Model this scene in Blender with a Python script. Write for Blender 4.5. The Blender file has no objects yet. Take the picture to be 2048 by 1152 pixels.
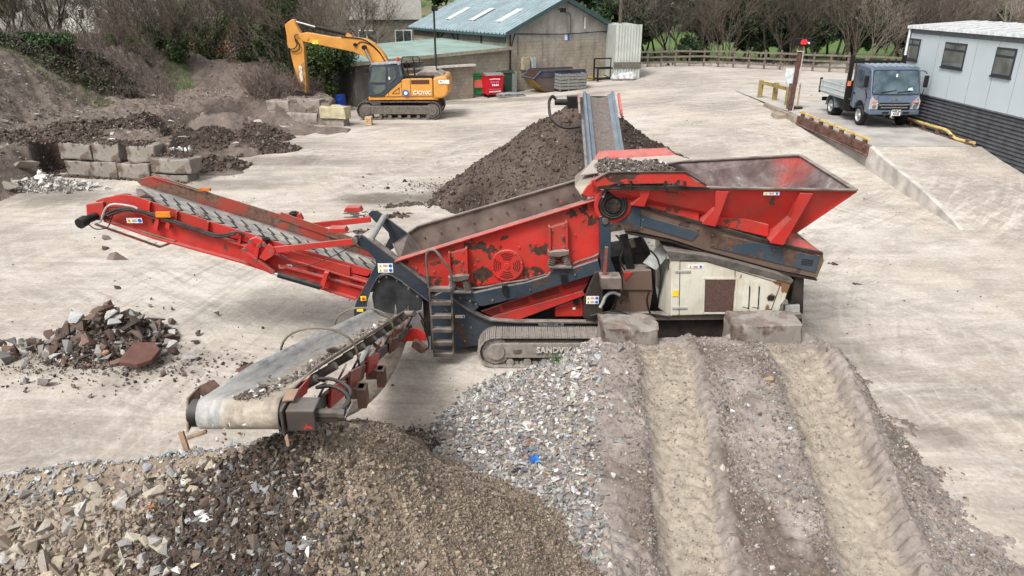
import bpy, bmesh, math, random
import numpy as np
from mathutils import Vector, Matrix
R = math.radians
rnd = random.Random(7)
rng = np.random.default_rng(11)
col = bpy.context.scene.collection
# ---------------------------------------------------------------- camera geometry (used to take measurements from the photo)
CX, CY, FP, TH, HC = 1024.0, 576.0, 1450.0, R(22), 6.2
cT, sT = math.cos(TH), math.sin(TH)
def ray(px, py):
    u = (px-CX)/FP; v = (CY-py)/FP
    return Vector((u, cT+v*sT, -sT+v*cT))
def at(px, py, Y):
    d = ray(px, py); t = Y/d.y
    return Vector((d.x*t, Y, HC+d.z*t))
def atz(px, py, z=0.0):
    d = ray(px, py); t = (z-HC)/d.z
    return Vector((d.x*t, d.y*t, z))
def proj(x, y, z):
    X = x; Yv = (z-HC)*cT + y*sT; Z = y*cT-(z-HC)*sT
    return CX+FP*X/Z, CY-FP*Yv/Z
# ---------------------------------------------------------------- numpy noise
def _h(ix, iy, s):
    n = (ix*374761393+iy*668265263+s*1442695041).astype(np.int64) & 0x7fffffff
    n = ((n ^ (n >> 13))*1274126177) & 0x7fffffff
    return ((n ^ (n >> 16)) & 0xffff)/65535.0
def vn(x, y, s=0):
    x = np.asarray(x, float); y = np.asarray(y, float)
    ix = np.floor(x).astype(np.int64); iy = np.floor(y).astype(np.int64)
    fx = x-ix; fy = y-iy; fx = fx*fx*(3-2*fx); fy = fy*fy*(3-2*fy)
    a = _h(ix, iy, s); b = _h(ix+1, iy, s); c = _h(ix, iy+1, s); d = _h(ix+1, iy+1, s)
    return (a*(1-fx)+b*fx)*(1-fy)+(c*(1-fx)+d*fx)*fy-0.5
def fbm(x, y, o=4, s=0, g=0.5):
    t = 0; a = 1.0; f = 1.0
    for i in range(o):
        t = t+a*vn(x*f+i*17.3, y*f+i*9.1, s+i); a *= g; f *= 2.03
    return t
def ss(t):
    t = np.clip(t, 0, 1); return t*t*(3-2*t)
def segd(x, y, pts, closed=False):
    """distance to a polyline, and interpolation index"""
    best = np.full(np.shape(x), 1e9); par = np.zeros(np.shape(x))
    n = len(pts)
    for i in range(n if closed else n-1):
        ax, ay = pts[i][0], pts[i][1]; bx, by = pts[(i+1) % n][0], pts[(i+1) % n][1]
        dx, dy = bx-ax, by-ay; L = dx*dx+dy*dy+1e-12
        t = np.clip(((x-ax)*dx+(y-ay)*dy)/L, 0, 1)
        d = np.hypot(x-ax-t*dx, y-ay-t*dy)
        m = d < best; best = np.where(m, d, best); par = np.where(m, i+t, par)
    return best, par
def inside(x, y, pts):
    c = np.zeros(np.shape(x), bool); n = len(pts)
    for i in range(n):
        x1, y1 = pts[i][0], pts[i][1]; x2, y2 = pts[(i+1) % n][0], pts[(i+1) % n][1]
        m = ((y1 > y) != (y2 > y)) & (x < (x2-x1)*(y-y1)/((y2-y1) or 1e-9)+x1)
        c ^= m
    return c
# ---------------------------------------------------------------- scene helpers
def tag(o, label=None, cat=None, group=None, kind=None):
    if label: o['label'] = label
    if cat: o['category'] = cat
    if group: o['group'] = group
    if kind: o['kind'] = kind
    return o
def thing(name, label, cat, group=None):
    o = bpy.data.objects.new(name, None); col.objects.link(o); o.empty_display_size = .2
    return tag(o, label, cat, group)
def settle(root, base, rz=0.0):
    """geometry was built in world coordinates: put the thing's origin at its base"""
    b = Vector(base)
    for ch in root.children: ch.location = ch.location-b
    root.location = b
    return root
def place(root, loc, rz=0.0, s=1.0):
    root.location = loc; root.rotation_euler = (0, 0, rz); root.scale = (s, s, s); return root
def clone(o, parent=None, label=None, group=None):
    c = o.copy(); col.objects.link(c)
    if parent is not None: c.parent = parent
    if label: c['label'] = label
    if group: c['group'] = group
    for ch in o.children: clone(ch, c)
    return c
def link_mesh(name, me, m, parent=None):
    o = bpy.data.objects.new(name, me); col.objects.link(o)
    if m is not None: me.materials.append(m)
    if parent is not None: o.parent = parent
    return o
class MB:
    def __init__(s): s.v = []; s.f = []
    def add(s, vs, fs):
        b = len(s.v); s.v += [tuple(p) for p in vs]; s.f += [tuple(i+b for i in f) for f in fs]; return s
    def prism(s, pts, vec):
        """polygon extruded along vec"""
        vec = Vector(vec); pts = [Vector(p) for p in pts]; n = len(pts)
        s.add(pts+[p+vec for p in pts], [tuple(range(n)), tuple(range(2*n-1, n-1, -1))]+[(i, i+n, (i+1) % n+n, (i+1) % n) for i in range(n)])
        return s
    def slab(s, pts, th):
        pts = [Vector(p) for p in pts]
        n = (pts[1]-pts[0]).cross(pts[2]-pts[0]).normalized()
        return s.prism(pts, n*th)
    def plate(s, pxs, Y, th):
        return s.prism([at(a, b, Y) for a, b in pxs], (0, th, 0))
    def box(s, c, d, rot=None):
        c = Vector(c); hx, hy, hz = d[0]/2, d[1]/2, d[2]/2
        P = [Vector((x, y, z)) for z in (-hz, hz) for x, y in ((-hx, -hy), (hx, -hy), (hx, hy), (-hx, hy))]
        if rot is not None: P = [rot @ p for p in P]
        return s.add([p+c for p in P], [(3, 2, 1, 0), (4, 5, 6, 7), (0, 1, 5, 4), (1, 2, 6, 5), (2, 3, 7, 6), (3, 0, 4, 7)])
    def bb(s, x0, x1, y0, y1, z0, z1):
        return s.box(((x0+x1)/2, (y0+y1)/2, (z0+z1)/2), (abs(x1-x0), abs(y1-y0), abs(z1-z0)))
    def bar(s, p, q, w, h, up=(0, 0, 1)):
        """rectangular bar from p to q"""
        p = Vector(p); q = Vector(q); d = q-p; L = d.length
        if L < 1e-6: return s
        X = d/L; U = Vector(up)
        if abs(X.dot(U)) > .98: U = Vector((1, 0, 0))
        Yv = U.cross(X).normalized(); Zv = X.cross(Yv)
        M_ = Matrix((X, Yv, Zv)).transposed()
        return s.box((p+q)/2, (L, w, h), M_)
    def cyl(s, p, q, r, n=16, r2=None, caps=True):
        p = Vector(p); q = Vector(q); r2 = r if r2 is None else r2
        X = (q-p).normalized(); U = Vector((0, 0, 1)) if abs(X.z) < .9 else Vector((1, 0, 0))
        A = U.cross(X).normalized(); B = X.cross(A)
        vs = []
        for c, rr in ((p, r), (q, r2)):
            for i in range(n):
                a = 2*math.pi*i/n; vs.append(c+A*math.cos(a)*rr+B*math.sin(a)*rr)
        fs = [(i, (i+1) % n, (i+1) % n+n, i+n) for i in range(n)]
        if caps: fs += [tuple(range(n-1, -1, -1)), tuple(range(n, 2*n))]
        return s.add(vs, fs)
    def tube(s, pts, r, n=8, smooth=True, caps=True):
        pts = [Vector(p) for p in pts]
        if smooth and len(pts) > 2:
            q = [pts[0]]+pts+[pts[-1]]; out = []
            for i in range(1, len(q)-2):
                for k in range(6):
                    t = k/6; a, b, c, d = q[i-1], q[i], q[i+1], q[i+2]
                    out.append(.5*((2*b)+(c-a)*t+(2*a-5*b+4*c-d)*t*t+(3*b-a-3*c+d)*t**3))
            pts = out+[pts[-1]]
        vs = []; A = None
        for i, p in enumerate(pts):
            T = (pts[min(i+1, len(pts)-1)]-pts[max(i-1, 0)]).normalized()
            if A is None:
                U = Vector((0, 0, 1)) if abs(T.z) < .9 else Vector((1, 0, 0)); A = U.cross(T).normalized()
            else: A = (A-T*A.dot(T)).normalized()
            B = T.cross(A)
            rr = r[i] if isinstance(r, (list, tuple)) else r
            for k in range(n):
                a = 2*math.pi*k/n; vs.append(p+A*math.cos(a)*rr+B*math.sin(a)*rr)
        fs = [(i*n+k, i*n+(k+1) % n, (i+1)*n+(k+1) % n, (i+1)*n+k) for i in range(len(pts)-1) for k in range(n)]
        if caps: fs += [tuple(range(n-1, -1, -1)), tuple(range(len(vs)-n, len(vs)))]
        return s.add(vs, fs)
    def rings(s, rs, close=True, caps=False):
        n = len(rs[0]); vs = [p for r_ in rs for p in r_]
        fs = []
        for i in range(len(rs)-1):
            for k in range(n if close else n-1):
                fs.append((i*n+k, i*n+(k+1) % n, (i+1)*n+(k+1) % n, (i+1)*n+k))
        if caps: fs += [tuple(range(n-1, -1, -1)), tuple(range(len(vs)-n, len(vs)))]
        return s.add(vs, fs)
    def build(s, name, m, parent=None, bevel=0, smooth=False, solid=0, seg=2):
        me = bpy.data.meshes.new(name); me.from_pydata(s.v, [], s.f); me.validate()
        bm = bmesh.new(); bm.from_mesh(me); bmesh.ops.recalc_face_normals(bm, faces=bm.faces); bm.to_mesh(me); bm.free()
        o = link_mesh(name, me, m, parent)
        if smooth:
            me.polygons.foreach_set('use_smooth', [True]*len(me.polygons))
            try: me.set_sharp_from_angle(angle=R(38))
            except Exception: pass
        if solid:
            md = o.modifiers.new('s', 'SOLIDIFY'); md.thickness = solid; md.offset = 0
        if bevel:
            md = o.modifiers.new('b', 'BEVEL'); md.width = bevel; md.segments = seg; md.limit_method = 'ANGLE'; md.angle_limit = R(40)
            md.harden_normals = False
        return o
def text(name, body, size, m, parent, origin, xdir, updir, extrude=.004, bold=0.0, align='CENTER', shear=0):
    cu = bpy.data.curves.new(name, 'FONT'); cu.body = body; cu.size = size; cu.extrude = extrude; cu.offset = bold
    cu.align_x = align; cu.align_y = 'CENTER'; cu.shear = shear; cu.resolution_u = 3
    t = bpy.data.objects.new(name, cu); col.objects.link(t)
    bpy.context.view_layer.update()
    me = bpy.data.meshes.new_from_object(t.evaluated_get(bpy.context.evaluated_depsgraph_get()))
    bpy.data.objects.remove(t); bpy.data.curves.remove(cu)
    X = Vector(xdir).normalized(); Uq = Vector(updir).normalized(); Z = X.cross(Uq)
    M4 = Matrix.Translation(Vector(origin)) @ Matrix((X, Uq, Z)).transposed().to_4x4()
    me.transform(M4); me.materials.clear(); me.name = name
    return link_mesh(name, me, m, parent)
def grid_mesh(name, xs, ys, hf, m, parent=None, attr=None, smooth=True, mask=None):
    X, Y = np.meshgrid(xs, ys); Z = hf(X, Y)
    nx, ny = len(xs), len(ys)
    me = bpy.data.meshes.new(name)
    co = np.stack([X, Y, Z], -1).reshape(-1, 3)
    i = np.arange(nx*ny).reshape(ny, nx)
    q = np.stack([i[:-1, :-1], i[:-1, 1:], i[1:, 1:], i[1:, :-1]], -1).reshape(-1, 4)
    if mask is not None:
        mk = mask(X, Y); keep = (mk[:-1, :-1] | mk[:-1, 1:] | mk[1:, 1:] | mk[1:, :-1]).reshape(-1); q = q[keep]
        used = np.unique(q); re = np.full(nx*ny, -1); re[used] = np.arange(len(used)); co = co[used]; q = re[q]
    else: used = None
    fast_mesh(me, co, q, 4)
    if attr:
        for nm, fn in attr.items():
            a = me.attributes.new(nm, 'FLOAT', 'POINT'); val = fn(X, Y).reshape(-1)
            if used is not None: val = val[used]
            a.data.foreach_set('value', val.astype(np.float32))
    if smooth: me.polygons.foreach_set('use_smooth', np.ones(len(q), bool))
    return link_mesh(name, me, m, parent)
def fast_mesh(me, co, faces, k):
    me.vertices.add(len(co)); me.vertices.foreach_set('co', co.astype(np.float32).reshape(-1))
    me.loops.add(len(faces)*k); me.loops.foreach_set('vertex_index', faces.astype(np.int32).reshape(-1))
    me.polygons.add(len(faces)); me.polygons.foreach_set('loop_start', np.arange(0, len(faces)*k, k, dtype=np.int32))
    me.polygons.foreach_set('loop_total', np.full(len(faces), k, np.int32))
    me.polygons.foreach_set('use_smooth', np.zeros(len(faces), bool)); me.update(calc_edges=True)
# ---------------------------------------------------------------- materials
class NT:
    def __init__(s, name):
        s.m = bpy.data.materials.new(name); s.m.use_nodes = True; s.t = s.m.node_tree; s.n = s.t.nodes; s.n.clear()
        s.o = s.n.new('ShaderNodeOutputMaterial'); s.b = s.n.new('ShaderNodeBsdfPrincipled'); s.t.links.new(s.b.outputs[0], s.o.inputs[0])
        s.tc = s.n.new('ShaderNodeTexCoord').outputs['Object']
    def L(s, a, b): s.t.links.new(a, b)
    def setin(s, node, key, val):
        if isinstance(val, bpy.types.NodeSocket): s.L(val, node.inputs[key])
        elif val is not None:
            if isinstance(val, (tuple, list)) and len(val) == 3 and node.inputs[key].type == 'RGBA': val = (*val, 1)
            node.inputs[key].default_value = val
    def mapping(s, scale=(1, 1, 1), rot=(0, 0, 0), vec=None):
        n = s.n.new('ShaderNodeMapping'); s.setin(n, 'Vector', vec or s.tc); n.inputs['Scale'].default_value = scale; n.inputs['Rotation'].default_value = rot
        return n.outputs[0]
    def noise(s, scale, detail=4, rough=.55, vec=None, dist=0):
        n = s.n.new('ShaderNodeTexNoise'); s.setin(n, 'Vector', vec or s.tc); n.inputs['Scale'].default_value = scale
        n.inputs['Detail'].default_value = detail; n.inputs['Roughness'].default_value = rough; n.inputs['Distortion'].default_value = dist
        return n.outputs[0]
    def voro(s, scale, feature='F1', out=0, vec=None, rand=1):
        n = s.n.new('ShaderNodeTexVoronoi'); n.feature = feature; s.setin(n, 'Vector', vec or s.tc); n.inputs['Scale'].default_value = scale
        n.inputs['Randomness'].default_value = rand
        return n.outputs[out]
    def ramp(s, fac, stops, interp='LINEAR'):
        n = s.n.new('ShaderNodeValToRGB'); s.setin(n, 'Fac', fac); cr = n.color_ramp; cr.interpolation = interp
        while len(cr.elements) < len(stops): cr.elements.new(.5)
        for e, (p, c) in zip(cr.elements, stops):
            e.position = p; e.color = (c, c, c, 1) if isinstance(c, (int, float)) else (*c, 1)
        return n.outputs[0]
    def mix(s, fac, a, b, mode='MIX'):
        n = s.n.new('ShaderNodeMix'); n.data_type = 'RGBA'; n.blend_type = mode
        s.setin(n, 0, fac)
        for k, v in ((6, a), (7, b)):
            if isinstance(v, (int, float)): v = (v, v, v)
            s.setin(n, k, v)
        return n.outputs[2]
    def math(s, op, a, b=None, clamp=False):
        n = s.n.new('ShaderNodeMath'); n.operation = op; n.use_clamp = clamp; s.setin(n, 0, a); s.setin(n, 1, b); return n.outputs[0]
    def attr(s, name, out='Fac'):
        n = s.n.new('ShaderNodeAttribute'); n.attribute_name = name; return n.outputs[out]
    def nz(s):
        g = s.n.new('ShaderNodeNewGeometry'); x = s.n.new('ShaderNodeSeparateXYZ'); s.L(g.outputs['Normal'], x.inputs[0]); return x.outputs[2]
    def sep(s, axis, vec=None):
        x = s.n.new('ShaderNodeSeparateXYZ'); s.setin(x, 0, vec or s.tc); return x.outputs[axis]
    def bump(s, h, strength=.5, dist=.02, base=None):
        n = s.n.new('ShaderNodeBump'); s.setin(n, 'Height', h); n.inputs['Strength'].default_value = strength; n.inputs['Distance'].default_value = dist
        if base is not None: s.L(base, n.inputs['Normal'])
        return n.outputs[0]
    def done(s, color, rough=.8, metal=0, normal=None, spec=None):
        s.setin(s.b, 'Base Color', color); s.setin(s.b, 'Roughness', rough); s.setin(s.b, 'Metallic', metal)
        if normal is not None: s.L(normal, s.b.inputs['Normal'])
        if spec is not None: s.b.inputs['Specular IOR Level'].default_value = spec
        return s.m
DUST = (.36, .33, .30)
def m_plain(name, c, rough=.7, metal=0, var=.25, scale=6, bump=.15, dust=.0):
    t = NT(name); n = t.noise(scale, 5)
    lo = tuple(x*(1-var) for x in c); hi = tuple(min(1, x*(1+var)) for x in c)
    cc = t.ramp(n, [(.3, lo), (.7, hi)])
    if dust:
        f = t.math('MULTIPLY', t.math('MAXIMUM', t.nz(), 0.0), dust); f = t.math('MULTIPLY', f, t.ramp(t.noise(4, 6), [(.35, .3), (.6, 1.0)]))
        cc = t.mix(f, cc, DUST)
    nn = t.bump(t.noise(scale*8, 4), bump, .01) if bump else None
    return t.done(cc, rough, metal, nn, spec=.5 if rough < .4 else .22)
def m_paint(name, c, under=(.07, .042, .032), chip=.42, scale=2.2, dust=.55, rough=.45, grime=.5, gcol=(.12, .085, .065), edge=.02, streak=0.0, mud=0.0):
    """chipped, grimy machine paint. chip = share of noise range stripped to the metal"""
    t = NT(name)
    d = t.noise(scale, 6, .62, dist=.4)
    mask = t.ramp(d, [(chip-edge, 1.0), (chip, 0.0)])
    d2 = t.noise(scale*5, 6, .7)
    spots = t.ramp(d2, [(.30, 1.0), (.33, 0.0)])
    mask = t.math('MAXIMUM', mask, t.math('MULTIPLY', spots, t.ramp(d, [(.38, 1.0), (.62, .0)])))
    pv = t.ramp(t.noise(1.3, 4), [(.3, tuple(x*.86 for x in c)), (.7, tuple(min(1, x*1.08+.004) for x in c))])
    g = t.ramp(t.noise(1.7, 7, .6), [(.46, 0.0), (.72, grime)])
    pv = t.mix(g, pv, gcol)
    if streak:
        st = t.ramp(t.noise(3, 5, .6, vec=t.mapping((9, 9, .7))), [(.5, 0.0), (.75, streak)])
        pv = t.mix(st, pv, gcol)
    un = t.ramp(t.noise(scale*7, 5), [(.3, tuple(x*.6 for x in under)), (.7, tuple(x*1.5 for x in under))])
    cc = t.mix(mask, pv, un)
    if mud:
        mm = t.ramp(t.noise(2.1, 8, .65), [(.5, 0.0), (.58, mud)]); cc = t.mix(mm, cc, (.2, .165, .135))
    f = t.math('MULTIPLY', t.math('POWER', t.math('MAXIMUM', t.nz(), 0.0), 1.5), dust)
    f = t.math('MULTIPLY', f, t.ramp(t.noise(5, 6), [(.3, .45), (.6, 1.0)]))
    cc = t.mix(f, cc, DUST)
    cc = t.mix(t.ramp(t.noise(.8, 8, .68), [(.48, 0.0), (.75, .16)]), cc, (.24, .20, .17))
    cc = t.mix(t.ramp(t.noise(9, 5, .75, vec=t.mapping((.5, 1, 3))), [(.62, 0.0), (.68, .35)]), cc, tuple(x*.45 for x in c))
    rg = t.mix(mask, rough, .9)
    h = t.mix(mask, 1.0, 0.0)
    nn = t.bump(h, .5, .004); nn = t.bump(t.noise(scale*22, 4), .1, .004, nn)
    return t.done(cc, rg, 0, nn, spec=.25)
def m_tint(name, rough=.9, noise_scale=30, bump=.4, dark=.6, bd=.01):
    """stones and leaves: colour of each piece comes from its own 'tint' attribute"""
    t = NT(name); a = t.attr('tint', 'Color')
    n = t.noise(noise_scale, 5, .6)
    cc = t.mix(1.0, a, t.ramp(n, [(.25, (dark,)*3), (.75, (1.25,)*3)]), 'MULTIPLY')
    return t.done(cc, rough, 0, t.bump(n, bump, bd) if bump else None, spec=.3)
EXPO = .66
# ================================================================ camera, light
sc = bpy.context.scene
cam = bpy.data.cameras.new('camera'); camo = bpy.data.objects.new('camera', cam); col.objects.link(camo)
cam.sensor_width = 36; cam.lens = 36*FP/2048; cam.clip_end = 2000; cam.clip_start = .05
camo.location = (0, 0, HC); camo.rotation_euler = (R(90)-TH, 0, 0); sc.camera = camo
w = bpy.data.worlds.new('World'); sc.world = w; w.use_nodes = True
wn = w.node_tree.nodes; wl = w.node_tree.links; bg = wn['Background']
sky = wn.new('ShaderNodeTexSky'); sky.sky_type = 'NISHITA'; sky.sun_disc = False
SUN_EL, SUN_AZ = R(52), R(215)
sky.sun_elevation = SUN_EL; sky.sun_rotation = SUN_AZ; sky.air_density = 1.0; sky.dust_density = 6; sky.ozone_density = 1
hs = wn.new('ShaderNodeHueSaturation'); hs.inputs['Saturation'].default_value = .22
wl.new(sky.outputs[0], hs.inputs['Color']); wl.new(hs.outputs[0], bg.inputs['Color']); bg.inputs['Strength'].default_value = .12
sl = bpy.data.lights.new('sun', 'SUN'); sl.energy = 1.5; sl.angle = R(14); sl.color = (1, .965, .92)
so = bpy.data.objects.new('sun', sl); col.objects.link(so)
sd = Vector((math.sin(SUN_AZ)*math.cos(SUN_EL), math.cos(SUN_AZ)*math.cos(SUN_EL), math.sin(SUN_EL)))
so.rotation_euler = sd.to_track_quat('Z', 'Y').to_euler(); so.location = (0, -5, 30)
sc.view_settings.view_transform = 'Standard'; sc.view_settings.look = 'None'; sc.view_settings.exposure = EXPO
sc.view_settings.gamma = 1
# ================================================================ terrain height
def gz(x, y):
    return 1.3*ss((np.asarray(y, float)-13)/26)*ss((np.asarray(x, float)+4)/20)
def g1(x, y): return float(gz(x, y))
def A2(p): return (p.x, p.y)
def zc(y): return 1.02*np.clip((y-6.0)/3.7, 0, 1)-.24*ss((y-10.25)/.5)
def xr1(y): return 2.1+(y-6.4)*.076
def ramp_h(X, Y):
    base = zc(Y)
    x1 = xr1(Y); x2 = x1+2.06
    wob = .05*fbm(Y*.9, X*0+3, 3, 40)
    # side slope to the right, foot near x = 6
    edge = x2+.62+.10*fbm(Y*1.1, X*0, 3, 41); foot = 5.95+.3*fbm(Y*.8, X*0, 3, 42)
    k = 1-ss((X-edge)/(np.maximum(foot-edge, .3)))
    z = base*k+.13*np.exp(-((X-edge+.12)/.2)**2)*ss((Y-5.5)/1.5)*ss((10.3-Y)/.8)
    z = z+.04*(X > edge)*(1-np.abs(2*k-1))*fbm(X*4, Y*4, 4, 43)*3
    # left gravel slope
    fx = np.interp(Y, [5, 7, 8.4, 9.7, 10.6, 11.3], [-1.7, -1.6, -1.35, -1.2, -.8, -.2])+.15*fbm(Y*1.2, X*0, 3, 44)
    gx = x1-1.05
    kl = np.clip((X-fx)/(gx-fx), 0, 1)**(1+.9*ss((Y-9.9)/.9))
    zg = np.maximum(base, .38*ss((Y-3.5)/2))
    zl = zg*(kl**.85)
    z = np.where(X < gx, zl, np.maximum(z, zg*0+0) + (zg-base)*(1-ss((X-gx)/.8)))
    # ruts
    for xc, ph in ((x1, 0), (x2, .4)):
        d = X-xc-wob; a = np.abs(d)
        a = a+.05*fbm(X*6, Y*6, 3, 57)+.02*fbm(X*15, Y*15, 2, 58); rut = ss((.46-a)/np.where(d < 0, .26, .12))*ss((10.75-Y-.25*(d+.2)+.15*fbm(X*2, Y, 2, 59))/.4)
        z = z-.115*rut*ss((Y-4.5)/1)
        berm = np.exp(-((a-.53)/.09)**2)*(.055+.035*fbm(X*3, Y*3, 3, 45))
        z = z+berm
        # lug prints: on the rut's right wall and on the mud beside it
        fr_ = np.mod(Y/.165+ph+.9*np.abs(d)+.25*fbm(Y*1.3, X*2, 2, 34), 1); lug = ss(fr_/.16)*ss((.76-fr_)/.16)
        wall = ss((d-.27)/.07)*ss((.60-d)/.06)
        z = z+wall*(lug*.075-.045)*(.75+.8*fbm(X*1.5, Y*1.5, 2, 33))
        wall2 = np.exp(-((d+.80)/.16)**2); f2_ = np.mod(Y/.22+d*1.5, 1); z = z+wall2*ss(f2_/.15)*ss((.66-f2_)/.15)*.045*ss(.7+2*fbm(X, Y*.7, 2, 36))
        wall3 = np.exp(-((d+.47)/.05)**2); z = z+wall3*np.mod(Y/.13, 1)*.03
        inn = ss((.3-a)/.1); f3_ = np.mod(Y/.2+np.abs(d)*1.4, 1); z = z+inn*ss(f3_/.14)*ss((.62-f3_)/.14)*.028*ss(.5+2.2*fbm(X*1.6, Y*1.1, 3, 35))
    infl = np.minimum(np.abs(X-x1), np.abs(X-x2)); z = z+.05*fbm(X*3.1, Y*3.1, 5, 46)*(.25+.75*ss((infl-.25)/.2))+.035*fbm(X*11, Y*11, 4, 47)*ss((X-.2)/.5)
    inr = np.minimum(np.abs(X-x1), np.abs(X-x2)); z = z+.05*np.abs(fbm(X*17, Y*17, 3, 56))*ss((inr-.33)/.1)*ss((X-.6)/.4)
    # far end drops behind the blocks, near edges sink into the yard
    z = z*(1-ss((Y-11.15)/.25))-.06*ss((Y-11.2)/.2)
    out = np.minimum((X+2.0)/.3, (6.5-X)/.3)
    return z-.08*(1-np.clip(out, 0, 1))-.03*(1-ss(np.minimum((X-fx)/.2, (foot+.1-X)/.2)))
PR = [(-9.5, 4.6, .9), (-6.5, 4.9, 1.5), (-4.5, 5.15, 1.98), (-3.6, 5.2, 2.19), (-2.6, 5.3, 2.5), (-1.66, 5.4, 2.80)]
def pile_h(X, Y):
    d, p = segd(X, Y, PR); zr = np.interp(p, np.arange(len(PR)), [q[2] for q in PR])
    n = fbm(X*.8, Y*.8, 4, 60)
    slope = .68+.10*n+.20*ss((X+1.5)/.7)
    h = zr-slope*d+.10*np.exp(-(d/.5)**2)*0
    # rounded top
    h = h-.07*np.exp(-(d/.18)**2)
    # shoulder of grey gravel behind the ridge
    d2, p2 = segd(X, Y, [(-6.4, 6.2), (-4.3, 6.15), (-2.2, 6.1)]); h2 = np.interp(p2, [0, 1, 2], [1.3, 1.80, 2.12])-.72*d2
    h = np.maximum(h, h2)
    h = h+.16*fbm(X*1.3+3, Y*1.3, 3, 61)*ss(d/.6)+.05*fbm(X*5, Y*5, 4, 62)+.03*fbm(X*13, Y*13, 3, 63)
    return h-.02
def fore_h(X, Y):
    """top of whatever lies in the foreground"""
    return np.maximum(np.maximum(pile_h(X, Y), ramp_h(X, Y)), 0)
# heap of fines behind the machine
HP = (2.1, 23.3, 3.3)
def heap_h(X, Y):
    dx = (X-HP[0]); dy = (Y-HP[1])
    a = np.arctan2(dy, dx)
    r = np.hypot(dx*np.where(dx > 0, .92, 1.0), dy*np.where(dy < 0, 1.25, 1.0))
    rr = r*(1+.14*fbm(np.cos(a)*1.6+5, np.sin(a)*1.6, 3, 70))
    h = HP[2]-.68*rr
    h = np.maximum(h, .30*np.exp(-((X+1.5)**2/.8+(Y-22.6)**2/.8))-.05)   # low toe on the left
    gully = .16*np.abs(fbm(a*3.2+1, r*.25, 4, 71))*ss(r/1.0)*2
    return h-gully+.22*fbm(X*.9, Y*.9, 4, 72)+.07*fbm(X*4, Y*4, 4, 73)+.03*fbm(X*12, Y*12, 3, 75)-.08*np.exp(-(r/.4)**2)+gz(X, Y)*.6
# ================================================================ earth bank on the left
foot_px = [(-260, 470), (-60, 425), (30, 392), (108, 352), (125, 345), (383, 368), (392, 350), (395, 318), (352, 285), (400, 262), (470, 248), (518, 238), (528, 250), (688, 256), (700, 236), (640, 205)]
BP = [A2(atz(a, b, 0)) for a, b in foot_px]
BP = [(-60, 8)]+BP+[(-10.6, 46), (-12, 50), (-18, 60), (-30, 90), (-80, 90)]
UP = [A2(atz(a, b, 1.15)) for a, b in [(-260, 340), (-60, 300), (30, 275), (130, 235), (215, 212), (300, 196), (372, 178), (440, 175), (498, 186)]]
UP = [(-60, 12)]+UP+[(-14, 46), (-20, 62), (-34, 90), (-80, 90)]
def du0(X, Y):
    du, q = segd(X, Y, UP, True); return np.where(inside(X, Y, UP), du, 0)
def bank_h(X, Y):
    d, p = segd(X, Y, BP, True); i = inside(X, Y, BP); d = np.where(i, d, -d)
    # walls are steep, loose soil is not
    wall = ((p > 4.0) & (p < 7.9)) | ((p > 12.9) & (p < 15.4))
    h = 1.10*np.where(wall, ss((d-.5)/.25), ss((d+.05)/1.5))
    du, q = segd(X, Y, UP, True); iu = inside(X, Y, UP); du = np.where(iu, du, 0)
    top = np.interp(q, [0, 2, 5, 7, 8, 9.5, 12], [3.3, 3.1, 2.8, 2.3, 1.3, .7, 1.0])
    h = h+top*ss(du/np.maximum(top*1.75, .1))
    h = h+.26*fbm(X*.45, Y*.45, 4, 80)*ss(d/2)+.24*fbm(X*1.3, Y*1.3, 5, 81)*ss((d-.6)/.8)+.10*fbm(X*4.5, Y*4.5, 5, 82)*ss((d-.5)/.4)-.22*np.abs(fbm(X*.8+Y*.3, Y*.22-X*.1, 4, 88))*ss(du0(X, Y)/1.5)
    sp = 0
    for (a, b, r, hh) in [(455, 262, 2.2, .95), (420, 300, 2.3, .9), (490, 300, 2.0, .55), (520, 275, 1.6, .75), (440, 335, 1.5, .4), (545, 268, 1.4, .35), (560, 300, 1.2, .12), (330, 262, 2.2, .35), (600, 262, 1.5, .28), (660, 262, 1.2, .2), (415, 262, 1.8, .7), (365, 275, 1.5, .45), (385, 340, .9, .45), (690, 262, .7, .15)]:
        c = atz(a, b, 0); rr = np.hypot(X-c.x, Y-c.y)*(1+.35*fbm(X*.9, Y*.9, 3, 83)); sp = np.maximum(sp, hh*ss(1-rr/r))
    rough = .30*fbm(X*1.7, Y*1.7, 5, 84)*np.clip(sp*2, 0, 1)+.09*fbm(X*5.5, Y*5.5, 4, 85)*np.clip(sp*3, 0, 1)
    hb = np.where(sp > h, sp+rough*.8, h+rough*.3*ss(d/.4))
    hb = np.maximum(hb, np.where(i, h, sp-.05))
    return hb-.08*((sp < .03) & ~i)
def bank_dark(X, Y):
    v = 0
    for (a, b, r) in [(430, 290, 3.2), (500, 290, 2.6), (200, 262, 2.4), (300, 255, 2.6), (640, 262, 1.6), (455, 330, 2.2), (560, 262, 1.8), (540, 290, 2.3), (400, 262, 2.4), (120, 330, 2)]:
        c = atz(a, b, .8 if b < 270 else 0); rr = np.hypot(X-c.x, Y-c.y)*(1+.5*fbm(X*.8, Y*.8, 4, 86)); v = np.maximum(v, ss((1-rr/r)*1.8))
    return v
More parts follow.
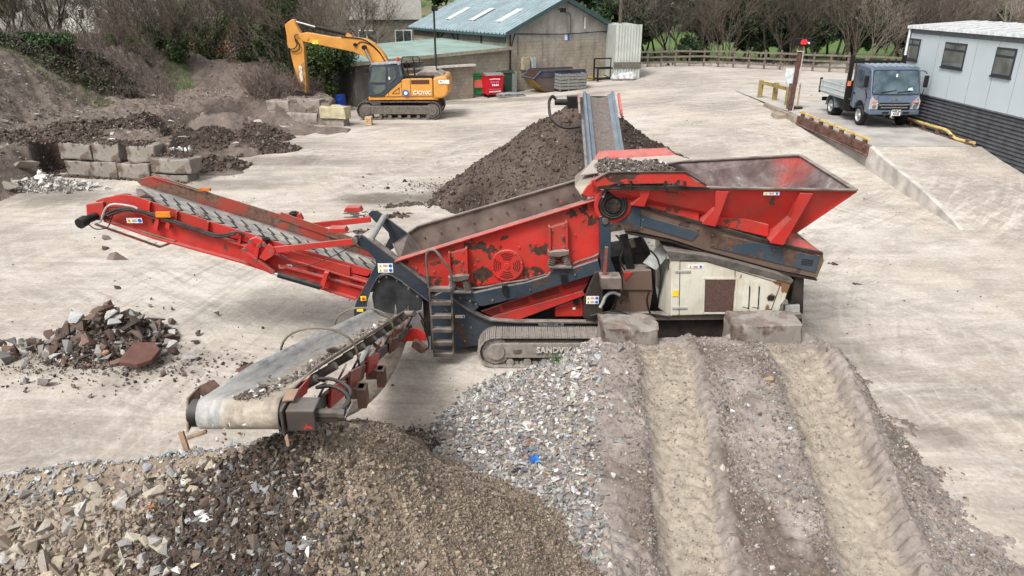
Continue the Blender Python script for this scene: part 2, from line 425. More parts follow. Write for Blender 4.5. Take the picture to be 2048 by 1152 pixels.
# ================================================================ ground sheets and heaps
def stain(X, Y):
    v = 0
    def blob(a, b, rx, ry, s, seed):
        c = atz(a, b, 0); d = np.hypot((X-c.x)/rx, (Y-c.y)/ry)+.55*fbm(X*.6, Y*.6, 5, seed)
        return s*ss((1-d)*1.6)
    for i, q in enumerate([(800, 397, 3.0, .8, .75), (1000, 385, 3.5, 1.6, .8), (1050, 192, 8, 1.2, .55), (560, 320, 3, 1.3, .5), (450, 370, 3, 1.0, .45), (100, 390, 3.5, 1.6, .5), (1400, 330, 2.0, 1.2, .3),
                           (1880, 870, .8, .5, .5), (2020, 830, .6, .2, .45), (1680, 700, .8, 1.0, .4), (200, 720, 3.6, .9, .25), (1000, 205, 9, 1.0, .5), (600, 290, 3, 1.3, .3), (820, 900, 2, .8, .5), (760, 840, 1.5, .5, .3), (1400, 150, 20, 2.5, .3), (1620, 130, 26, 1.6, .6), (720, 250, 5, .8, .35)]):
        v = np.maximum(v, blob(*q, 100+i))
    return v
t = NT('yard_ground')
v0 = t.tc
big = t.noise(.16, 5, .6)
med = t.noise(.9, 7, .62, dist=.6)
c1 = t.ramp(big, [(.36, (.32, .283, .243)), (.5, (.44, .395, .338)), (.62, (.535, .495, .435))])
c1 = t.mix(t.ramp(med, [(.45, 0.0), (.68, .55)]), c1, (.27, .24, .21))
c1 = t.mix(t.ramp(t.noise(2.6, 7, .68, dist=.8), [(.5, 0.0), (.66, .4)]), c1, (.60, .57, .52))
cream = t.ramp(t.noise(.33, 6, .6, vec=t.mapping((1, 1, 1), (0, 0, 1.1))), [(.5, 0.0), (.66, .6)])
c1 = t.mix(cream, c1, (.55, .48, .40))
# wheel sweeps: long soft streaks, two directions
for ang, sc_, s_ in ((.5, (.35, 1.5, 1), .34), (-.25, (.25, 1.6, 1), .28), (1.25, (.3, 2.0, 1), .25)):
    vec = t.mapping(sc_, (0, 0, ang))
    st = t.noise(1.1, 7, .66, vec=vec, dist=1.2)
    c1 = t.mix(t.ramp(st, [(.50, 0.0), (.70, s_)]), c1, (.235, .21, .195))
    c1 = t.mix(t.ramp(st, [(.30, s_*1.1), (.46, 0.0)]), c1, (.64, .60, .56))
# arcs left by machines turning round the heap and the bank
for cx_, cy_, fr_, sg_ in ((3.0, 30.0, .9, .42), (-16.0, 4.0, 1.1, .34), (22.0, 8.0, 1.0, .38)):
    dx_ = t.math('SUBTRACT', t.sep(0), cx_); dy_ = t.math('SUBTRACT', t.sep(1), cy_)
    rr_ = t.math('SQRT', t.math('ADD', t.math('MULTIPLY', dx_, dx_), t.math('MULTIPLY', dy_, dy_))); th_ = t.math('ARCTAN2', dy_, dx_)
    cb_ = t.n.new('ShaderNodeCombineXYZ'); t.L(t.math('MULTIPLY', rr_, fr_*2.6), cb_.inputs[0]); t.L(t.math('MULTIPLY', th_, 3.0), cb_.inputs[1])
    st = t.noise(1.6, 6, .66, vec=cb_.outputs[0], dist=.25); gt_ = t.ramp(t.noise(.22, 3), [(.42, .15), (.6, 1.0)])
    c1 = t.mix(t.math('MULTIPLY', t.ramp(st, [(.53, 0.0), (.62, sg_)]), gt_), c1, (.24, .21, .18)); c1 = t.mix(t.math('MULTIPLY', t.ramp(st, [(.36, sg_), (.45, 0.0)]), gt_), c1, (.61, .575, .52))
# tyre lug prints, here and there
wv = t.n.new('ShaderNodeTexWave'); wv.wave_type = 'BANDS'; wv.inputs['Scale'].default_value = 2.6; wv.inputs['Distortion'].default_value = 3.5; wv.inputs['Detail'].default_value = 3; wv.inputs['Detail Scale'].default_value = 2
t.L(t.mapping((1, 1, 1), (0, 0, .9)), wv.inputs['Vector'])
tracks = t.math('MULTIPLY', wv.outputs['Fac'], t.ramp(t.noise(.7, 4, .6, vec=t.mapping((.25, 1.6, 1), (0, 0, 1.0))), [(.55, 0.0), (.64, 1.0)]))
c1 = t.mix(t.math('MULTIPLY', tracks, .16), c1, (.2, .175, .16))
fine = t.noise(14, 6, .7)
c1 = t.mix(1.0, c1, t.ramp(fine, [(.3, .78), (.7, 1.14)]), 'MULTIPLY')
# grit and small stones
vo = t.voro(16); gate = t.ramp(t.noise(1.4, 4), [(.46, 0.0), (.62, 1.0)])
grit = t.math('MULTIPLY', t.ramp(vo, [(.10, 1.0), (.16, 0.0)]), gate)
c1 = t.mix(t.math('MULTIPLY', grit, .65), c1, t.ramp(t.voro(16, out=1), [(.3, (.16, .13, .11)), (.55, (.3, .27, .25)), (.85, (.72, .70, .68))]))
vo2 = t.voro(5.5); grit2 = t.math('MULTIPLY', t.ramp(vo2, [(.05, 1.0), (.09, 0.0)]), t.ramp(t.noise(.5, 4), [(.45, 0.0), (.6, 1.0)]))
c1 = t.mix(t.math('MULTIPLY', grit2, .8), c1, (.15, .12, .10))
sa = t.math('MULTIPLY', t.attr('stain'), t.ramp(t.noise(2.2, 6, .65), [(.25, .75), (.6, 1.0)]))
c1 = t.mix(sa, c1, (.085, .066, .054))
far = t.math('MULTIPLY', t.attr('grassy'), 1.0)
gr = t.ramp(t.noise(.1, 5), [(.35, (.07, .10, .035)), (.5, (.085, .155, .04)), (.7, (.11, .15, .055))])
c1 = t.mix(far, c1, gr)
hgt = t.math('ADD', t.math('MULTIPLY', med, .6), t.math('ADD', t.math('MULTIPLY', fine, .35), t.math('MULTIPLY', grit, .5)))
hgt = t.math('ADD', hgt, t.math('MULTIPLY', tracks, .5))
M_yard = t.done(c1, .92, 0, t.bump(hgt, .55, .025), spec=.25)
def grassy(X, Y):
    return ss((Y-(62+X*-.16)+1.5*fbm(X*.2, Y*.2, 3, 33))/3)
def yard_h(X, Y):
    z = gz(X, Y)+.035*fbm(X*.5, Y*.5, 4, 30)+.014*fbm(X*2.5, Y*2.5, 4, 31)+.03*stain(X, Y)*fbm(X*3, Y*3, 4, 32)
    z = z+ss((Y-62)/8)*-.4
    return z
xs = np.concatenate([np.linspace(-140, -24, 40, endpoint=False), np.linspace(-24, 22, 420, endpoint=False), np.linspace(22, 140, 40)])
ys = np.concatenate([np.linspace(-6, 4, 20, endpoint=False), np.linspace(4, 32, 300, endpoint=False), np.linspace(32, 62, 110, endpoint=False), np.linspace(62, 150, 40)])
tag(grid_mesh('ground', xs, ys, yard_h, M_yard, attr={'stain': stain, 'grassy': grassy}), kind='structure')

# soil material shared by heaps; 'dark' 0..1 from the grid
def m_soil(name, light, dark_, tan=None, scale=1.0, bd=.05, nb=.6):
    t = NT(name)
    n = t.noise(1.6*scale, 8, .65, dist=.3); f = t.noise(9*scale, 7, .7)
    c = t.ramp(n, [(.32, tuple(x*.72 for x in light)), (.5, light), (.68, tuple(min(1, x*1.25) for x in light))])
    d = t.ramp(f, [(.3, tuple(x*.65 for x in dark_)), (.7, tuple(x*1.4 for x in dark_))])
    c = t.mix(t.attr('dark'), c, d)
    if tan:
        tc = t.ramp(t.noise(3, 7, .65), [(.3, tuple(x*.8 for x in tan)), (.7, tuple(x*1.2 for x in tan))]); c = t.mix(t.attr('tan'), c, tc)
    c = t.mix(1.0, c, t.ramp(f, [(.28, .68), (.72, 1.22)]), 'MULTIPLY')
    vo = t.voro(22*scale); gm = t.math('MULTIPLY', t.ramp(vo, [(.13, 1.0), (.2, 0.0)]), t.ramp(t.noise(2*scale, 3), [(.45, 0.0), (.6, 1.0)]))
    c = t.mix(t.math('MULTIPLY', gm, .6), c, t.ramp(t.voro(22*scale, out=1), [(.3, tuple(x*.4 for x in light)), (.6, light), (.85, (.6, .58, .56))]))
    h = t.math('ADD', t.math('MULTIPLY', n, nb), t.math('ADD', t.math('MULTIPLY', f, .5), t.math('MULTIPLY', gm, .3)))
    return t.done(c, .95, 0, t.bump(t.noise(60*scale, 3, .7), .5, .006, t.bump(h, .8, bd)), spec=.2)
M_ramp = m_soil('ramp_mud', (.265, .232, .21), (.11, .083, .065), tan=(.325, .282, .228), bd=.03, nb=.12)
M_bank = m_soil('bank_earth', (.165, .135, .115), (.058, .042, .034), tan=(.085, .13, .03), scale=.6, bd=.12)
M_heap = m_soil('dark_soil', (.10, .077, .063), (.042, .031, .025), scale=.9, bd=.1)
M_pile = m_soil('brown_soil', (.27, .215, .16), (.06, .042, .033), scale=1.6, bd=.04)
def rut_tan(X, Y):
    x1 = xr1(Y); x2 = x1+2.06
    v = 0
    for xc in (x1, x2):
        a = np.abs(X-xc-.05*fbm(Y*.9, X*0+3, 3, 40)); v = np.maximum(v, ss((.43-a+.12*fbm(X*5, Y*3, 4, 48))/.12))
    return v*.95*ss((11.0-Y+.4*fbm(X*3, Y, 2, 51))/.6)
def rut_dark(X, Y):
    x1 = xr1(Y)
    mid = ss((.62-np.abs(X-x1-1.03))/.15)*ss(fbm(X*1.4, Y*1.1, 4, 49)*2.6+.42)*.8
    low = ss((.5-np.abs(X-x1+.85))/.1)*ss(fbm(X*1.2, Y*1.0, 4, 52)*2.2+.2)*.7*ss((8.4-Y)/.8)
    right = ss((X-x1-2.75)/.2)*ss(fbm(X*1.1, Y*.8, 4, 53)*2.5+.1)*.6
    lugs = 0
    return np.clip(np.maximum(np.maximum(mid, low), right), 0, 1)
xs = np.arange(-2.0, 6.5, .017); ys = np.arange(4.6, 11.5, .017)
tag(grid_mesh('earth_ramp', xs, ys, ramp_h, M_ramp, attr={'tan': rut_tan, 'dark': rut_dark}), kind='structure')
# bank
def bank_grass(X, Y):
    du, q = segd(X, Y, UP, True); iu = inside(X, Y, UP)
    return np.where(iu, ss((du-5.3+1.2*fbm(X*.5, Y*.5, 3, 87))/.8), 0)*ss((-20-X)/3)
xs = np.concatenate([np.linspace(-75, -30, 60, endpoint=False), np.linspace(-30, -8, 360)]); ys = np.concatenate([np.linspace(12, 22, 50, endpoint=False), np.linspace(22, 44, 360, endpoint=False), np.linspace(44, 88, 60)])
_BX, _BY = xs, ys; _BG = bank_h(*np.meshgrid(xs, ys))
def bank_t(x, y):
    """quick look-up of the bank's height"""
    i = min(max(int(np.searchsorted(_BX, x)), 1), len(_BX)-1); j = min(max(int(np.searchsorted(_BY, y)), 1), len(_BY)-1)
    u = (x-_BX[i-1])/(_BX[i]-_BX[i-1]); v = (y-_BY[j-1])/(_BY[j]-_BY[j-1]); a, b, c, d = _BG[j-1, i-1], _BG[j-1, i], _BG[j, i-1], _BG[j, i]
    return float((a*(1-u)+b*u)*(1-v)+(c*(1-u)+d*u)*v)
tag(grid_mesh('earth_bank', xs, ys, bank_h, M_bank, attr={'dark': bank_dark, 'tan': bank_grass}, mask=lambda X, Y: bank_h(X, Y) > -.03), kind='structure')
# heap of fines
xs = np.arange(-5.5, 9, .045); ys = np.arange(15.5, 29, .045)
o = grid_mesh('soil_heap', xs, ys, heap_h, M_heap, attr={'dark': lambda X, Y: ss(.5+1.6*fbm(X*.7, Y*.7, 4, 74)+.35*(X-HP[0])/3)}, mask=lambda X, Y: heap_h(X, Y) > gz(X, Y)-.06)
tag(o, 'tall conical heap of fine dark soil under the rear conveyor', 'soil heap', kind='stuff')
# front pile
def pile_dark(X, Y):
    c = ss((1.15-np.hypot((X+2.25)/1.0, (Y-4.2)/1.35)+.5*fbm(X*1.3, Y*1.3, 4, 64))*1.4)
    r = ss(fbm(X*.9, Y*.9, 4, 65)*2+.1)*.5
    return np.clip(np.maximum(c, r), 0, 1)
xs = np.arange(-8.6, 2.2, .032); ys = np.arange(2.2, 9.0, .032)
o = grid_mesh('spoil_pile', xs, ys, pile_h, M_pile, attr={'dark': pile_dark}, mask=lambda X, Y: pile_h(X, Y) > -.1)
tag(o, 'broad pile of crumbly brown earth under the side conveyor', 'spoil pile', kind='stuff')
# ================================================================ stones
def hull(npts, sq, seed, box=.0):
    r = random.Random(seed); bm = bmesh.new()
    for i in range(npts):
        v = Vector((r.gauss(0, 1), r.gauss(0, 1), r.gauss(0, 1))).normalized()
        if box: m = max(abs(v.x), abs(v.y), abs(v.z)); v = v*(1-box)+v/m*box*.8
        v = v*r.uniform(.82, 1.05); bm.verts.new((v.x*sq[0]*.5, v.y*sq[1]*.5, v.z*sq[2]*.5))
    res = bmesh.ops.convex_hull(bm, input=bm.verts)
    loose = [v for v in bm.verts if not v.link_faces]
    for v in loose: bm.verts.remove(v)
    bmesh.ops.triangulate(bm, faces=bm.faces); bmesh.ops.recalc_face_normals(bm, faces=bm.faces)
    bm.verts.index_update()
    V = np.array([v.co[:] for v in bm.verts]); Fc = np.array([[v.index for v in f.verts] for f in bm.faces]); bm.free()
    return V, Fc
VROCK = [hull(9, (1, .74, .6), s, .25) for s in range(12)]
VFLAT = [hull(9, (1, .68, .2), 30+s, .5) for s in range(8)]
VCLOD = [hull(11, (1, .85, .75), 60+s) for s in range(8)]
def rotm(n, tilt=None):
    a = rng.uniform(0, 2*math.pi, n); ca, sa = np.cos(a), np.sin(a)
    Z = np.zeros((n, 3, 3)); Z[:, 0, 0] = ca; Z[:, 0, 1] = -sa; Z[:, 1, 0] = sa; Z[:, 1, 1] = ca; Z[:, 2, 2] = 1
    b = rng.uniform(0, 2*math.pi, n); tl = rng.normal(0, tilt if tilt else 1.5, n)
    ax = np.stack([np.cos(b), np.sin(b), np.zeros(n)], -1); K = np.zeros((n, 3, 3))
    K[:, 0, 2] = ax[:, 1]; K[:, 2, 0] = -ax[:, 1]; K[:, 1, 2] = -ax[:, 0]; K[:, 2, 1] = ax[:, 0]
    I = np.eye(3)[None]
    Rx = I+np.sin(tl)[:, None, None]*K+(1-np.cos(tl))[:, None, None]*(K @ K)
    return Rx @ Z
def scatter(name, P, S, C, var, m, tilt=None, smooth=False, parent=None):
    n = len(P); which = rng.integers(0, len(var), n); RM = rotm(n, tilt)
    cos, fcs, cols = [], [], []; base = 0
    for k, (V, Fc) in enumerate(var):
        ix = np.where(which == k)[0]
        if not len(ix): continue
        st = rng.uniform(.8, 1.25, (len(ix), 1, 3))
        co = (V[None]*st*S[ix][:, None, None]) @ RM[ix].transpose(0, 2, 1)+P[ix][:, None]
        f = Fc[None]+(np.arange(len(ix))*len(V))[:, None, None]+base
        cos.append(co.reshape(-1, 3)); fcs.append(f.reshape(-1, 3)); cols.append(np.repeat(C[ix], len(Fc), 0)); base += len(ix)*len(V)
    co = np.concatenate(cos); f = np.concatenate(fcs); cc = np.concatenate(cols)
    me = bpy.data.meshes.new(name); fast_mesh(me, co, f, 3)
    a = me.attributes.new('tint', 'FLOAT_COLOR', 'FACE'); a.data.foreach_set('color', np.concatenate([cc, np.ones((len(cc), 1))], 1).astype(np.float32).reshape(-1))
    if smooth: me.polygons.foreach_set('use_smooth', np.ones(len(f), bool))
    return link_mesh(name, me, m, parent)
def pal(n, cols_, w_=None, jit=.14):
    c = np.array(cols_)[rng.choice(len(cols_), n, p=None if w_ is None else np.array(w_)/sum(w_))]
    return np.clip(c*(1+rng.normal(0, jit, (n, 1)))*(1+rng.normal(0, .03, (n, 3))), .01, .85)
M_stone = m_tint('stone', noise_scale=22, bump=.5)
M_clod = m_tint('clod', noise_scale=40, bump=.6, dark=.5)
GREYS = [(.30, .29, .275), (.40, .385, .36), (.22, .215, .21), (.17, .18, .19), (.52, .50, .47), (.30, .25, .21), (.36, .38, .40), (.62, .61, .6), (.26, .17, .13), (.42, .36, .28), (.66, .65, .63)]
GW = [5, 5, 4, 2.2, 2.6, 3, 1.3, .9, .5, 1.0, .4]
DUSTY = [(.24, .20, .17), (.30, .255, .21), (.19, .155, .13), (.36, .31, .26), (.14, .11, .09)]
DARKS = [(.075, .055, .043), (.05, .038, .031), (.11, .085, .066), (.16, .13, .105), (.085, .085, .088)]
TANS = [(.345, .28, .205), (.41, .345, .26), (.275, .22, .163), (.37, .33, .275), (.21, .168, .128)]
# --- gravel on the ramp's left slope
def gravel_pts(n, x0, x1, y0, y1, keep):
    X = rng.uniform(x0, x1, n); Y = rng.uniform(y0, y1, n); k = keep(X, Y) > rng.uniform(0, 1, n); return X[k], Y[k]
def on_gravel(X, Y):
    fx = np.interp(Y, [5, 7, 8.4, 9.7, 10.6, 11.3], [-1.7, -1.6, -1.35, -1.2, -.8, -.2]); gx = xr1(Y)-.95
    return ss((X-fx+.25+.2*fbm(X*3, Y*3, 3, 90))/.25)*ss((gx-X+.25*fbm(X*2, Y*2, 3, 91))/.3)*(pile_h(X, Y) < ramp_h(X, Y)+.05)
X, Y = gravel_pts(26000, -1.9, 2.0, 4.8, 11.35, on_gravel); n = len(X)
S = .028+.035*rng.gamma(1.6, .55, n); S = np.minimum(S, .14)
Z = ramp_h(X, Y)+S*.12+rng.uniform(0, .02, n)
half = n//2
gr1 = scatter('gravel', np.stack([X, Y, Z], -1)[:half], S[:half], pal(half, GREYS, GW), VROCK, M_stone)
tag(gr1, 'grey crushed stone covering the slope left of the wheel ruts', 'gravel', kind='stuff')
gr2 = scatter('slate_gravel', np.stack([X, Y, Z], -1)[half:], S[half:]*1.25, pal(n-half, GREYS, GW), VFLAT, M_stone, tilt=.5)
tag(gr2, 'flat slate chips mixed into the crushed stone slope', 'gravel', kind='stuff')
# --- stones pressed in the ramp, on its crown and right shoulder
def on_ramp(X, Y):
    x1 = xr1(Y)
    mid = ss((.55-np.abs(X-x1-1.05))/.1)*(.55+1.2*fbm(X*1.5, Y*1.5, 3, 92)); sh = ss((X-x1-2.7)/.1)*ss((6.1-X)/.2)*(.5+1.2*fbm(X*2, Y*2, 3, 93)); lf = ss((.35-np.abs(X-x1+.75))/.1)*.14
    rut = .012
    return np.clip(np.maximum(np.maximum(mid, sh), np.maximum(lf, rut)), 0, 1)*ss((11.2-Y)/.2)
X, Y = gravel_pts(34000, .8, 6.3, 5.2, 11.3, on_ramp); n = len(X)
S = .018+.03*rng.gamma(1.3, .5, n); S = np.minimum(S, .1)
tag(scatter('ramp_stones', np.stack([X, Y, ramp_h(X, Y)+S*.05], -1), S, pal(n, GREYS[:6]+DUSTY, [3, 2, 2, 1, 1.2, 2, 5, 5, 4, 3, 3]), VROCK, M_stone), 'small stones and dirt crumbs pressed into the ramp between the ruts', 'stones', kind='stuff')
def on_berm(X, Y):
    x1 = xr1(Y); inr = np.minimum(np.abs(X-x1), np.abs(X-x1-2.06)); dd_ = np.where(np.abs(X-x1) < np.abs(X-x1-2.06), X-x1, X-x1-2.06); b = np.where(dd_ > 0, np.exp(-((inr-.72)/.10)**2), np.exp(-((inr-.54)/.14)**2))
    v = np.maximum(b*.9, .22*(inr > .5)*ss(.5+2*fbm(X*1.3, Y*1.3, 3, 97))); v = np.maximum(v, .9*ss((X-x1-2.75)/.2)*ss(.6+2*fbm(X*2, Y*2, 3, 98))); return np.where((inr < .38) | ((dd_ > 0) & (inr < .60)), .04, v)*ss((X-x1+1.15)/.2)*ss((6.25-X)/.25)*ss((11.2-Y)/.2)
X, Y = gravel_pts(60000, .6, 6.4, 4.9, 11.3, on_berm); n = len(X); S = .012+.022*rng.gamma(1.3, .6, n); S = np.minimum(S, .085)
tag(scatter('mud_crumbs', np.stack([X, Y, ramp_h(X, Y)+S*.12], -1), S, pal(n, [(.25, .22, .197), (.21, .18, .157), (.29, .26, .235), (.16, .13, .11), (.33, .28, .21)], [5, 4, 3, 2, 1], .1), VCLOD, M_clod), 'crumbled grey mud along the edges of the wheel ruts', 'mud crumbs', kind='stuff')
def in_rut(X, Y):
    x1 = xr1(Y); inr = np.minimum(np.abs(X-x1), np.abs(X-x1-2.06)); return (inr < .44)*ss(.45+1.8*fbm(X*2, Y*1.5, 3, 99))*.9*ss((11-Y)/.3)
X, Y = gravel_pts(42000, 1.4, 5.1, 4.9, 11.2, in_rut); X, Y = X[:15000], Y[:15000]; n = len(X); S = np.minimum(.008+.012*rng.gamma(1.2, .7, n), .05)
tag(scatter('rut_crumbs', np.stack([X, Y, ramp_h(X, Y)+S*.1], -1), S, pal(n, [(.34, .295, .235), (.29, .25, .20), (.38, .335, .275), (.22, .18, .14)], [5, 4, 3, 1.3], .1), VCLOD, M_clod), 'tan grit and crumbs lying in the bottoms of the wheel ruts', 'rut crumbs', kind='stuff')
# --- clods of the front pile
def pz_zone(X, Y):
    px, py = proj(X, Y, pile_h(X, Y)); return px, py
def vis_pile(X, Y):
    h = pile_h(X, Y); px, py = proj(X, Y, h); return ((px > -150) & (px < 1300) & (py < 1300) & (h > np.maximum(ramp_h(X, Y), -.05)-.04)).astype(float)
X, Y = gravel_pts(210000, -6.3, 1.7, 3.2, 8.4, vis_pile); Hh = pile_h(X, Y)
d, p = segd(X, Y, PR)
dark = pile_dark(X, Y); back = (Y > 5.55)
u = rng.uniform(0, 1, len(X))
isdark = (np.hypot((X+2.25)/1.0, (Y-4.2)/1.3)+.4*fbm(X*2, Y*2, 3, 66)+rng.normal(0, .14, len(X)) < 1.0) & (X < -1.2+.5*fbm(X, Y*2, 3, 68)+rng.normal(0, .13, len(X)))
grey = (Y > 5.72+.3*fbm(X*2, Y*2, 3, 67)+rng.normal(0, .07, len(X))) & (X < -1.9)
coarse = (~isdark) & (~grey) & (X < -2.5+rng.normal(0, .2, len(X))) & (~back | (X < -2.2))
fine_ = (~isdark) & (~grey) & (~coarse)
def sub(m, cap):
    i = np.where(m)[0]; rng.shuffle(i); return i[:cap]
i = sub(fine_, 62000); S = .012+.016*rng.gamma(1.4, .6, len(i)); S = np.minimum(S, .07)
tag(scatter('earth_clods', np.stack([X[i], Y[i], Hh[i]+S*.15], -1), S, pal(len(i), TANS+DUSTY, [5, 1.6, 6, .6, 5, 2, 1, 3, .4, 2]), VCLOD, M_clod, smooth=False), 'fine brown crumbs of earth on the right flank of the spoil pile', 'earth clods', kind='stuff')
i = sub(isdark, 22000); S = .016+.028*rng.gamma(1.2, .6, len(i)); S = np.minimum(S, .12)
tag(scatter('dark_stones', np.stack([X[i], Y[i], Hh[i]+S*.15], -1), S, pal(len(i), DARKS+GREYS[:4]+[(.6, .6, .58)], [6, 6, 4, 1.6, 2, .5, .2, .8, .9, .12]), VROCK, M_stone), 'damp dark small stones freshly dropped in the middle of the pile', 'stones', kind='stuff')
i = sub(coarse, 24000); S = .014+.034*rng.gamma(1.1, .7, len(i)); S = np.minimum(S, .17)
tag(scatter('coarse_clods', np.stack([X[i], Y[i], Hh[i]+S*.15], -1), S, pal(len(i), TANS+DUSTY, [4, 3, 3, 3, 2, 3, 3, 2, 2, 1]), VROCK, M_clod), 'coarse tan lumps of earth and stone on the left part of the pile', 'earth clods', kind='stuff')
i = sub(grey, 9000); S = .022+.036*rng.gamma(1.3, .6, len(i)); S = np.minimum(S, .12)
tag(scatter('pale_gravel', np.stack([X[i], Y[i], Hh[i]+S*.2], -1), S, pal(len(i), [(.36, .365, .365), (.45, .45, .44), (.24, .24, .24), (.30, .31, .33), (.56, .56, .55), (.28, .25, .22)], [4, 3, 3, 2, .7, 2]), VROCK, M_stone), 'pale grey gravel lying behind the crest of the brown pile', 'gravel', kind='stuff')
# --- soil lumps on the dark heap and the spill
X, Y = gravel_pts(30000, -4.5, 8, 16.5, 27, lambda X, Y: (heap_h(X, Y) > gz(X, Y)-.02).astype(float)); X, Y = X[:15000], Y[:15000]; n = len(X)
S = .03+.05*rng.gamma(1.2, .6, n); S = np.minimum(S, .22)
tag(scatter('heap_clods', np.stack([X, Y, heap_h(X, Y)+S*.1], -1), S, pal(n, [(.072, .054, .044), (.10, .079, .065), (.05, .037, .03), (.135, .11, .095), (.4, .38, .36)], [4, 4, 4, 2, .12]), VCLOD, M_clod), 'crumbly lumps of dark soil on the tall heap', 'soil clods', kind='stuff')
def spill(X, Y): return ((bank_dark(X, Y) > .3) & (bank_h(X, Y) > -.02)).astype(float)
X, Y = gravel_pts(34000, -20, -8, 23, 42, spill); n = len(X)
S = .05+.07*rng.gamma(1.2, .6, n); S = np.minimum(S, .32)
Z = bank_h(X, Y)+S*.1
wa_, wb_ = atz(108, 350, 0), atz(384, 365, 0); u_ = rng.uniform(0, 1, 2600); o_ = rng.uniform(.0, .9, 2600); lo_ = rng.uniform(0, 1, 2600) < .3
xw = wa_.x+(wb_.x-wa_.x)*u_; yw = wa_.y+(wb_.y-wa_.y)*u_+o_; X = np.append(X, xw); Y = np.append(Y, yw); S = np.append(S, np.minimum(.03+.05*rng.gamma(1.2, .6, 2600), .2)); Z = np.append(Z, np.where(lo_, .03+.0*u_, np.where(u_ > .72, .90, 1.22)+.02))
Y[-2600:] -= np.where(lo_, o_+.25*rng.uniform(0, 1, 2600), 0); n = len(X)
tag(scatter('spilled_soil', np.stack([X, Y, Z], -1), S, pal(n, [(.075, .055, .043), (.05, .038, .032), (.11, .085, .068), (.15, .12, .1)]), VCLOD, M_clod), 'dark clods spilled from the bank between the two block walls', 'soil clods', kind='stuff')
X, Y = gravel_pts(42000, -34, -9, 20, 46, lambda X, Y: inside(X, Y, BP).astype(float)); n = len(X)
S = .03+.05*rng.gamma(1.0, .8, n); S = np.minimum(S, .4)
tag(scatter('bank_stones', np.stack([X, Y, bank_h(X, Y)+S*.05], -1), S, pal(n, DUSTY+[(.5, .48, .45)], [5, 3, 5, 2, 4, .6]), VROCK, M_stone), 'loose stones and crumbs strewn over the earth bank', 'stones', kind='stuff')
# --- crumbs on the yard
X = rng.uniform(-14, 20, 9000); Y = rng.uniform(5.5, 40, 9000)**1.0
k = (fbm(X*.35, Y*.35, 3, 95)+.25*fbm(X*2, Y*2, 2, 96) > rng.uniform(-.35, .5, len(X))) & (ramp_h(X, Y) < .02) & (pile_h(X, Y) < 0) & (~inside(X, Y, BP)) & (heap_h(X, Y) < gz(X, Y)-.02)
X, Y = X[k], Y[k]; n = len(X); S = .012+.022*rng.gamma(1.0, .8, n)
tag(scatter('loose_grit', np.stack([X, Y, yard_h(X, Y)+S*.1], -1), np.minimum(S, .09), pal(n, DARKS+GREYS[:5], [4, 3, 3, 3, 1, 2, 1, 2, 1, 1]), VROCK, M_stone), 'loose grit scattered over the yard', 'grit', kind='stuff')
# mounds at the toe of heap/pile
X = rng.normal(0, 1, 5200); Y = rng.normal(0, 1, 5200); k = rng.integers(0, 5, 5200)
cen = [(atz(870, 890), .5, .22), (atz(800, 880), .45, .16), (atz(930, 375), 1.2, .5), (atz(200, 735), 1.6, .35), (atz(1250, 170), .0, .0)]
xs_ = np.array([c[0].x for c in cen])[k]; ys_ = np.array([c[0].y for c in cen])[k]; sx = np.array([c[1] for c in cen])[k]; sy = np.array([c[2] for c in cen])[k]
X = xs_+X*sx; Y = ys_+Y*sy; kk = (k < 4); X, Y, k = X[kk], Y[kk], k[kk]; n = len(X); S = .02+.03*rng.gamma(1.3, .6, n)
tag(scatter('toe_debris', np.stack([X, Y, yard_h(X, Y)+S*.2+.05*np.exp(-((X-xs_[kk])**2/(sx[kk]**2+.001)+(Y-ys_[kk])**2/(sy[kk]**2+.001)))], -1), np.minimum(S, .12), pal(n, DARKS+DUSTY), VCLOD, M_clod), 'dark crumbs of earth spread at the foot of the heaps', 'debris', kind='stuff')
# --- individual stones
_cache = {}
def stone_mesh(kind, i, c):
    key = (kind, i, c)
    if key in _cache: return _cache[key]
    V, Fc = {'rock': VROCK, 'flat': VFLAT, 'clod': VCLOD}[kind][i % 8]
    me = bpy.data.meshes.new(kind); fast_mesh(me, V, Fc, 3)
    a = me.attributes.new('tint', 'FLOAT_COLOR', 'FACE'); a.data.foreach_set('color', np.tile(np.array([*c, 1], np.float32), len(Fc)))
    me.materials.append(M_stone); _cache[key] = me; return me
def stone(loc, s, c, kind='rock', name='stone', label=None, cat='stone', group=None, rot=None, sc=(1, 1, 1)):
    o = bpy.data.objects.new(name, stone_mesh(kind, rnd.randrange(8), tuple(round(x, 3) for x in c))); col.objects.link(o)
    o.location = loc; o.scale = (s*sc[0], s*sc[1], s*sc[2])
    o.rotation_euler = rot or ((rnd.uniform(0, 6.3),)*3 if kind != 'flat' else (rnd.gauss(0, .35), rnd.gauss(0, .35), rnd.uniform(0, 6.3)))
    return tag(o, label, cat, group)
def H1(f, x, y): return float(f(np.array([x]), np.array([y]))[0])
def surf(px, py, f, lo=0, hi=40):
    """first point along the pixel's ray at or below the surface f"""
    d = ray(px, py)
    T = np.linspace(3, 60, 5000); X, Y, Zr = d.x*T, d.y*T, HC+d.z*T
    m = np.where(Zr <= f(X, Y))[0]; i = m[0] if len(m) else -1
    return Vector((X[i], Y[i], Zr[i]))
WHT = [(.66, .65, .63), (.72, .71, .69), (.58, .57, .55)]
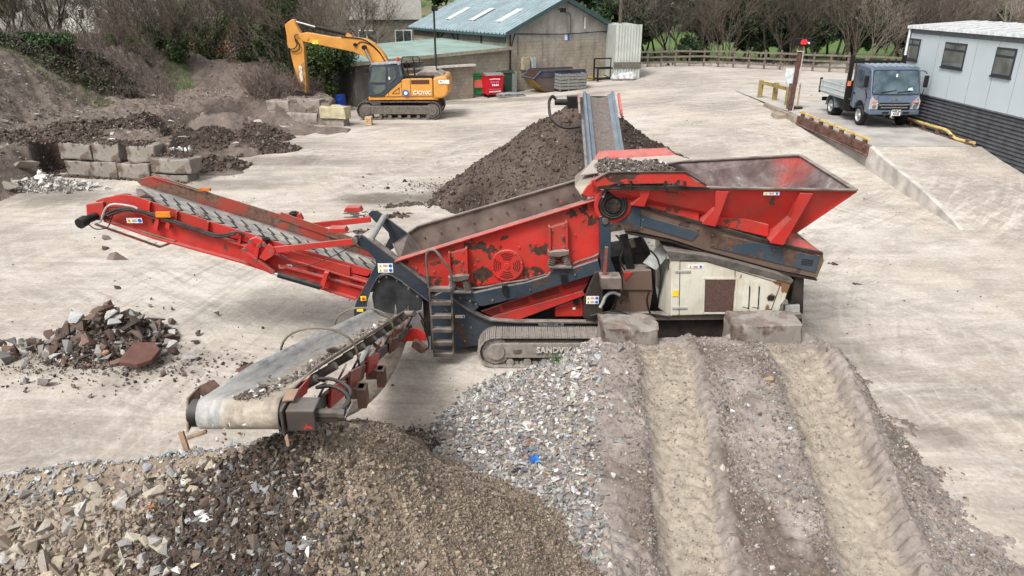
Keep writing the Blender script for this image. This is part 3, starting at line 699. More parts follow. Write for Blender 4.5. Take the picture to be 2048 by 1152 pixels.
# large pieces on the front pile
for (px, py, s, c, k) in [(415, 1038, .17, WHT[1], 'flat'), (300, 1035, .12, WHT[0], 'rock'), (382, 1042, .13, (.36, .37, .38), 'flat'), (340, 988, .10, WHT[2], 'flat'), (548, 1028, .17, (.33, .33, .32), 'flat'), (400, 1132, .2, (.48, .40, .30), 'flat'), (302, 1015, .11, (.33, .12, .07), 'rock'),
                          (95, 1132, .28, (.36, .33, .28), 'rock'), (200, 1110, .24, (.30, .25, .2), 'rock'), (268, 1078, .2, (.42, .38, .32), 'rock'), (210, 1052, .2, (.45, .44, .42), 'flat'), (190, 1030, .22, (.30, .27, .23), 'rock'), (285, 1125, .19, (.35, .34, .33), 'rock'), (250, 1125, .18, (.36, .34, .31), 'rock'), (365, 1050, .18, (.2, .16, .12), 'rock'), (410, 1008, .16, (.13, .09, .07), 'rock'),
                          (488, 905, .15, (.42, .34, .26), 'rock'), (530, 975, .14, (.28, .28, .28), 'flat'), (433, 935, .11, WHT[0], 'rock'), (610, 1085, .11, WHT[1], 'rock'), (585, 1095, .12, WHT[2], 'flat'), (618, 1108, .13, WHT[1], 'rock'), (500, 1105, .13, (.32, .31, .3), 'rock'), (470, 1115, .10, WHT[2], 'rock'), (560, 1112, .15, (.2, .2, .21), 'flat'), (580, 1128, .14, (.26, .27, .3), 'rock'),
                          (840, 1138, .17, (.33, .28, .23), 'rock'), (835, 1085, .1, (.35, .36, .38), 'flat'), (805, 1127, .07, WHT[1], 'rock'), (712, 932, .06, WHT[1], 'flat'), (840, 1028, .07, (.5, .49, .46), 'flat'), (510, 1088, .2, (.15, .12, .1), 'rock'), (120, 945, .14, (.34, .33, .31), 'rock'), (45, 992, .11, (.45, .46, .46), 'rock'), (330, 905, .16, (.32, .29, .25), 'rock'), (390, 905, .18, (.27, .22, .18), 'rock'), (210, 990, .24, (.31, .26, .21), 'rock'), (345, 950, .13, (.3, .29, .27), 'rock'), (180, 1100, .16, (.5, .49, .47), 'rock'), (400, 965, .16, (.13, .1, .08), 'rock'), (60, 1090, .2, (.30, .25, .2), 'rock')]:
    p = surf(px, py, pile_h); stone((p.x, p.y, p.z+s*.1), s, c, k, 'loose_stone', 'large angular stone lying on the surface of the brown spoil pile', 'stone', 'stones on the spoil pile')
for _ in range(110):
    px = rnd.uniform(10, 660); py = rnd.uniform(960+abs(px-500)*.06, 1150); p = surf(px, py, pile_h); s = rnd.uniform(.07, .17) if px > 330 else rnd.uniform(.13, .30)
    c = rnd.choice([(.36, .33, .28), (.42, .38, .31), (.30, .285, .27), (.24, .195, .155), (.5, .48, .45), (.38, .33, .26)] if px < 340 else [(.13, .1, .08), (.2, .2, .2), (.3, .29, .28), (.17, .12, .09), (.1, .08, .07), (.66, .65, .63)])
    stone((p.x, p.y, p.z+s*.1), s, c, rnd.choice(['rock', 'rock', 'flat']), 'loose_stone', 'large angular stone lying on the surface of the brown spoil pile', 'stone', 'stones on the spoil pile')
# large pieces on the gravel slope
for (px, py, s, c, k) in [(1222, 815, .2, WHT[2], 'rock'), (1172, 805, .17, WHT[1], 'rock'), (1172, 860, .26, (.40, .36, .30), 'flat'), (1238, 888, .26, (.26, .28, .28), 'flat'), (908, 905, .22, (.42, .36, .29), 'rock'), (1055, 850, .2, (.55, .55, .53), 'flat'), (1025, 848, .16, (.42, .46, .48), 'flat'), (1013, 895, .13, (.55, .46, .34), 'rock'), (1020, 925, .14, WHT[0], 'rock'), (1100, 985, .16, (.07, .09, .11), 'flat'), (1135, 985, .14, (.1, .12, .14), 'flat'),
                          (1065, 900, .2, (.16, .2, .23), 'flat'), (985, 935, .15, (.5, .49, .47), 'rock'), (1125, 920, .16, (.52, .51, .5), 'rock'), (928, 862, .11, (.5, .36, .18), 'rock'), (1185, 1120, .17, WHT[2], 'flat'), (1165, 1145, .16, WHT[2], 'flat'), (1100, 1130, .13, (.55, .55, .53), 'rock'), (1145, 1085, .22, (.36, .33, .28), 'rock'), (1195, 715, .18, (.38, .42, .45), 'flat'), (1215, 745, .2, (.5, .49, .47), 'flat'), (1150, 715, .17, (.5, .46, .4), 'rock'), (1040, 830, .2, (.12, .15, .18), 'flat'), (1020, 780, .14, (.18, .22, .26), 'flat'), (1240, 700, .2, (.3, .3, .3), 'rock'), (1100, 745, .22, (.3, .26, .22), 'rock'), (1025, 967, .13, (.4, .18, .1), 'rock'), (1095, 950, .12, (.48, .3, .18), 'rock'), (1190, 790, .15, WHT[0], 'rock'), (1030, 1005, .13, (.38, .45, .47), 'flat'), (1180, 835, .2, (.46, .5, .52), 'flat'), (1105, 800, .18, (.3, .22, .18), 'flat')]:
    p = surf(px, py, ramp_h); stone((p.x, p.y, p.z+s*.12), s, c, k, 'loose_stone', 'larger stone or slate lying on the grey gravel slope', 'stone', 'stones on the gravel slope')
for _ in range(90):
    px = rnd.uniform(950, 1240); py = rnd.uniform(740, 1140)
    if px < 1030 and py > 1000: continue
    p = surf(px, py, ramp_h); s = rnd.uniform(.08, .16)
    stone((p.x, p.y, p.z+s*.1), s, GREYS[rnd.choice([0, 1, 2, 3, 4, 6, 7, 9])], rnd.choice(['rock', 'flat']), 'loose_stone', 'larger stone or slate lying on the grey gravel slope', 'stone', 'stones on the gravel slope')
# stones on the ramp crown
for (px, py, s, c, k, lb) in [(1535, 765, .26, (.38, .28, .19), 'rock', 'tan elongated stone between the two wheel ruts'), (1495, 810, .13, (.5, .55, .57), 'flat', 'pale blue-grey slate chip on the ramp crown'), (1462, 758, .15, (.42, .46, .48), 'flat', 'grey slate piece near the top of the ramp crown'), (1492, 965, .13, WHT[1], 'flat', 'white flat stone on the ramp crown beside the left rut'), (1445, 940, .15, (.5, .46, .4), 'rock', 'pale round stone on the edge of the left rut'), (1580, 858, .10, (.5, .53, .55), 'flat', 'small grey chip beside the right rut'), (1898, 955, .13, WHT[0], 'flat', 'white stone at the right foot of the ramp'), (1575, 1010, .13, (.48, .42, .34), 'rock', 'cream stone low on the ramp crown'), (1770, 762, .12, WHT[2], 'flat', 'white flat stone on the right shoulder of the ramp')]:
    p = surf(px, py, ramp_h); stone((p.x, p.y, p.z+s*.12), s, c, k, 'stone', lb, 'stone')
# crumpled blue plastic on the gravel
p = surf(1068, 925, ramp_h); mb = MB(); r_ = random.Random(3)
g_ = [[Vector((p.x+(i-3)*.022+r_.uniform(-.012, .012), p.y+(j-3)*.022, p.z+.05+r_.uniform(-.03, .04))) for i in range(7)] for j in range(7)]
mb.rings(g_, close=False)
tag(mb.build('plastic_bag', m_plain('blue_plastic', (.03, .16, .5), .35, var=.4, scale=14), solid=.004), 'crumpled blue plastic bag on the grey gravel', 'plastic bag')
# ================================================================ materials of the plant
RED = (.50, .028, .022); NAVY = (.028, .044, .062); CREAM = (.60, .58, .49)
P_red = m_paint('red_paint', RED, chip=.36, scale=1.9, dust=.5, grime=.7, gcol=(.15, .05, .035), streak=.3)
P_redclean = m_paint('red_paint_sound', RED, chip=.33, scale=2.6, dust=.5, grime=.65, gcol=(.17, .05, .035), streak=.3)
P_redworn = m_paint('red_paint_peeling', (.53, .026, .02), under=(.05, .03, .022), chip=.445, scale=2.1, dust=.4, grime=.75, gcol=(.15, .065, .04), streak=.55, edge=.01)
P_rust = m_paint('rusty_red_paint', (.30, .05, .035), under=(.13, .075, .055), chip=.52, scale=2, dust=.7, grime=.8, gcol=(.16, .09, .065))
P_navy = m_paint('navy_paint', NAVY, under=(.055, .04, .034), chip=.38, scale=1.4, dust=.7, grime=.35, gcol=(.10, .085, .075))
P_navyworn = m_paint('navy_paint_peeling', (.032, .055, .078), under=(.085, .052, .038), chip=.50, scale=1.3, dust=.6, grime=.4, gcol=(.11, .08, .06))
P_cream = m_paint('cream_paint', CREAM, under=(.16, .07, .03), chip=.33, scale=3.2, dust=.3, grime=.45, gcol=(.36, .28, .19), streak=.22)
P_dusty = m_plain('dusty_steel', (.12, .098, .085), .85, var=.45, scale=4, dust=.65, bump=.25)
P_track = m_plain('dusty_track_steel', (.26, .23, .205), .85, var=.3, scale=9, dust=.5, bump=.3)
P_black = m_plain('black_steel', (.014, .013, .013), .6, var=.5, scale=5, dust=.12)
P_dark = m_plain('dark_grimy_steel', (.034, .027, .023), .75, var=.55, scale=4, dust=.3, bump=.3)
P_rubber = m_plain('black_rubber', (.014, .014, .014), .55, var=.4, dust=.2)
P_galv = m_plain('galvanised_tube', (.42, .44, .42), .5, .4, var=.2, scale=10, dust=.3)
P_chrome = m_plain('bright_steel', (.6, .6, .6), .25, .9, var=.1)
P_box = m_plain('worn_liner_steel', (.165, .125, .108), .6, .15, var=.45, scale=2.5, dust=.6, bump=.3)
P_wht = m_plain('label_white', (.75, .75, .72), .5, var=.08, bump=0); P_yel = m_plain('label_yellow', (.80, .55, .02), .5, var=.08, bump=0)
P_blu = m_plain('label_blue', (.02, .12, .45), .5, var=.08, bump=0); P_blk = m_plain('label_black', (.015, .015, .015), .5, var=.1, bump=0); P_rdl = m_plain('label_red', (.6, .03, .02), .5, var=.1, bump=0)
def m_hopper():
    t = NT('hopper_liner'); n = t.noise(2.2, 7, .65, dist=.6); f = t.noise(12, 6, .7)
    c = t.ramp(n, [(.30, (.07, .045, .042)), (.48, (.135, .095, .09)), (.60, (.20, .165, .155)), (.70, (.40, .37, .33))])
    c = t.mix(1.0, c, t.ramp(f, [(.3, .75), (.7, 1.2)]), 'MULTIPLY')
    x = t.sep(0); g = t.ramp(t.math('ADD', x, t.math('MULTIPLY', t.noise(2.5, 5, .6), 1.1)), [(.0, 0.0), (1.0, 1.0)])
    n2 = t.n[-1]
    mr = t.n.new('ShaderNodeMapRange'); t.L(t.math('ADD', x, t.math('MULTIPLY', t.noise(2.5, 5, .6), 1.2)), mr.inputs[0]); mr.inputs[1].default_value = HRX0+1.05; mr.inputs[2].default_value = HRX0+1.45
    zz = t.n.new('ShaderNodeMapRange'); t.L(t.math('ADD', t.sep(1), t.math('MULTIPLY', t.noise(2.5, 4), .5)), zz.inputs[0]); zz.inputs[1].default_value = 13.0; zz.inputs[2].default_value = 13.9
    c = t.mix(t.math('MULTIPLY', t.math('MULTIPLY', mr.outputs[0], zz.outputs[0]), .75), c, (.42, .05, .042))
    return t.done(c, .55, .1, t.bump(f, .3, .01))
def belt_mat(name, a=(.23, .235, .235), chev=False, load=False):
    t = NT(name); n = t.noise(3, 6, .6, vec=t.mapping((.5, 3, 3) if chev else (5, .4, 3)))
    c = t.ramp(n, [(.3, tuple(x*.55 for x in a)), (.48, a), (.68, (.42, .385, .34))])
    f = t.noise(25, 5, .7); c = t.mix(1.0, c, t.ramp(f, [(.3, .85), (.7, 1.12)]), 'MULTIPLY')
    return t.done(c, .7, 0, t.bump(f, .2, .005))
def sticker(parent, px, py, w_, h_, Y, kind='w2'):
    """small safety plate: white plate, yellow triangles, blue disc"""
    p = at(px, py, Y); o = MB().box(p, (w_, .006, h_)).build('safety_label', P_wht, parent)
    rows = 2 if kind == 'w2' else 1
    for k in range(rows):
        zc_ = p.z+(h_*.25 if rows == 2 and k == 0 else -h_*.25 if rows == 2 else 0); s = h_/rows*.38; y = Y-.006
        mb = MB(); xx = p.x-w_*.34
        mb.prism([(xx-s, y, zc_-s*.85), (xx+s, y, zc_-s*.85), (xx, y, zc_+s*.95)], (0, .002, 0)); mb.build('warning_triangle', P_yel, o)
        MB().prism([(xx-s*.2, y-.003, zc_-s*.5), (xx+s*.2, y-.003, zc_-s*.5), (xx+s*.14, y-.003, zc_+s*.4), (xx-s*.14, y-.003, zc_+s*.4)], (0, .002, 0)).build('exclamation_mark', P_blk, o)
        MB().box((p.x, y, zc_+s*.3), (w_*.3, .003, s*.35)).build('red_line', P_rdl, o)
        MB().box((p.x, y, zc_-s*.45), (w_*.3, .003, s*.2)).build('text_line', P_blk, o)
        if kind != 'w0': MB().cyl((p.x+w_*.34, y+.002, zc_), (p.x+w_*.34, y-.002, zc_), s*.95, 14).build('blue_disc', P_blu, o)
    return o
def slots(parent, px, py, n, L, gap, Y, dx=1, dz=0.0, h=.011):
    p = at(px, py, Y); mb = MB(); d = Vector((dx, 0, dz)).normalized(); up = Vector((-d.z, 0, d.x))
    for i in range(n):
        c = p-up*gap*i; mb.bar(c-d*L/2, c+d*L/2, .006, h, up=(0, 0, 1))
    return mb.build('vent_slot', P_blk, parent)
def bolts(parent, pxs, Y, r=.022, m=None):
    mb = MB()
    for a, b in pxs:
        p = at(a, b, Y); mb.cyl(p, p+Vector((0, -.022, 0)), r, 6)
    return mb.build('bolt_heads', m or P_dusty, parent)
SP = thing('screening_plant', 'long red and navy tracked screening machine with hopper and conveyors in the yard centre', 'screening machine')
YC = 12.65
def far(Y): return 2*YC-Y
# ---------------------------------------------------------------- crawler tracks
def crawler(parent, x0, x1, z0, z1, ya, yb, mt, mframe, shoe=.115, grous=.03, label=None, r_hub=.15):
    """stadium shaped track between x0..x1"""
    r = (z1-z0)/2; zc_ = (z0+z1)/2; xa, xb = x0+r, x1-r
    L = 2*(xb-xa)+2*math.pi*r; n = int(L/shoe); mb = MB()
    for i in range(n):
        s = (i+.5)*L/n
        if s < xb-xa: p = (xa+s, zc_+r); a = 0
        elif s < xb-xa+math.pi*r: t_ = (s-(xb-xa))/r; p = (xb+math.sin(t_)*r, zc_+math.cos(t_)*r); a = -t_
        elif s < 2*(xb-xa)+math.pi*r: q = s-(xb-xa)-math.pi*r; p = (xb-q, zc_-r); a = math.pi
        else: t_ = (s-2*(xb-xa)-math.pi*r)/r; p = (xa-math.sin(t_)*r, zc_-math.cos(t_)*r); a = math.pi-t_
        rot = Matrix.Rotation(-a, 3, 'Y')
        sag = 0
        off = rot @ Vector((0, 0, -.015)); c = Vector((p[0], (ya+yb)/2, p[1]+sag))+off
        mb.box(c, (L/n*.93, yb-ya, .022), rot)
        for gx in (-.3, .05, .38):
            mb.box(c+rot @ Vector((gx*L/n, 0, .018)), (.012, yb-ya-.01, grous), rot)
        mb.box(c-rot @ Vector((0, 0, .035)), (L/n*.8, (yb-ya)*.45, .045), rot)
    tr = mb.build('crawler_track', mt, parent)
    mb = MB(); mb.bb(xa+.06, xb-.02, ya+.05, yb-.05, zc_-r*.42, zc_+r*.52); fr = mb.build('track_frame', mframe, tr, bevel=.015)
    for xx, nm in ((xa, 'idler_wheel'), (xb, 'drive_sprocket')):
        mb = MB(); mb.cyl((xx, ya+.07, zc_), (xx, yb-.07, zc_), r*.8, 24); mb.cyl((xx, ya+.02, zc_), (xx, ya+.08, zc_), r_hub, 20, r2=r_hub*1.05)
        for k in range(10):
            a = k*math.pi/5; mb.cyl((xx+math.cos(a)*r_hub*1.3, ya+.06, zc_+math.sin(a)*r_hub*1.3), (xx+math.cos(a)*r_hub*1.3, ya+.09, zc_+math.sin(a)*r_hub*1.3), .018, 6)
        mb.build(nm, mframe, tr, smooth=True)
    mb = MB()
    for k in range(7):
        xx = xa+.25+(xb-xa-.5)*k/6; mb.cyl((xx, ya+.06, zc_-r*.72), (xx, yb-.06, zc_-r*.72), r*.22, 14)
    mb.build('track_rollers', mframe, tr, smooth=True)
    return tr
xt0 = at(957, 700, 11.5).x
tr = crawler(SP, xt0, 2.4, 0.0, .62, 11.5, 11.94, P_track, P_track)
text('maker_lettering', 'SANDVIK', .15, m_plain('raised_letters', (.50, .47, .43), .8), tr, at(1108, 701, 11.52)+Vector((0, 0, 0)), (1, 0, 0), (0, 0, 1), .012, .004)
mb = MB(); p = at(1034, 702, 11.535); mb.box(p, (.14, .02, .08)); mb.build('cover_plate', P_dusty, tr, bevel=.004)
crawler(SP, xt0, 2.4, 0.0, .62, far(11.94), far(11.5), P_track, P_track)
# ---------------------------------------------------------------- chassis
low = [(905, 574), (914, 592), (930, 608), (952, 624), (975, 636), (1060, 641), (1205, 642), (1205, 658), (985, 658), (966, 668), (957, 690), (900, 699), (862, 700), (860, 596)]
mb = MB(); mb.plate(low, 12.0, .07); ch = mb.build('chassis', P_navy, SP, bevel=.006)
# curved flange along its top edge
fl = [at(a, b, 11.99) for a, b in [(903, 590), (922, 606), (950, 623), (980, 636), (1030, 640), (1206, 641)]]
mb = MB()
for p, q in zip(fl, fl[1:]): mb.bar(p+Vector((0, -.05, 0)), q+Vector((0, -.05, 0)), .12, .025)
mb.build('top_flange', P_dusty, ch)
mb = MB(); mb.plate(low, far(12.0)-.07, .07); mb.build('far_chassis_plate', P_navy, ch)
mb = MB(); mb.plate([(1200, 641), (1604, 637), (1604, 690), (1200, 700)], 12.0, .08); mb.build('side_beam', P_dark, ch, bevel=.006)
mb = MB(); mb.plate([(1196, 632), (1604, 628), (1604, 638), (1196, 642)], 11.82, .2); mb.build('side_rail', P_dusty, ch, bevel=.008)
mb = MB(); mb.plate([(1200, 641), (1604, 637), (1604, 690), (1200, 700)], far(12.08), .08); mb.build('far_side_beam', P_dark, ch)
z_r = at(1300, 640, 12).z; mb = MB(); mb.bb(-1.0, 4.85, 12.1, 13.2, .45, z_r-.1); mb.build('belly_fill', P_black, ch)  # dark fill box added so nothing shows through the chassis
bolts(ch, [(958, 680), (930, 682), (942, 655), (925, 650)], 12.0, .02)
sticker(ch, 920, 633, .17, .055, 11.995, 'w1'); sticker(ch, 1102, 648, .46, .06, 11.99, 'w1')
text('stencil_letters', 'LE', .13, m_plain('stencil_white', (.6, .6, .58), .7), ch, at(1462, 652, 11.99), (1, 0, 0), (0, 0, 1), .002, .006)
# front (discharge) side plates with the arched opening
arch = [(704, 477), (712, 470), (723, 470), (739, 481), (800, 526), (854, 568), (858, 604), (845, 592), (812, 569), (790, 555), (778, 549), (765, 549), (755, 556), (744, 575), (734, 602), (730, 626), (728, 646), (709, 648), (707, 622), (713, 602), (726, 578), (746, 540), (752, 529), (750, 518), (735, 503), (720, 494)]
P_navyclean = m_paint('navy_paint_sound', (.022, .032, .045), chip=.27, scale=1.8, dust=.7, grime=.3, gcol=(.10, .09, .08))
fr = MB().plate(arch, 11.9, .06).build('side_frame', P_navyclean, SP, bevel=.008)
edge = [at(a, b, 11.9) for a, b in [(739, 481), (800, 526), (854, 568)]]
mb = MB()
for p, q in zip(edge, edge[1:]): mb.bar(p+Vector((0, .1, 0)), q+Vector((0, .1, 0)), .2, .02)
mb.build('edge_flange', P_dusty, fr)
lip = [at(a, b, 11.88) for a, b in [(728, 640), (734, 602), (744, 575), (755, 556), (765, 549), (778, 549), (790, 555), (812, 569), (856, 602)]]
MB().tube(lip, .013, 6).build('arch_lip', P_navyclean, fr)
flap = [(744, 592), (749, 570), (758, 556), (768, 551), (779, 551), (792, 558), (846, 596), (843, 619), (818, 627), (816, 610), (813, 628), (794, 629), (791, 607), (788, 628), (756, 622), (748, 617)]
MB().plate(flap, 11.97, .02).build('rubber_curtain', m_plain('dusty_curtain', (.035, .037, .04), .7, var=.6, scale=3, bump=.2), fr, bevel=.003)
bolts(fr, [(773, 554), (794, 561), (817, 577), (835, 593), (758, 563), (720, 473), (716, 636)], 11.895, .018)
sticker(fr, 771, 536, .26, .17, 11.892)
MB().box(at(727, 597, 11.89), (.10, .02, .085)).build('stop_box', P_yel, fr); mb = MB(); p = at(727, 597, 11.87); mb.cyl(p, p+Vector((0, -.03, 0)), .025, 14); mb.build('stop_button', P_rdl, fr)
MB().box(at(720, 619, 11.89), (.115, .006, .085)).build('yellow_label', P_yel, fr)
MB().plate([(x, y) for x, y in arch[:8]]+arch[17:] if False else arch, 11.9, .06)
farch = [Vector((p.x, far(11.9), p.z)) for p in [at(a, b, 11.9) for a, b in arch]]
MB().prism(farch, (0, .06, 0)).build('far_side_frame', P_navyclean, fr)
ptop = at(735, 487, 11.96)
mb = MB(); mb.cyl(ptop+Vector((.05, 0, .05)), Vector((ptop.x+.05, far(11.9), ptop.z+.05)), .055, 16); mb.build('cross_tube', P_galv, fr, smooth=True)
p = at(711, 480, 11.9); MB().cyl(p+Vector((0, .02, 0)), p+Vector((0, -.07, 0)), .05, 16).build('pivot_pin', P_dusty, fr)
# dark gear behind the ladder / chute
mb = MB(); mb.bb(-1.62, -1.0, 12.1, 13.2, .35, 1.35); mb.build('chute_box', P_dark, fr, bevel=.01)
mb = MB(); p = at(888, 662, 12.05); mb.cyl(p, p+Vector((0, .5, 0)), .17, 20); mb.build('red_drum', P_red, fr, smooth=True)
# ---------------------------------------------------------------- ladder
ld = MB()
rails = [[(860, 520), (858, 600), (868, 709)], [(903, 546), (903, 600), (906, 710)]]
YL = 11.62
L0 = [at(a, b, YL) for a, b in [(868, 711), (862, 640), (857, 575), (853, 512), (858, 503), (866, 500), (876, 508), (901, 543), (903, 575), (904, 640), (906, 711)]]
ldo = MB().tube([at(a, b, YL) for a, b in [(857, 575), (853.5, 530), (853, 510), (857, 502), (866, 500), (874, 505), (888, 523), (900, 540), (903, 550), (903, 575)]], .022, 8).build('ladder', P_dusty, SP, smooth=True)
mb = MB()
for a in (([858, 573], [869, 712]), ([903, 573], [907, 712])): mb.bar(at(*a[0], YL), at(*a[1], YL), .06, .035, up=(1, 0, 0))
mb.bar(at(860, 585, YL+.02), at(895, 622, YL+.02), .03, .03)
mb.build('side_rail', P_dusty, ldo, bevel=.004)
for yy, xa, xb in [(576, 860, 902), (603, 861, 903), (630, 863, 903), (657, 864, 904), (683, 866, 905), (706, 868, 906)]:
    p = at(xa, yy, YL); q = at(xb, yy, YL); mb = MB()
    mb.bb(p.x, q.x, YL-.1, YL+.1, p.z-.015, p.z); mb.bb(p.x, q.x, YL-.1, YL-.085, p.z-.03, p.z+.03)
    for k in range(7):
        c = p.lerp(q, (k+.5)/7); mb.cyl(c+Vector((0, -.04, 0)), c+Vector((0, -.04, .008)), .016, 8)
    mb.build('rung', P_dusty, ldo)
# ---------------------------------------------------------------- screen box
YS = 11.98
sb_px = [(791, 519), (840, 504), (1191, 396), (1197, 412), (1199, 505), (1196, 520), (1140, 540), (1104, 540), (1090, 552), (944, 574), (925, 588), (868, 572), (852, 556), (830, 538)]
sb = MB().plate(sb_px, YS, .05).build('screen_box', P_redworn, SP, bevel=.006)
a_ = at(791, 519, YS); b_ = at(1191, 396, YS)
dv = (b_-a_).normalized(); upv = Vector((-dv.z, 0, dv.x))
# top flange near side
mb = MB(); mb.bar(a_+Vector((0, -.05, 0)), b_+Vector((0, -.05, 0)), .16, .02); mb.build('near_flange', P_redclean, sb, bevel=.004)
# inner liners standing proud near & far
YFa = 13.33
fa = [at(813, 488, YFa), at(815, 466, YFa), at(836, 452, YFa), at(1150, 361, YFa), at(1160, 400, YFa), at(1185, 470, YFa), at(900, 560, YFa)]
mb = MB(); mb.prism(fa, (0, .04, 0)); mb.build('far_side_wall', P_box, sb, bevel=.006)
mb = MB(); f0 = at(815, 466, YFa); f1 = at(836, 452, YFa); f2 = at(1150, 361, YFa)
mb.bar(f1, f2, .09, .02); mb.bar(f0, f1, .09, .02)
mb.build('far_top_flange', P_box, sb)
# sloped liner sheets inside along the far wall (what shows above the near rim)
n1 = a_+Vector((.02, .1, .02)); n2 = b_+Vector((-.3, .1, -.02))
mb = MB(); mb.slab([at(786, 487, 12.6), at(818, 466, YFa-.02), at(846, 500, YFa-.02), at(800, 520, 12.1)], .015); mb.build('end_liner', P_box, sb)
mb = MB(); mb.slab([at(846, 500, YFa-.03), at(1165, 400, YFa-.03), at(1190, 420, 12.7), at(860, 530, 12.7)], .012); mb.build('screen_deck', P_box, sb)
# joints / bolts on the liner
bolts(sb, [(1047+i*-33, 416+i*9.7) for i in range(-3, 7)], YFa-.01, .02)
MB().plate([(1066+60, 386), (1128+0, 385), (1130, 393), (1128, 394)], YFa-.01, .004)
# exciter cover
p = at(1014, 529, YS); ex = MB().cyl(p+Vector((0, .0, 0)), p+Vector((0, -.07, 0)), .285, 32).build('exciter_cover', P_redclean, sb, bevel=.008)
mb = MB()
for r_ in (.12, .155, .19, .225):
    for k in range(4):
        a0 = k*math.pi/2+.25+math.pi/4; pts = [(p.x+math.cos(a0+j*.13)*r_, p.y-.072, p.z+math.sin(a0+j*.13)*r_) for j in range(9)]
        for q, q2 in zip(pts, pts[1:]): mb.bar(q, q2, .006, .012)
mb.build('vent_grille', P_blk, ex)
mb = MB(); mb.cyl(p+Vector((0, -.07, 0)), p+Vector((0, -.09, 0)), .05, 12)
for k in range(8): a = k*math.pi/4+.2; c = p+Vector((math.cos(a)*.26, -.07, math.sin(a)*.26)); mb.cyl(c, c+Vector((0, -.015, 0)), .015, 6)
mb.build('cover_bolts', P_redclean, ex)
bolts(sb, [(950, 531), (985, 511), (1000, 565), (955, 520), (1062, 553), (1038, 495), (868, 544), (838, 546), (833, 536), (1070, 488), (1150, 470), (1165, 440), (1122, 404-0), (1180, 430), (1146, 500), (1079, 547), (960, 565), (846, 528), (868, 510), (905, 498)], YS, .022, P_redclean)
# spring mounts
def spring_mount(pxs, sx, sy, ex_):
    br = MB().plate(pxs, YS-.10, .10).build('spring_bracket', P_redworn, sb, bevel=.006)
    (x0, y0), (x1, y1), (x2, y2), (x3, y3) = pxs
    mb = MB(); mb.plate([(x0-2, y0-1), (x0+2, y0-1), (x3+2, y3), (x3-2, y3)], YS-.16, .16); mb.plate([(x1-2, y1-1), (x1+2, y1-1), (x2+2, y2), (x2-2, y2)], YS-.16, .16); mb.build('bracket_rib', P_redclean, br)
    mb = MB(); mb.plate([(x3-4, y3), (x2+4, y2), (x2+3, y2+7), ((x2+x3)/2, y2+12), (x3-3, y3+7)], YS-.22, .2); mb.build('spring_seat', P_dusty, br)
    for dx in (-ex_, ex_):
        c = at(sx+dx, sy, YS-.12); top = c+Vector((-dx*.0022, 0, .10)); bot = c+Vector((dx*.0022, 0, -.12)); mb = MB(); pts = []
        for k in range(6*12+1):
            a = k*math.pi/6; t_ = k/72; q = top.lerp(bot, t_); pts.append(q+Vector((math.cos(a)*.06, math.sin(a)*.06, 0)))
        mb.tube(pts, .011, 5, smooth=False); mb.cyl(top, bot, .03, 10); mb.build('coil_spring', P_dusty, br, smooth=True)
    mb = MB(); c = at(sx, sy+14, YS-.12); mb.box(c, (.42, .2, .03)); mb.build('lower_seat', P_dusty, br, bevel=.005)
    bolts(br, [(x0+6, y0+6), (x1-6, y1+6), (x3+6, y3-8), (x2-6, y2-8), (x1-7, y1+26)], YS-.10, .02)
spring_mount([(1099, 456), (1133, 446), (1134, 502), (1100, 505)], 1119, 518, 14)
spring_mount([(898, 507), (932, 498), (934, 551), (900, 555)], 919, 568, 14)
# small hydraulic line along the bottom of the box
MB().tube([at(a, b, YS-.06) for a, b in [(940, 577), (970, 574), (1010, 566), (1050, 560), (1092, 549)]], .017, 6).build('hydraulic_line', P_dusty, sb)
MB().tube([at(a, b, YS-.06) for a, b in [(1146, 528), (1160, 522), (1185, 514), (1197, 508)]], .02, 6).build('hydraulic_line', P_dusty, sb)
# ---------------------------------------------------------------- navy subframe under the screen box
sf = [(1196, 520), (1203, 545), (1150, 561), (1097, 577), (1062, 590), (968, 612), (958, 612), (952, 604), (930, 598), (905, 590), (905, 572), (925, 580), (950, 586), (1000, 575), (1050, 566), (1094, 553), (1110, 538), (1142, 538)]
sfo = MB().plate(sf, 11.86, .12).build('sub_frame', P_navy, SP, bevel=.008)
MB().plate([(905, 590), (955, 600), (957, 614), (948, 622), (936, 625), (920, 612), (908, 600)], 11.93, .08).build('gusset', P_navy, sfo)
for a, b in ((1010, 583), (1128, 560)):
    mb = MB()
    mb.plate([(a-6, b-10), (a+5, b-12), (a+6, b+8), (a-1, b+10), (a-6, b+2)], 11.80, .06); mb.build('cut_out_lug', P_black, sfo)
bolts(sfo, [(1150, 549), (1060, 580), (985, 600), (952, 608), (940, 602), (921, 596)], 11.85, .02)
# tall navy post between screen box and hopper + lower post
MB().plate([(1199, 434), (1208, 430), (1219, 434), (1222, 458), (1222, 520), (1232, 545), (1218, 556), (1208, 552), (1203, 545), (1200, 500)], 11.8, .14).build('tall_post', P_navy, sfo, bevel=.01)
p = at(1210, 441, 11.8); MB().cyl(p, p+Vector((0, -.04, 0)), .055, 16).build('post_pin', P_dusty, sfo)
lp = MB().plate([(1190, 545), (1206, 540), (1206, 636), (1167, 636), (1168, 604)], 11.84, .14).build('lower_post', P_dark, sfo, bevel=.008)
sticker(lp, 1185, 600, .22, .15, 11.835)
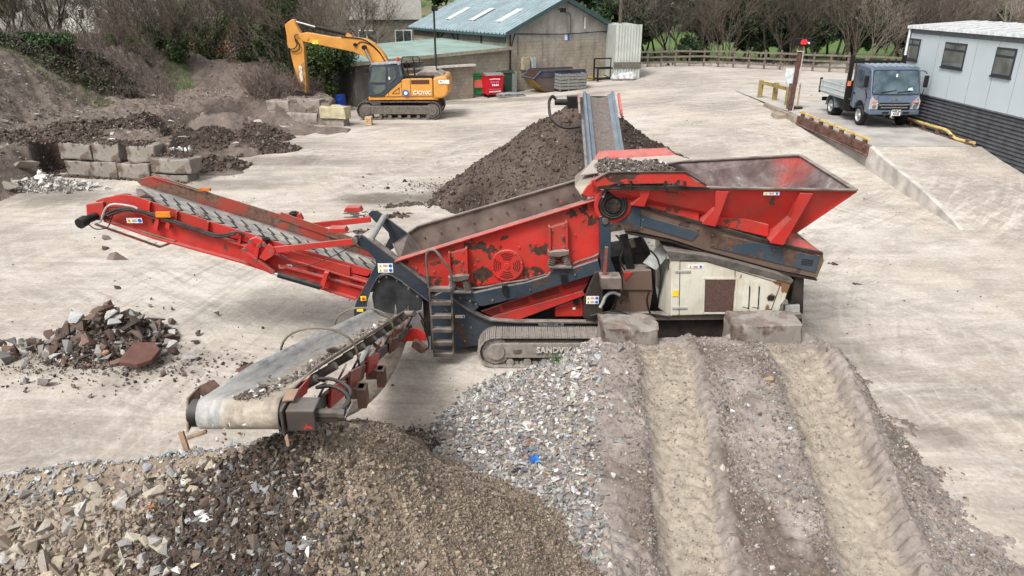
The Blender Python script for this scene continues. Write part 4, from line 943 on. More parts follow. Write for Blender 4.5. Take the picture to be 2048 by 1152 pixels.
# ---------------------------------------------------------------- red side conveyor guards under the screen
gd = MB().plate([(962, 623), (1183, 548), (1176, 566), (1166, 584), (1030, 636), (985, 634)], 12.08, .05).build('fines_conveyor_guard', P_redclean, SP, bevel=.006)
for (x, y) in [(975+8, 620), (1030, 603), (1090, 583), (1150, 562)]: slots(gd, x, y, 4, .50 if x > 990 else .3, .032, 12.075, 1, .31)
MB().plate([(985, 634), (1166, 583), (1170, 590), (1035, 640), (990, 641)], 12.02, .05).build('lower_lip', P_red, gd)
MB().plate([(1118, 612), (1160, 598), (1166, 600), (1166, 634), (1110, 634), (1110, 618)], 12.15, .3).build('red_tank', P_red, gd, bevel=.02)
MB().plate([(1060, 610), (1118, 590), (1118, 636), (1060, 636)], 12.25, .1).build('recess_painted_shade', P_black, gd)  # black slab standing in for the shade of a recess
p = at(1152, 603, 12.12); MB().cyl(p, p+Vector((0, -.05, 0)), .055, 14).build('filler_cap', P_rubber, gd)
MB().box(at(1148, 617, 12.14), (.05, .006, .04)).build('white_label', P_wht, gd)
# black filler block added so that no daylight shows through the middle of the machine
mb = MB(); mb.prism([at(870, 600, 12.3), at(1190, 520, 12.3), at(1300, 500, 12.3), at(1320, 632, 12.3), at(960, 636, 12.3)], (0, .8, 0)); mb.build('inner_black_fill', P_black, SP)
# ---------------------------------------------------------------- hopper and feeder
YH0, YH1 = 11.62, 13.68
HL = at(1190, 366, YH0); HR = at(1711, 380, YH0)
BR = at(1588, 464, 11.98); BL = at(1262, 412, 11.98); FL_ = at(1190, 372, YH0)
hp = MB()
rimz = HR.z
A0 = at(1370, 374, YH0); A1 = HR; B0 = at(1600, 310, YH1); B1 = at(1352, 323, YH1); C0 = BR; C1 = Vector((BR.x, far(11.98), BR.z)); D0 = BL; D1 = Vector((BL.x, far(11.98), BL.z))
HRX0 = A1.x-1.15
P_hop = m_hopper()
hp.slab([D0, C0, A1, A0, at(1215, 380, YH0)], .02)
hpo = hp.build('hopper', P_redclean, SP)
MB().slab([C0, C1, B0, A1], .02).build('end_wall', P_hop, hpo)
MB().slab([C1, D1, B1, B0], .02).build('far_wall', P_hop, hpo)
off = Vector((0, .022, .003))
MB().slab([D0+off, at(1215, 380, YH0)+off, A0+off, A1+off*1.0+Vector((-.03, 0, 0)), C0+off+Vector((-.03, 0, 0))], .006).build('inner_liner', P_hop, hpo)
mb = MB(); mb.slab([D0+Vector((-.4, .02, 0)), D1+Vector((-.4, 0, 0)), C1, C0], .02); mb.build('hopper_floor', P_hop, hpo)
# outer skin of the end wall is red
e_ = Vector((.025, 0, -.01)); MB().slab([C0+e_, C1+e_, B0+e_, A1+e_], .008).build('end_skin', P_redclean, hpo)
# rim flange
mb = MB()
for p, q in ((A0, A1), (A1, B0), (B0, B1)): mb.bar(p, q, .09, .03)
mb.bar(A0+Vector((-1.45, 0, -.0)), A0, .07, .06)
mb.build('rim', P_dusty, hpo, bevel=.006)
# corner edge down the near right corner
mb = MB(); mb.bar(A1, C0, .07, .05, up=(0, 1, 0)); mb.build('corner_strip', P_redclean, hpo)
# ribs: folded channels standing off the sloping panel
def rib(pa, pb, ta, tb, name='hopper_rib'):
    """pa,pb lower left/right px ; ta,tb top left/right px"""
    Yl, Yt = 11.66, YH0-.02
    mb = MB(); a, b, c, d = at(*pa, Yl), at(*pb, Yl), at(*tb, Yt), at(*ta, Yt)
    back = Vector((0, .3, 0)); mb.prism([a, b, c, d], back)
    return mb.build(name, P_redclean, hpo, bevel=.008)
rib((1262, 411), (1290, 414), (1301, 377), (1275, 376)); rib((1405, 447), (1430, 452), (1459, 383), (1431, 382)); rib((1541, 485), (1566, 489), (1628, 387), (1600, 386))
# folded-back peeled inner panels between the ribs
P_redpeel = m_paint('red_paint_lower_panel', (.55, .03, .02), chip=.45, scale=3.5, dust=.7, grime=.5)
for q in ([(1298, 388), (1398, 420), (1398, 444), (1294, 412)], [(1436, 424), (1538, 450), (1536, 474), (1432, 450)]):
    MB().plate(q, 11.86, .05).build('lower_panel', P_redpeel, hpo, bevel=.006)
sticker(hpo, 1543, 387, .26, .055, YH0+.0, 'w1')
# floor lip right of the last rib
MB().slab([at(1567, 489, 11.86), at(1586, 462, 12.0), at(1644, 505, 12.0), at(1640, 512, 11.82)], .02).build('tail_lip', P_redpeel, hpo)
# folded side flap at the left with the soil on it
fl_px = [(1190, 361), (1217, 345), (1369, 344), (1393, 364), (1415, 369), (1412, 374), (1380, 373), (1340, 367), (1232, 368), (1192, 374)]
fo = MB().plate(fl_px, YH0-.10, .03).build('folded_flap', P_redworn, hpo, bevel=.004)
mb = MB(); mb.bar(at(1217, 345, YH0-.085), at(1369, 344, YH0-.085), .06, .02); mb.bar(at(1190, 361, YH0-.085), at(1217, 345, YH0-.085), .06, .02); mb.bar(at(1369, 344, YH0-.085), at(1413, 370, YH0-.085), .06, .02); mb.build('flap_edge', P_dark, fo)
for x in (1262, 1331, 1369): 
    p = at(x, 366, YH0-.13); MB().cyl(p+Vector((0, 0, -.06)), p+Vector((0, 0, .04)), .02, 8).build('hinge', P_dark, fo)
MB().plate([(1240, 374), (1420, 375), (1420, 381), (1240, 380)], YH0-.05, .05).build('hinge_bar', P_dark, fo)
# red head housing left of the hopper with the black head drum
hd = MB().plate([(1162, 392), (1175, 372), (1188, 362), (1232, 372), (1250, 376), (1300, 380), (1290, 396), (1262, 412), (1252, 425), (1240, 440), (1236, 446), (1200, 430), (1196, 400), (1190, 394), (1176, 394)], 11.86, .06).build('head_housing', P_redworn, SP, bevel=.008)
MB().plate([(1182, 362), (1220, 345), (1340, 366), (1262, 372), (1245, 370), (1190, 374)], 11.72, .12).build('housing_lip', P_redclean, hd, bevel=.006)
p = at(1225, 408, 11.86)
MB().cyl(p, p+Vector((0, -.05, 0)), .315, 32).build('drum_surround', P_redclean, hd, bevel=.01)
dr = MB().cyl(p+Vector((0, -.05, 0)), p+Vector((0, -.10, 0)), .25, 32).build('head_drum', P_rubber, hd, bevel=.01, smooth=False)
mb = MB(); mb.cyl(p+Vector((0, -.1, 0)), p+Vector((0, -.15, 0)), .12, 12)
for k in range(6): a = k*math.pi/3; c = p+Vector((math.cos(a)*.085, -.15, math.sin(a)*.085)); mb.cyl(c, c+Vector((0, -.02, 0)), .02, 6)
mb.build('hub', P_dark, dr)
mb = MB()
for r_ in (.17, .21): 
    pts = [p+Vector((math.cos(a*math.pi/16)*r_, -.10, math.sin(a*math.pi/16)*r_)) for a in range(33)]; mb.tube(pts, .012, 5, smooth=False)
mb.build('drum_ring', P_dark, dr)
# cab-like hood behind: cream lower skirt, red band, grey fold (far side screen hood)
hood = MB(); Yh = 12.95
hood.slab([at(1160, 352, 12.4), at(1178, 335, 12.7), at(1202, 322, 13.1), at(1370, 322, 13.1), at(1335, 298, 13.75), at(1195, 306, 13.75), at(1168, 338, 13.5)], .02)
hm = m_paint('hood_paint', (.50, .42, .37), under=(.2, .16, .12), chip=.36, scale=2, dust=.6, grime=.5, gcol=(.35, .28, .22))
ho = MB().slab([at(1160, 352, 12.5), at(1382, 321, 13.3), at(1352, 312, 13.55), at(1186, 322, 13.55)], .02).build('rear_hood', hm, SP)
MB().slab([at(1186, 322, 13.55), at(1352, 312, 13.55), at(1332, 297, 13.78), at(1198, 304, 13.78)], .02).build('red_hood_panel', P_red, ho)
MB().slab([at(1150, 352, 12.62), at(1186, 322, 13.52), at(1196, 330, 13.3), at(1178, 372, 12.2), at(1164, 392, 12.0), at(1150, 372, 12.3)], .02).build('hood_cheek', m_plain('muddy_sheet', (.30, .26, .20), .85, var=.4, scale=3, dust=.5, bump=.3), ho)
# soil load in the hopper (a heap on the flap and inside)
X0, X1_ = at(1200, 350, 12).x, at(1425, 360, 12).x
def load_h(X, Y):
    u = (X-X0)/(X1_-X0); v = (Y-YH0)/(YH1-YH0)
    top = 3.20+.17*np.sin(np.clip(u*1.15+.1, 0, 1)*math.pi)-.10*u
    fall = ss((u-.72)/.4)*.9+ss((.06-u)/.1)*.3
    return top-fall+.12*np.sin(np.clip(v, 0, 1)*math.pi)+.10*fbm(X*3, Y*3, 4, 120)+.05*fbm(X*9, Y*9, 4, 121)-.12*ss((v-.7)/.3)
def load_ok(X, Y): return (load_h(X, Y) > 2.95) & (Y > YH0-.05+np.maximum(0, 3.28-load_h(X, Y))*.9*(X > X1_-1.0))
o = grid_mesh('soil_load', np.arange(X0+.02, X1_+.25, .03), np.arange(YH0-.06, YH1-.35, .03), load_h, M_heap, attr={'dark': lambda X, Y: ss(.6+fbm(X, Y, 3, 122))}, mask=lambda X, Y: load_ok(X, Y))
tag(o, 'dark earth and stones heaped at the feed end of the hopper', 'soil', kind='stuff')
n = 3600; X = rng.uniform(X0, X1_+.35, n); Y = rng.uniform(YH0-.02, YH1-.4, n); k = load_ok(X, Y); X, Y = X[k], Y[k]; n = len(X); S = .025+.03*rng.gamma(1.4, .7, n)
tag(scatter('hopper_stones', np.stack([X, Y, load_h(X, Y)+S*.15], -1), np.minimum(S, .16), pal(n, [(.10, .08, .07), (.16, .135, .12), (.24, .22, .2), (.6, .59, .57)], [4, 4, 2, .25]), VROCK, M_stone), 'dark lumps and pale stones on the earth in the hopper', 'stones', kind='stuff')
# feeder trough (navy and rust beam)
fd_px = [(1236, 446), (1252, 425), (1262, 409), (1290, 411), (1424, 453), (1548, 489), (1646, 508), (1648, 522), (1634, 556), (1560, 541), (1411, 501), (1340, 478), (1274, 464), (1250, 462)]
P_feed = m_paint('feeder_brown', (.13, .085, .065), under=(.06, .04, .032), chip=.4, scale=1.8, dust=.5, grime=.5)
fd = MB().plate(fd_px, 11.86, 1.55).build('feeder_trough', P_feed, SP, bevel=.008)
for q in ([(1282, 430), (1390, 462), (1398, 468), (1384, 482), (1282, 452)], [(1424, 466), (1640, 514), (1630, 545), (1420, 494)], [(1240, 440), (1268, 412), (1282, 418), (1280, 462), (1252, 458)]):
    MB().plate(q, 11.84, .03).build('navy_panel', P_navyworn, fd, bevel=.003)
slots(fd, 1616, 520, 4, .2, .03, 11.835, 1, -.12); bolts(fd, [(1395, 458), (1286, 440), (1283, 455), (1425, 470), (1548, 500), (1425, 490), (1490, 480)], 11.845, .018)
MB().plate([(1262, 406), (1424, 449), (1548, 485), (1646, 505), (1646, 510), (1548, 491), (1424, 455), (1262, 412)], 11.82, .06).build('beam_lip', P_dark, fd)
MB().plate([(1250, 464), (1340, 480), (1411, 503), (1560, 543), (1634, 558), (1634, 562), (1560, 548), (1411, 508), (1340, 485), (1252, 468)], 11.88, .4).build('lower_lip', P_dark, fd)
# hopper legs / supports at the back of the engine
MB().plate([(1590, 556), (1606, 556), (1607, 600), (1602, 632), (1576, 632), (1582, 600)], 11.95, .12).build('tail_support', P_dark, fd, bevel=.01)
MB().plate([(1600, 556), (1608, 556), (1606, 628), (1600, 628)], 12.4, .8).build('tail_plate', P_dark, fd)
MB().plate([(1570, 612), (1600, 610), (1600, 630), (1570, 630)], 11.9, .1).build('grey_bracket', P_galv, fd, bevel=.01)
mb = MB(); mb.bar(at(1247, 470, 12.1), at(1262, 545, 12.1), .14, .1, up=(0, 1, 0)); mb.bar(at(1275, 476, 12.3), at(1300, 560, 12.3), .1, .08, up=(0, 1, 0)); mb.build('dark_strut', P_black, fd)
mb = MB(); mb.bar(at(1262, 480, 12.6), at(1285, 545, 12.6), .08, .06, up=(0, 1, 0)); mb.build('cream_strut', P_cream, fd)
# equipment between post and engine
mb = MB(); mb.slab([at(1286, 525, 12.0), at(1330, 476, 12.3), at(1345, 500, 12.2), at(1312, 540, 11.95)], .02); mb.build('chute_plate', P_galv, fd)
mb = MB(); mb.plate([(1246, 543), (1303, 541), (1305, 580), (1246, 580)], 11.95, .5); mb.plate([(1238, 580), (1306, 580), (1298, 630), (1230, 630)], 12.0, .5); mb.build('battery_box', P_feed, fd, bevel=.008)
MB().plate([(1248, 546), (1266, 544), (1250, 562)], 11.93, .02).build('red_patch', P_red, fd)
sh = MB().plate([(1201, 556), (1243, 556), (1244, 579), (1203, 579)], 11.45, .3).build('step_tray', P_dusty, fd, bevel=.01)
mb = MB(); mb.bar(at(1213, 494, 11.6), at(1208, 556, 11.6), .05, .05, up=(0, 1, 0)); mb.build('grab_post', P_rust, fd)
MB().tube([at(a, b, 11.7) for a, b in [(1240, 590), (1225, 585), (1212, 592), (1206, 605), (1200, 615)]], .03, 8).build('wrapped_hose', P_galv, fd, smooth=True)
MB().tube([at(a, b, 11.7) for a, b in [(1232, 470), (1240, 480), (1246, 500), (1240, 520), (1250, 540)]], .018, 8).build('hose', P_rubber, fd, smooth=True)
for hp_ in ([(1180, 632), (1230, 622), (1262, 630), (1300, 628), (1340, 634)], [(1232, 545), (1240, 560), (1236, 590), (1222, 622)], [(1300, 500), (1316, 520), (1322, 560), (1316, 600)]): MB().tube([at(a, b, 11.78) for a, b in hp_], .016, 8).build('hose', P_rubber, fd, smooth=True)
MB().tube([at(a, b, 11.8) for a, b in [(1300, 580), (1294, 600), (1300, 625), (1310, 632)]], .018, 8).build('hose', P_rubber, fd, smooth=True)
# ---------------------------------------------------------------- engine canopy
YE = 11.74
cn_px = [(1342, 519), (1412, 519), (1450, 530), (1567, 562), (1577, 563), (1583, 566), (1570, 600), (1556, 626), (1342, 632)]
P_canopy = m_paint('canopy_cream', CREAM, under=(.16, .07, .03), chip=.35, scale=3.2, dust=.3, grime=.5, gcol=(.30, .22, .13), streak=.25)
nt_ = P_canopy.node_tree; bs_ = nt_.nodes['Principled BSDF']; src_ = bs_.inputs['Base Color'].links[0].from_socket; tcn = [q for q in nt_.nodes if q.type == 'TEX_COORD'][0]
sx_ = nt_.nodes.new('ShaderNodeSeparateXYZ'); nt_.links.new(tcn.outputs['Object'], sx_.inputs[0]); nz_ = nt_.nodes.new('ShaderNodeTexNoise'); nz_.inputs['Scale'].default_value = 5; nz_.inputs['Detail'].default_value = 7; nt_.links.new(tcn.outputs['Object'], nz_.inputs[0])
def mth(op, a, b):
    q = nt_.nodes.new('ShaderNodeMath'); q.operation = op; q.use_clamp = False
    for i_, v_ in enumerate((a, b)):
        if isinstance(v_, (int, float)): q.inputs[i_].default_value = v_
        else: nt_.links.new(v_, q.inputs[i_])
    return q.outputs[0]
rx_ = mth('ADD', mth('SUBTRACT', sx_.outputs[0], 4.66), mth('MULTIPLY', mth('SUBTRACT', nz_.outputs[0], .5), 1.6)); rm_ = nt_.nodes.new('ShaderNodeMapRange'); nt_.links.new(rx_, rm_.inputs[0]); rm_.inputs[1].default_value = 0; rm_.inputs[2].default_value = .06
mx_ = nt_.nodes.new('ShaderNodeMix'); mx_.data_type = 'RGBA'; nt_.links.new(rm_.outputs[0], mx_.inputs[0]); nt_.links.new(src_, mx_.inputs[6]); mx_.inputs[7].default_value = (.20, .10, .05, 1); nt_.links.new(mx_.outputs[2], bs_.inputs['Base Color'])
cn = MB().plate(cn_px, YE, 1.5).build('engine_canopy', P_canopy, SP, bevel=.02)
mb = MB()
for a_e, b_e in (((1408, 557), (1473, 557)), ((1473, 557), (1469, 626)), ((1469, 626), (1406, 626)), ((1406, 626), (1408, 557))): mb.bar(at(*a_e, YE-.012), at(*b_e, YE-.012), .03, .018, up=(0, 1, 0))
mb.build('grille_frame', P_cream, cn)
# rounded dusty top cover
mb = MB(); prof = [(1292, 530), (1296, 512), (1310, 498), (1330, 486), (1350, 500), (1400, 512), (1420, 513), (1460, 520), (1560, 548), (1584, 562), (1568, 564), (1450, 533), (1412, 521), (1342, 521)]
mb.plate([(1330, 500), (1350, 503), (1412, 511), (1460, 522), (1560, 549), (1588, 561), (1583, 568), (1567, 564), (1450, 533), (1412, 522), (1342, 522)], YE-.02, 1.5)
mb.build('top_cover', m_plain('dust_covered_sheet', (.10, .088, .078), .9, var=.5, scale=5, dust=.35, bump=.4), cn, bevel=.01)
MB().slab([at(1342, 519, YE+.01), at(1342, 632, YE+.01), at(1316, 615, YE+.5), at(1335, 520, YE+.5)], .02).build('front_face', P_cream, cn)
MB().plate([(1411, 559), (1470, 559), (1466, 624), (1409, 624)], YE-.012, .03).build('radiator_grille', m_plain('rusty_mesh', (.10, .06, .05), .9, var=.5, scale=60, bump=.5), cn, bevel=.004)
for x0 in (1489, 1508):
    MB().plate([(x0, 560), (x0+10, 566), (x0+8, 616), (x0-4, 614)], YE-.02, .03).build('louvre', P_cream, cn, bevel=.008); MB().plate([(x0+10, 572), (x0+12, 574), (x0+9, 618), (x0+7, 618)], YE-.022, .02).build('louvre_painted_shadow', P_blk, cn)  # black strip painted in as the thin shadow beside each louvre
mb = MB()
for a, b in (((1360, 519), (1358, 632)), ((1470, 530+10), (1470, 632)), ((1562, 566), (1540, 626))): mb.bar(at(*a, YE-.004), at(*b, YE-.004), .008, .012, up=(0, 1, 0))
mb.bar(at(1360, 522, YE-.004), at(1412, 523, YE-.004), .01, .01); mb.bar(at(1412, 523, YE-.004), at(1562, 567, YE-.004), .01, .01); mb.build('door_gaps', P_dark, cn)
for x, y in ((1366, 543), (1360, 616)):
    MB().box(at(x, y, YE-.01), (.27, .02, .05)).build('hinge_plate', P_galv, cn, bevel=.015)
MB().box(at(1542, 596, YE-.01), (.11, .02, .1)).build('latch', P_black, cn, bevel=.01)
sticker(cn, 1391, 533, .26, .06, YE-.006, 'w1'); MB().box(at(1351, 587, YE-.01), (.10, .006, .11)).build('yellow_tag', P_yel, cn)
MB().cyl(at(1338, 528, YE+.1), at(1338, 528, YE+.4), .09, 16).build('exhaust_outlet', P_black, cn, smooth=True)
# ---------------------------------------------------------------- oversize conveyor (left)
oc = thing('oversize_conveyor', None, None); oc.parent = SP
YO = 12.15; YOf = 13.0
def rise(px, py, Y): return at(px, py, Y)
side = [(190, 402), (207, 396), (244, 389), (268, 392), (414, 441), (560, 486), (700, 527), (745, 541), (735, 553), (700, 545), (560, 505), (414, 461), (262, 417), (205, 412)]
MB().plate(side, YO, .03).build('side_board', P_redclean, oc, bevel=.004)
mb = MB()
for x, y in ((298, 405), (352, 424), (415, 445), (480, 466)): mb.plate([(x-2, y), (x+2, y), (x, y+26), (x-5, y+25)], YO-.06, .06)
mb.build('board_rib', P_red, oc)
beam = [(178, 416), (205, 412), (262, 418), (414, 463), (500, 490), (560, 506), (744, 560), (730, 600), (712, 598), (560, 552), (480, 522), (395, 497), (310, 475), (226, 443), (210, 440), (176, 438)]
fb = MB().plate(beam, YO+.02, .05).build('conveyor_frame', P_red, oc, bevel=.006)
mb = MB(); 
def along(l, Y, w_, h_, m_=mb):
    q = [at(a, b, Y) for a, b in l]
    for p, r_ in zip(q, q[1:]): m_.bar(p, r_, w_, h_)
along([(210, 440), (310, 475), (480, 522), (712, 598)], YO-.02, .10, .03); along([(262, 420), (500, 494), (742, 566)], YO-.02, .1, .02); along([(560, 530), (735, 578)], YO-.03, .08, .03)
mb.build('frame_flange', P_redclean, oc)
mb = MB(); along([(190, 448), (320, 494), (352, 482)], YO+.1, .04, .03, mb); along([(275, 462), (350, 484)], YO-.01, .04, .05, mb); mb.build('under_guard', P_rust, oc)
ffr = [Vector((p.x, YOf+.02, p.z)) for p in [at(a, b, YO+.02) for a, b in beam]]; MB().prism(ffr, (0, .05, 0)).build('far_frame', P_rust, oc)
fs = [(271, 360), (306, 352), (330, 357), (420, 386), (567, 431), (620, 451), (700, 478), (785, 512), (800, 520), (795, 555), (770, 550), (620, 496), (567, 479), (420, 427), (296, 385)]
MB().plate(fs, YOf, .03).build('far_side_board', P_rust, oc, bevel=.005)
MB().bar(at(306, 353, YOf+.03), at(415, 386, YOf+.03), .1, .02).build('far_board_edge', P_rust, oc); 
MB().bar(at(560, 431, YOf-.02), at(785, 510, YOf-.02), .02, .14).build('far_skirt', P_rust, oc)
MB().box(at(410, 379, YOf), (.2, .06, .05)).build('orange_bracket', m_plain('orange_bracket', (.55, .16, .03), .6), oc)
# belt
bp = [at(198, 412, YO+.1), at(250, 402, YO+.1), at(414, 452, YO+.1), at(744, 556, YO+.1), at(800, 575, YO+.1)]
lb = MB(); rs = []
L_ = at(250, 399, YO+.05); Rr = at(800, 571, YO+.05); sl_ = (Rr.z-L_.z)/(Rr.x-L_.x)
def beltz(x): return L_.z+(x-L_.x)*sl_
for x in np.linspace(L_.x-.05, Rr.x, 40):
    ring = []
    for k in range(11):
        v = k/10; y = YO+.05+v*(YOf-YO-.08); z = beltz(x)-.05+.35*(v-.5)**2
        ring.append(Vector((x, y, z)))
    rs.append(ring)
hx = L_.x-.05; rr_ = .17
for j in range(1, 9):
    a = j*math.pi/8; rs.insert(0, [Vector((hx-math.sin(a)*rr_, YO+.05+k/10*(YOf-YO-.08), beltz(hx)-.05-rr_+math.cos(a)*rr_+.35*(k/10-.5)**2*(1-j/9))) for k in range(11)])
lb.rings(rs, close=False)
blt = lb.build('conveyor_belt', belt_mat('chevron_belt', (.25, .245, .235), chev=True), oc, smooth=True, solid=.012)
mb = MB(); xx = L_.x+.15; k = 0
while xx < Rr.x-.2:
    for j, (v0, v1, dx_) in enumerate(((.28, .5, .16), (.72, .5, .16), (.12, .28, -.0), (.88, .72, -.0))):
        x0_ = xx+(.0 if j < 2 else .13); y0_ = YO+.05+v0*(YOf-YO-.08); y1_ = YO+.05+v1*(YOf-YO-.08); x1_ = x0_+dx_ if j < 2 else x0_+.16
        za = beltz(x0_)-.042+.35*(v0-.5)**2; zb = beltz(x1_)-.042+.35*(v1-.5)**2; mb.bar((x0_, y0_, za), (x1_, y1_, zb), .022, .022)
    xx += .235
mb.build('chevron_cleats', P_rubber, blt)
# return strand
MB().prism([at(210, 432, YO+.1), at(735, 592, YO+.1), at(735, 596, YO+.1), at(210, 436, YO+.1)], (0, .75, 0)).build('return_belt', P_rubber, oc)
# head end: motor, gearbox, hoses
mb = MB(); mb.plate([(172, 409), (206, 404), (210, 440), (196, 441), (174, 436)], YO-.06, .1); mb.build('motor_mount', P_redclean, oc, bevel=.008)
p = at(192, 432, YO-.05); mb = MB(); mb.cyl(p+Vector((0, .05, 0)), p+Vector((-.04, -.26, 0)), .07, 18); mb.cyl(p+Vector((-.04, -.26, 0)), p+Vector((-.07, -.4, -.02)), .09, 18); mb.build('hydraulic_motor', P_black, oc, smooth=True)
mb = MB(); mb.tube([at(a, b, YO-.25) for a, b in [(193, 445), (202, 442), (206, 428), (214, 414), (230, 408), (262, 412), (275, 417)]], .018, 8); mb.build('steel_pipe', P_galv, oc, smooth=True)
mb = MB(); mb.tube([at(a, b, YO-.12) for a, b in [(176, 448), (192, 458), (214, 455), (222, 440), (226, 428)]], .010, 6); mb.tube([at(a, b, YO-.1) for a, b in [(200, 440), (225, 422), (262, 418), (320, 432), (400, 460), (440, 470), (475, 464), (490, 472)]], .024, 8); mb.tube([at(a, b, YO-.12) for a, b in [(215, 432), (260, 420), (320, 436), (400, 464), (438, 474), (470, 468)]], .02, 8); mb.build('hydraulic_hose', P_rubber, oc, smooth=True)
MB().box(at(327, 429, YO-.12), (.26, .06, .10)).build('orange_box', m_plain('orange_paint', (.6, .2, .02), .5), oc, bevel=.01)
mb = MB(); mb.plate([(312, 436), (318, 438), (314, 462), (305, 458)], YO-.1, .08); mb.plate([(334, 432), (341, 434), (338, 458), (330, 456)], YO-.1, .08); mb.build('box_bracket', P_redclean, oc)
sticker(oc, 269, 441, .27, .09, YO-.06, 'w1'); sticker(oc, 571, 533, .24, .07, YO+.01, 'w1')
for x, y in ((626, 538), (668, 551), (712, 564)): slots(oc, x, y, 4, .2, .04, YO+.005, 1, -.28)
mb = MB(); mb.plate([(540+62, 505), (650, 520), (650, 545), (600, 530)], YO, .03); mb.build('guard_panel', P_red, oc, bevel=.004); MB().plate([(575, 500), (700, 534), (700, 552), (575, 524)], YO-.035, .03).build('guard_panel', P_redclean, oc, bevel=.003)
# fold joint brackets
mb = MB(); mb.plate([(500, 478), (512, 475), (528, 482), (534, 492), (520, 520), (540, 540), (548, 545), (544, 550), (500, 528), (485, 520), (482, 500), (494, 488)], YO-.14, .12); mb.build('fold_bracket', P_redclean, oc, bevel=.01)
mb = MB(); mb.plate([(536, 488), (546, 496), (550, 503), (546, 512), (530, 522), (518, 516)], YO-.22, .06); mb.plate([(512, 492), (520, 486), (514, 522), (506, 518)], YO-.2, .05); mb.build('link_plate', P_redclean, oc, bevel=.008)
bolts(oc, [(501, 482), (489, 500), (542, 502), (512, 520), (519, 491), (528, 489)], YO-.2, .035)
mb = MB(); mb.bar(at(494, 505, YO-.18), at(548, 545, YO-.18), .05, .07, up=(0, 1, 0)); mb.build('fold_link', P_redclean, oc, bevel=.006)
# ram
ra, rb, rc = at(545, 546, YO-.16), at(556, 549, YO-.16), at(642, 574, YO-.16); mb = MB(); mb.cyl(rb, rc, .055, 18); mb.build('ram_barrel', P_rubber, oc, smooth=True); MB().cyl(ra, rb, .03, 12).build('ram_rod', P_chrome, oc, smooth=True)
MB().plate([(648, 545), (657, 546), (648, 578), (640, 579), (639, 574)], YO-.18, .1).build('ram_bracket', P_redclean, oc, bevel=.008)
# stay arms
for Yc_, a, b in ((YO-.16, (714, 482), (545, 500)), (far(YO-.16), None, None)):
    if a: p, q = at(*a, Yc_), at(*b, Yc_)
    else: p = Vector((p.x, Yc_, p.z)); q = Vector((q.x, Yc_, q.z))
    MB().bar(p, q, .05, .11).build('stay_arm', P_redclean, oc, bevel=.006)
p = at(676, 470, YO-.16); mb = MB(); mb.prism([p+Vector((-.17, -.08, .06)), p+Vector((.18, -.08, .06)), p+Vector((.14, -.08, .14)), p+Vector((-.12, -.08, .14))], (0, .2, 0)); mb.build('arm_box', P_redclean, oc, bevel=.006)
p2 = Vector((p.x, far(p.y), p.z)); mb = MB(); mb.prism([p2+Vector((-.17, -.08, .06)), p2+Vector((.18, -.08, .06)), p2+Vector((.14, -.08, .14)), p2+Vector((-.12, -.08, .14))], (0, .2, 0)); mb.build('arm_box', P_redclean, oc, bevel=.006)
for px_, py_, Y_ in ((530, 480, YO-.05), (588, 428, YOf+.15)):
    p = at(px_, py_, Y_); mb = MB(); mb.cyl(p+Vector((0, 0, -.1)), p, .06, 14); mb.cyl(p, p+Vector((0, 0, .03)), .09, 16); mb.cyl(p+Vector((0, 0, .03)), p+Vector((0, 0, .05)), .05, 12); mb.build('roller_cap', P_black, oc, smooth=False)
MB().plate([(552, 428), (600, 428), (606, 440), (570, 440)], YOf+.1, .1).build('far_bracket', P_redclean, oc, bevel=.01)
MB().tube([at(a, b, YO-.1) for a, b in [(560, 510), (590, 530), (620, 530), (660, 515), (690, 500), (712, 490)]], .008, 6).build('cable', P_rubber, oc)
oc['label'] = 'raised red chevron-belt conveyor at the left end of the machine'
# ---------------------------------------------------------------- side conveyor towards the camera
sc_ = thing('side_conveyor', None, None); sc_.parent = SP; sc_['label'] = 'side conveyor with dusty belt reaching towards the camera'
XA, XB = -2.50, -1.85; XM = (XA+XB)/2
def sz(y): return 3.215+(y-5.0)*(.98-3.215)/(11.7-5.0)
rs = []
for y in np.linspace(11.9, 5.05, 40):
    k_ = ss((y-5.0)/1.3); rs.append([Vector((XA+(XB-XA)*v, y, sz(y)-.10*k_+.62*k_*(v-.5)**2*2*.62)) for v in np.linspace(0, 1, 13)])
RD = .125
for j in range(1, 15):
    a = j*math.pi/13*.95; rs.append([Vector((XA+(XB-XA)*v, 5.05-math.sin(a)*RD, sz(5.05)-RD+math.cos(a)*RD-.0)) for v in np.linspace(0, 1, 13)])
for y in np.linspace(5.2, 11.7, 24):
    sag = .50*math.sin(min(1, max(0, (y-5.2)/6.4))*math.pi)**.8; rs.append([Vector((XA+(XB-XA)*v+.06*sag, y, sz(y)-2*RD-.02-sag-.15*(y-5.2)/6.5)) for v in np.linspace(0, 1, 13)])
t = NT('side_belt'); n = t.noise(2.5, 7, .6, vec=t.mapping((9, .35, 3))); c = t.ramp(n, [(.3, (.20, .205, .205)), (.46, (.34, .345, .34)), (.62, (.45, .43, .39))])
x = t.sep(0); edge = t.n.new('ShaderNodeMapRange'); t.L(t.math('ADD', x, t.math('MULTIPLY', t.noise(2.2, 4), .18)), edge.inputs[0]); edge.inputs[1].default_value = XA+.26+2.1*0; edge.inputs[2].default_value = XA+.34
edge_in = edge
c = t.mix(t.math('MULTIPLY', edge.outputs[0], .92), c, t.ramp(t.noise(3.4, 7, .68, vec=t.mapping((3, 1.2, 3))), [(.3, (.20, .165, .125)), (.5, (.36, .31, .245)), (.65, (.46, .41, .33))]))
f = t.noise(30, 6, .7); c = t.mix(1.0, c, t.ramp(f, [(.3, .82), (.7, 1.12)]), 'MULTIPLY')
M_sbelt = t.done(c, .75, 0, t.bump(f, .25, .004))
sbelt = MB().rings(rs, close=False).build('conveyor_belt', M_sbelt, sc_, smooth=True, solid=.012)
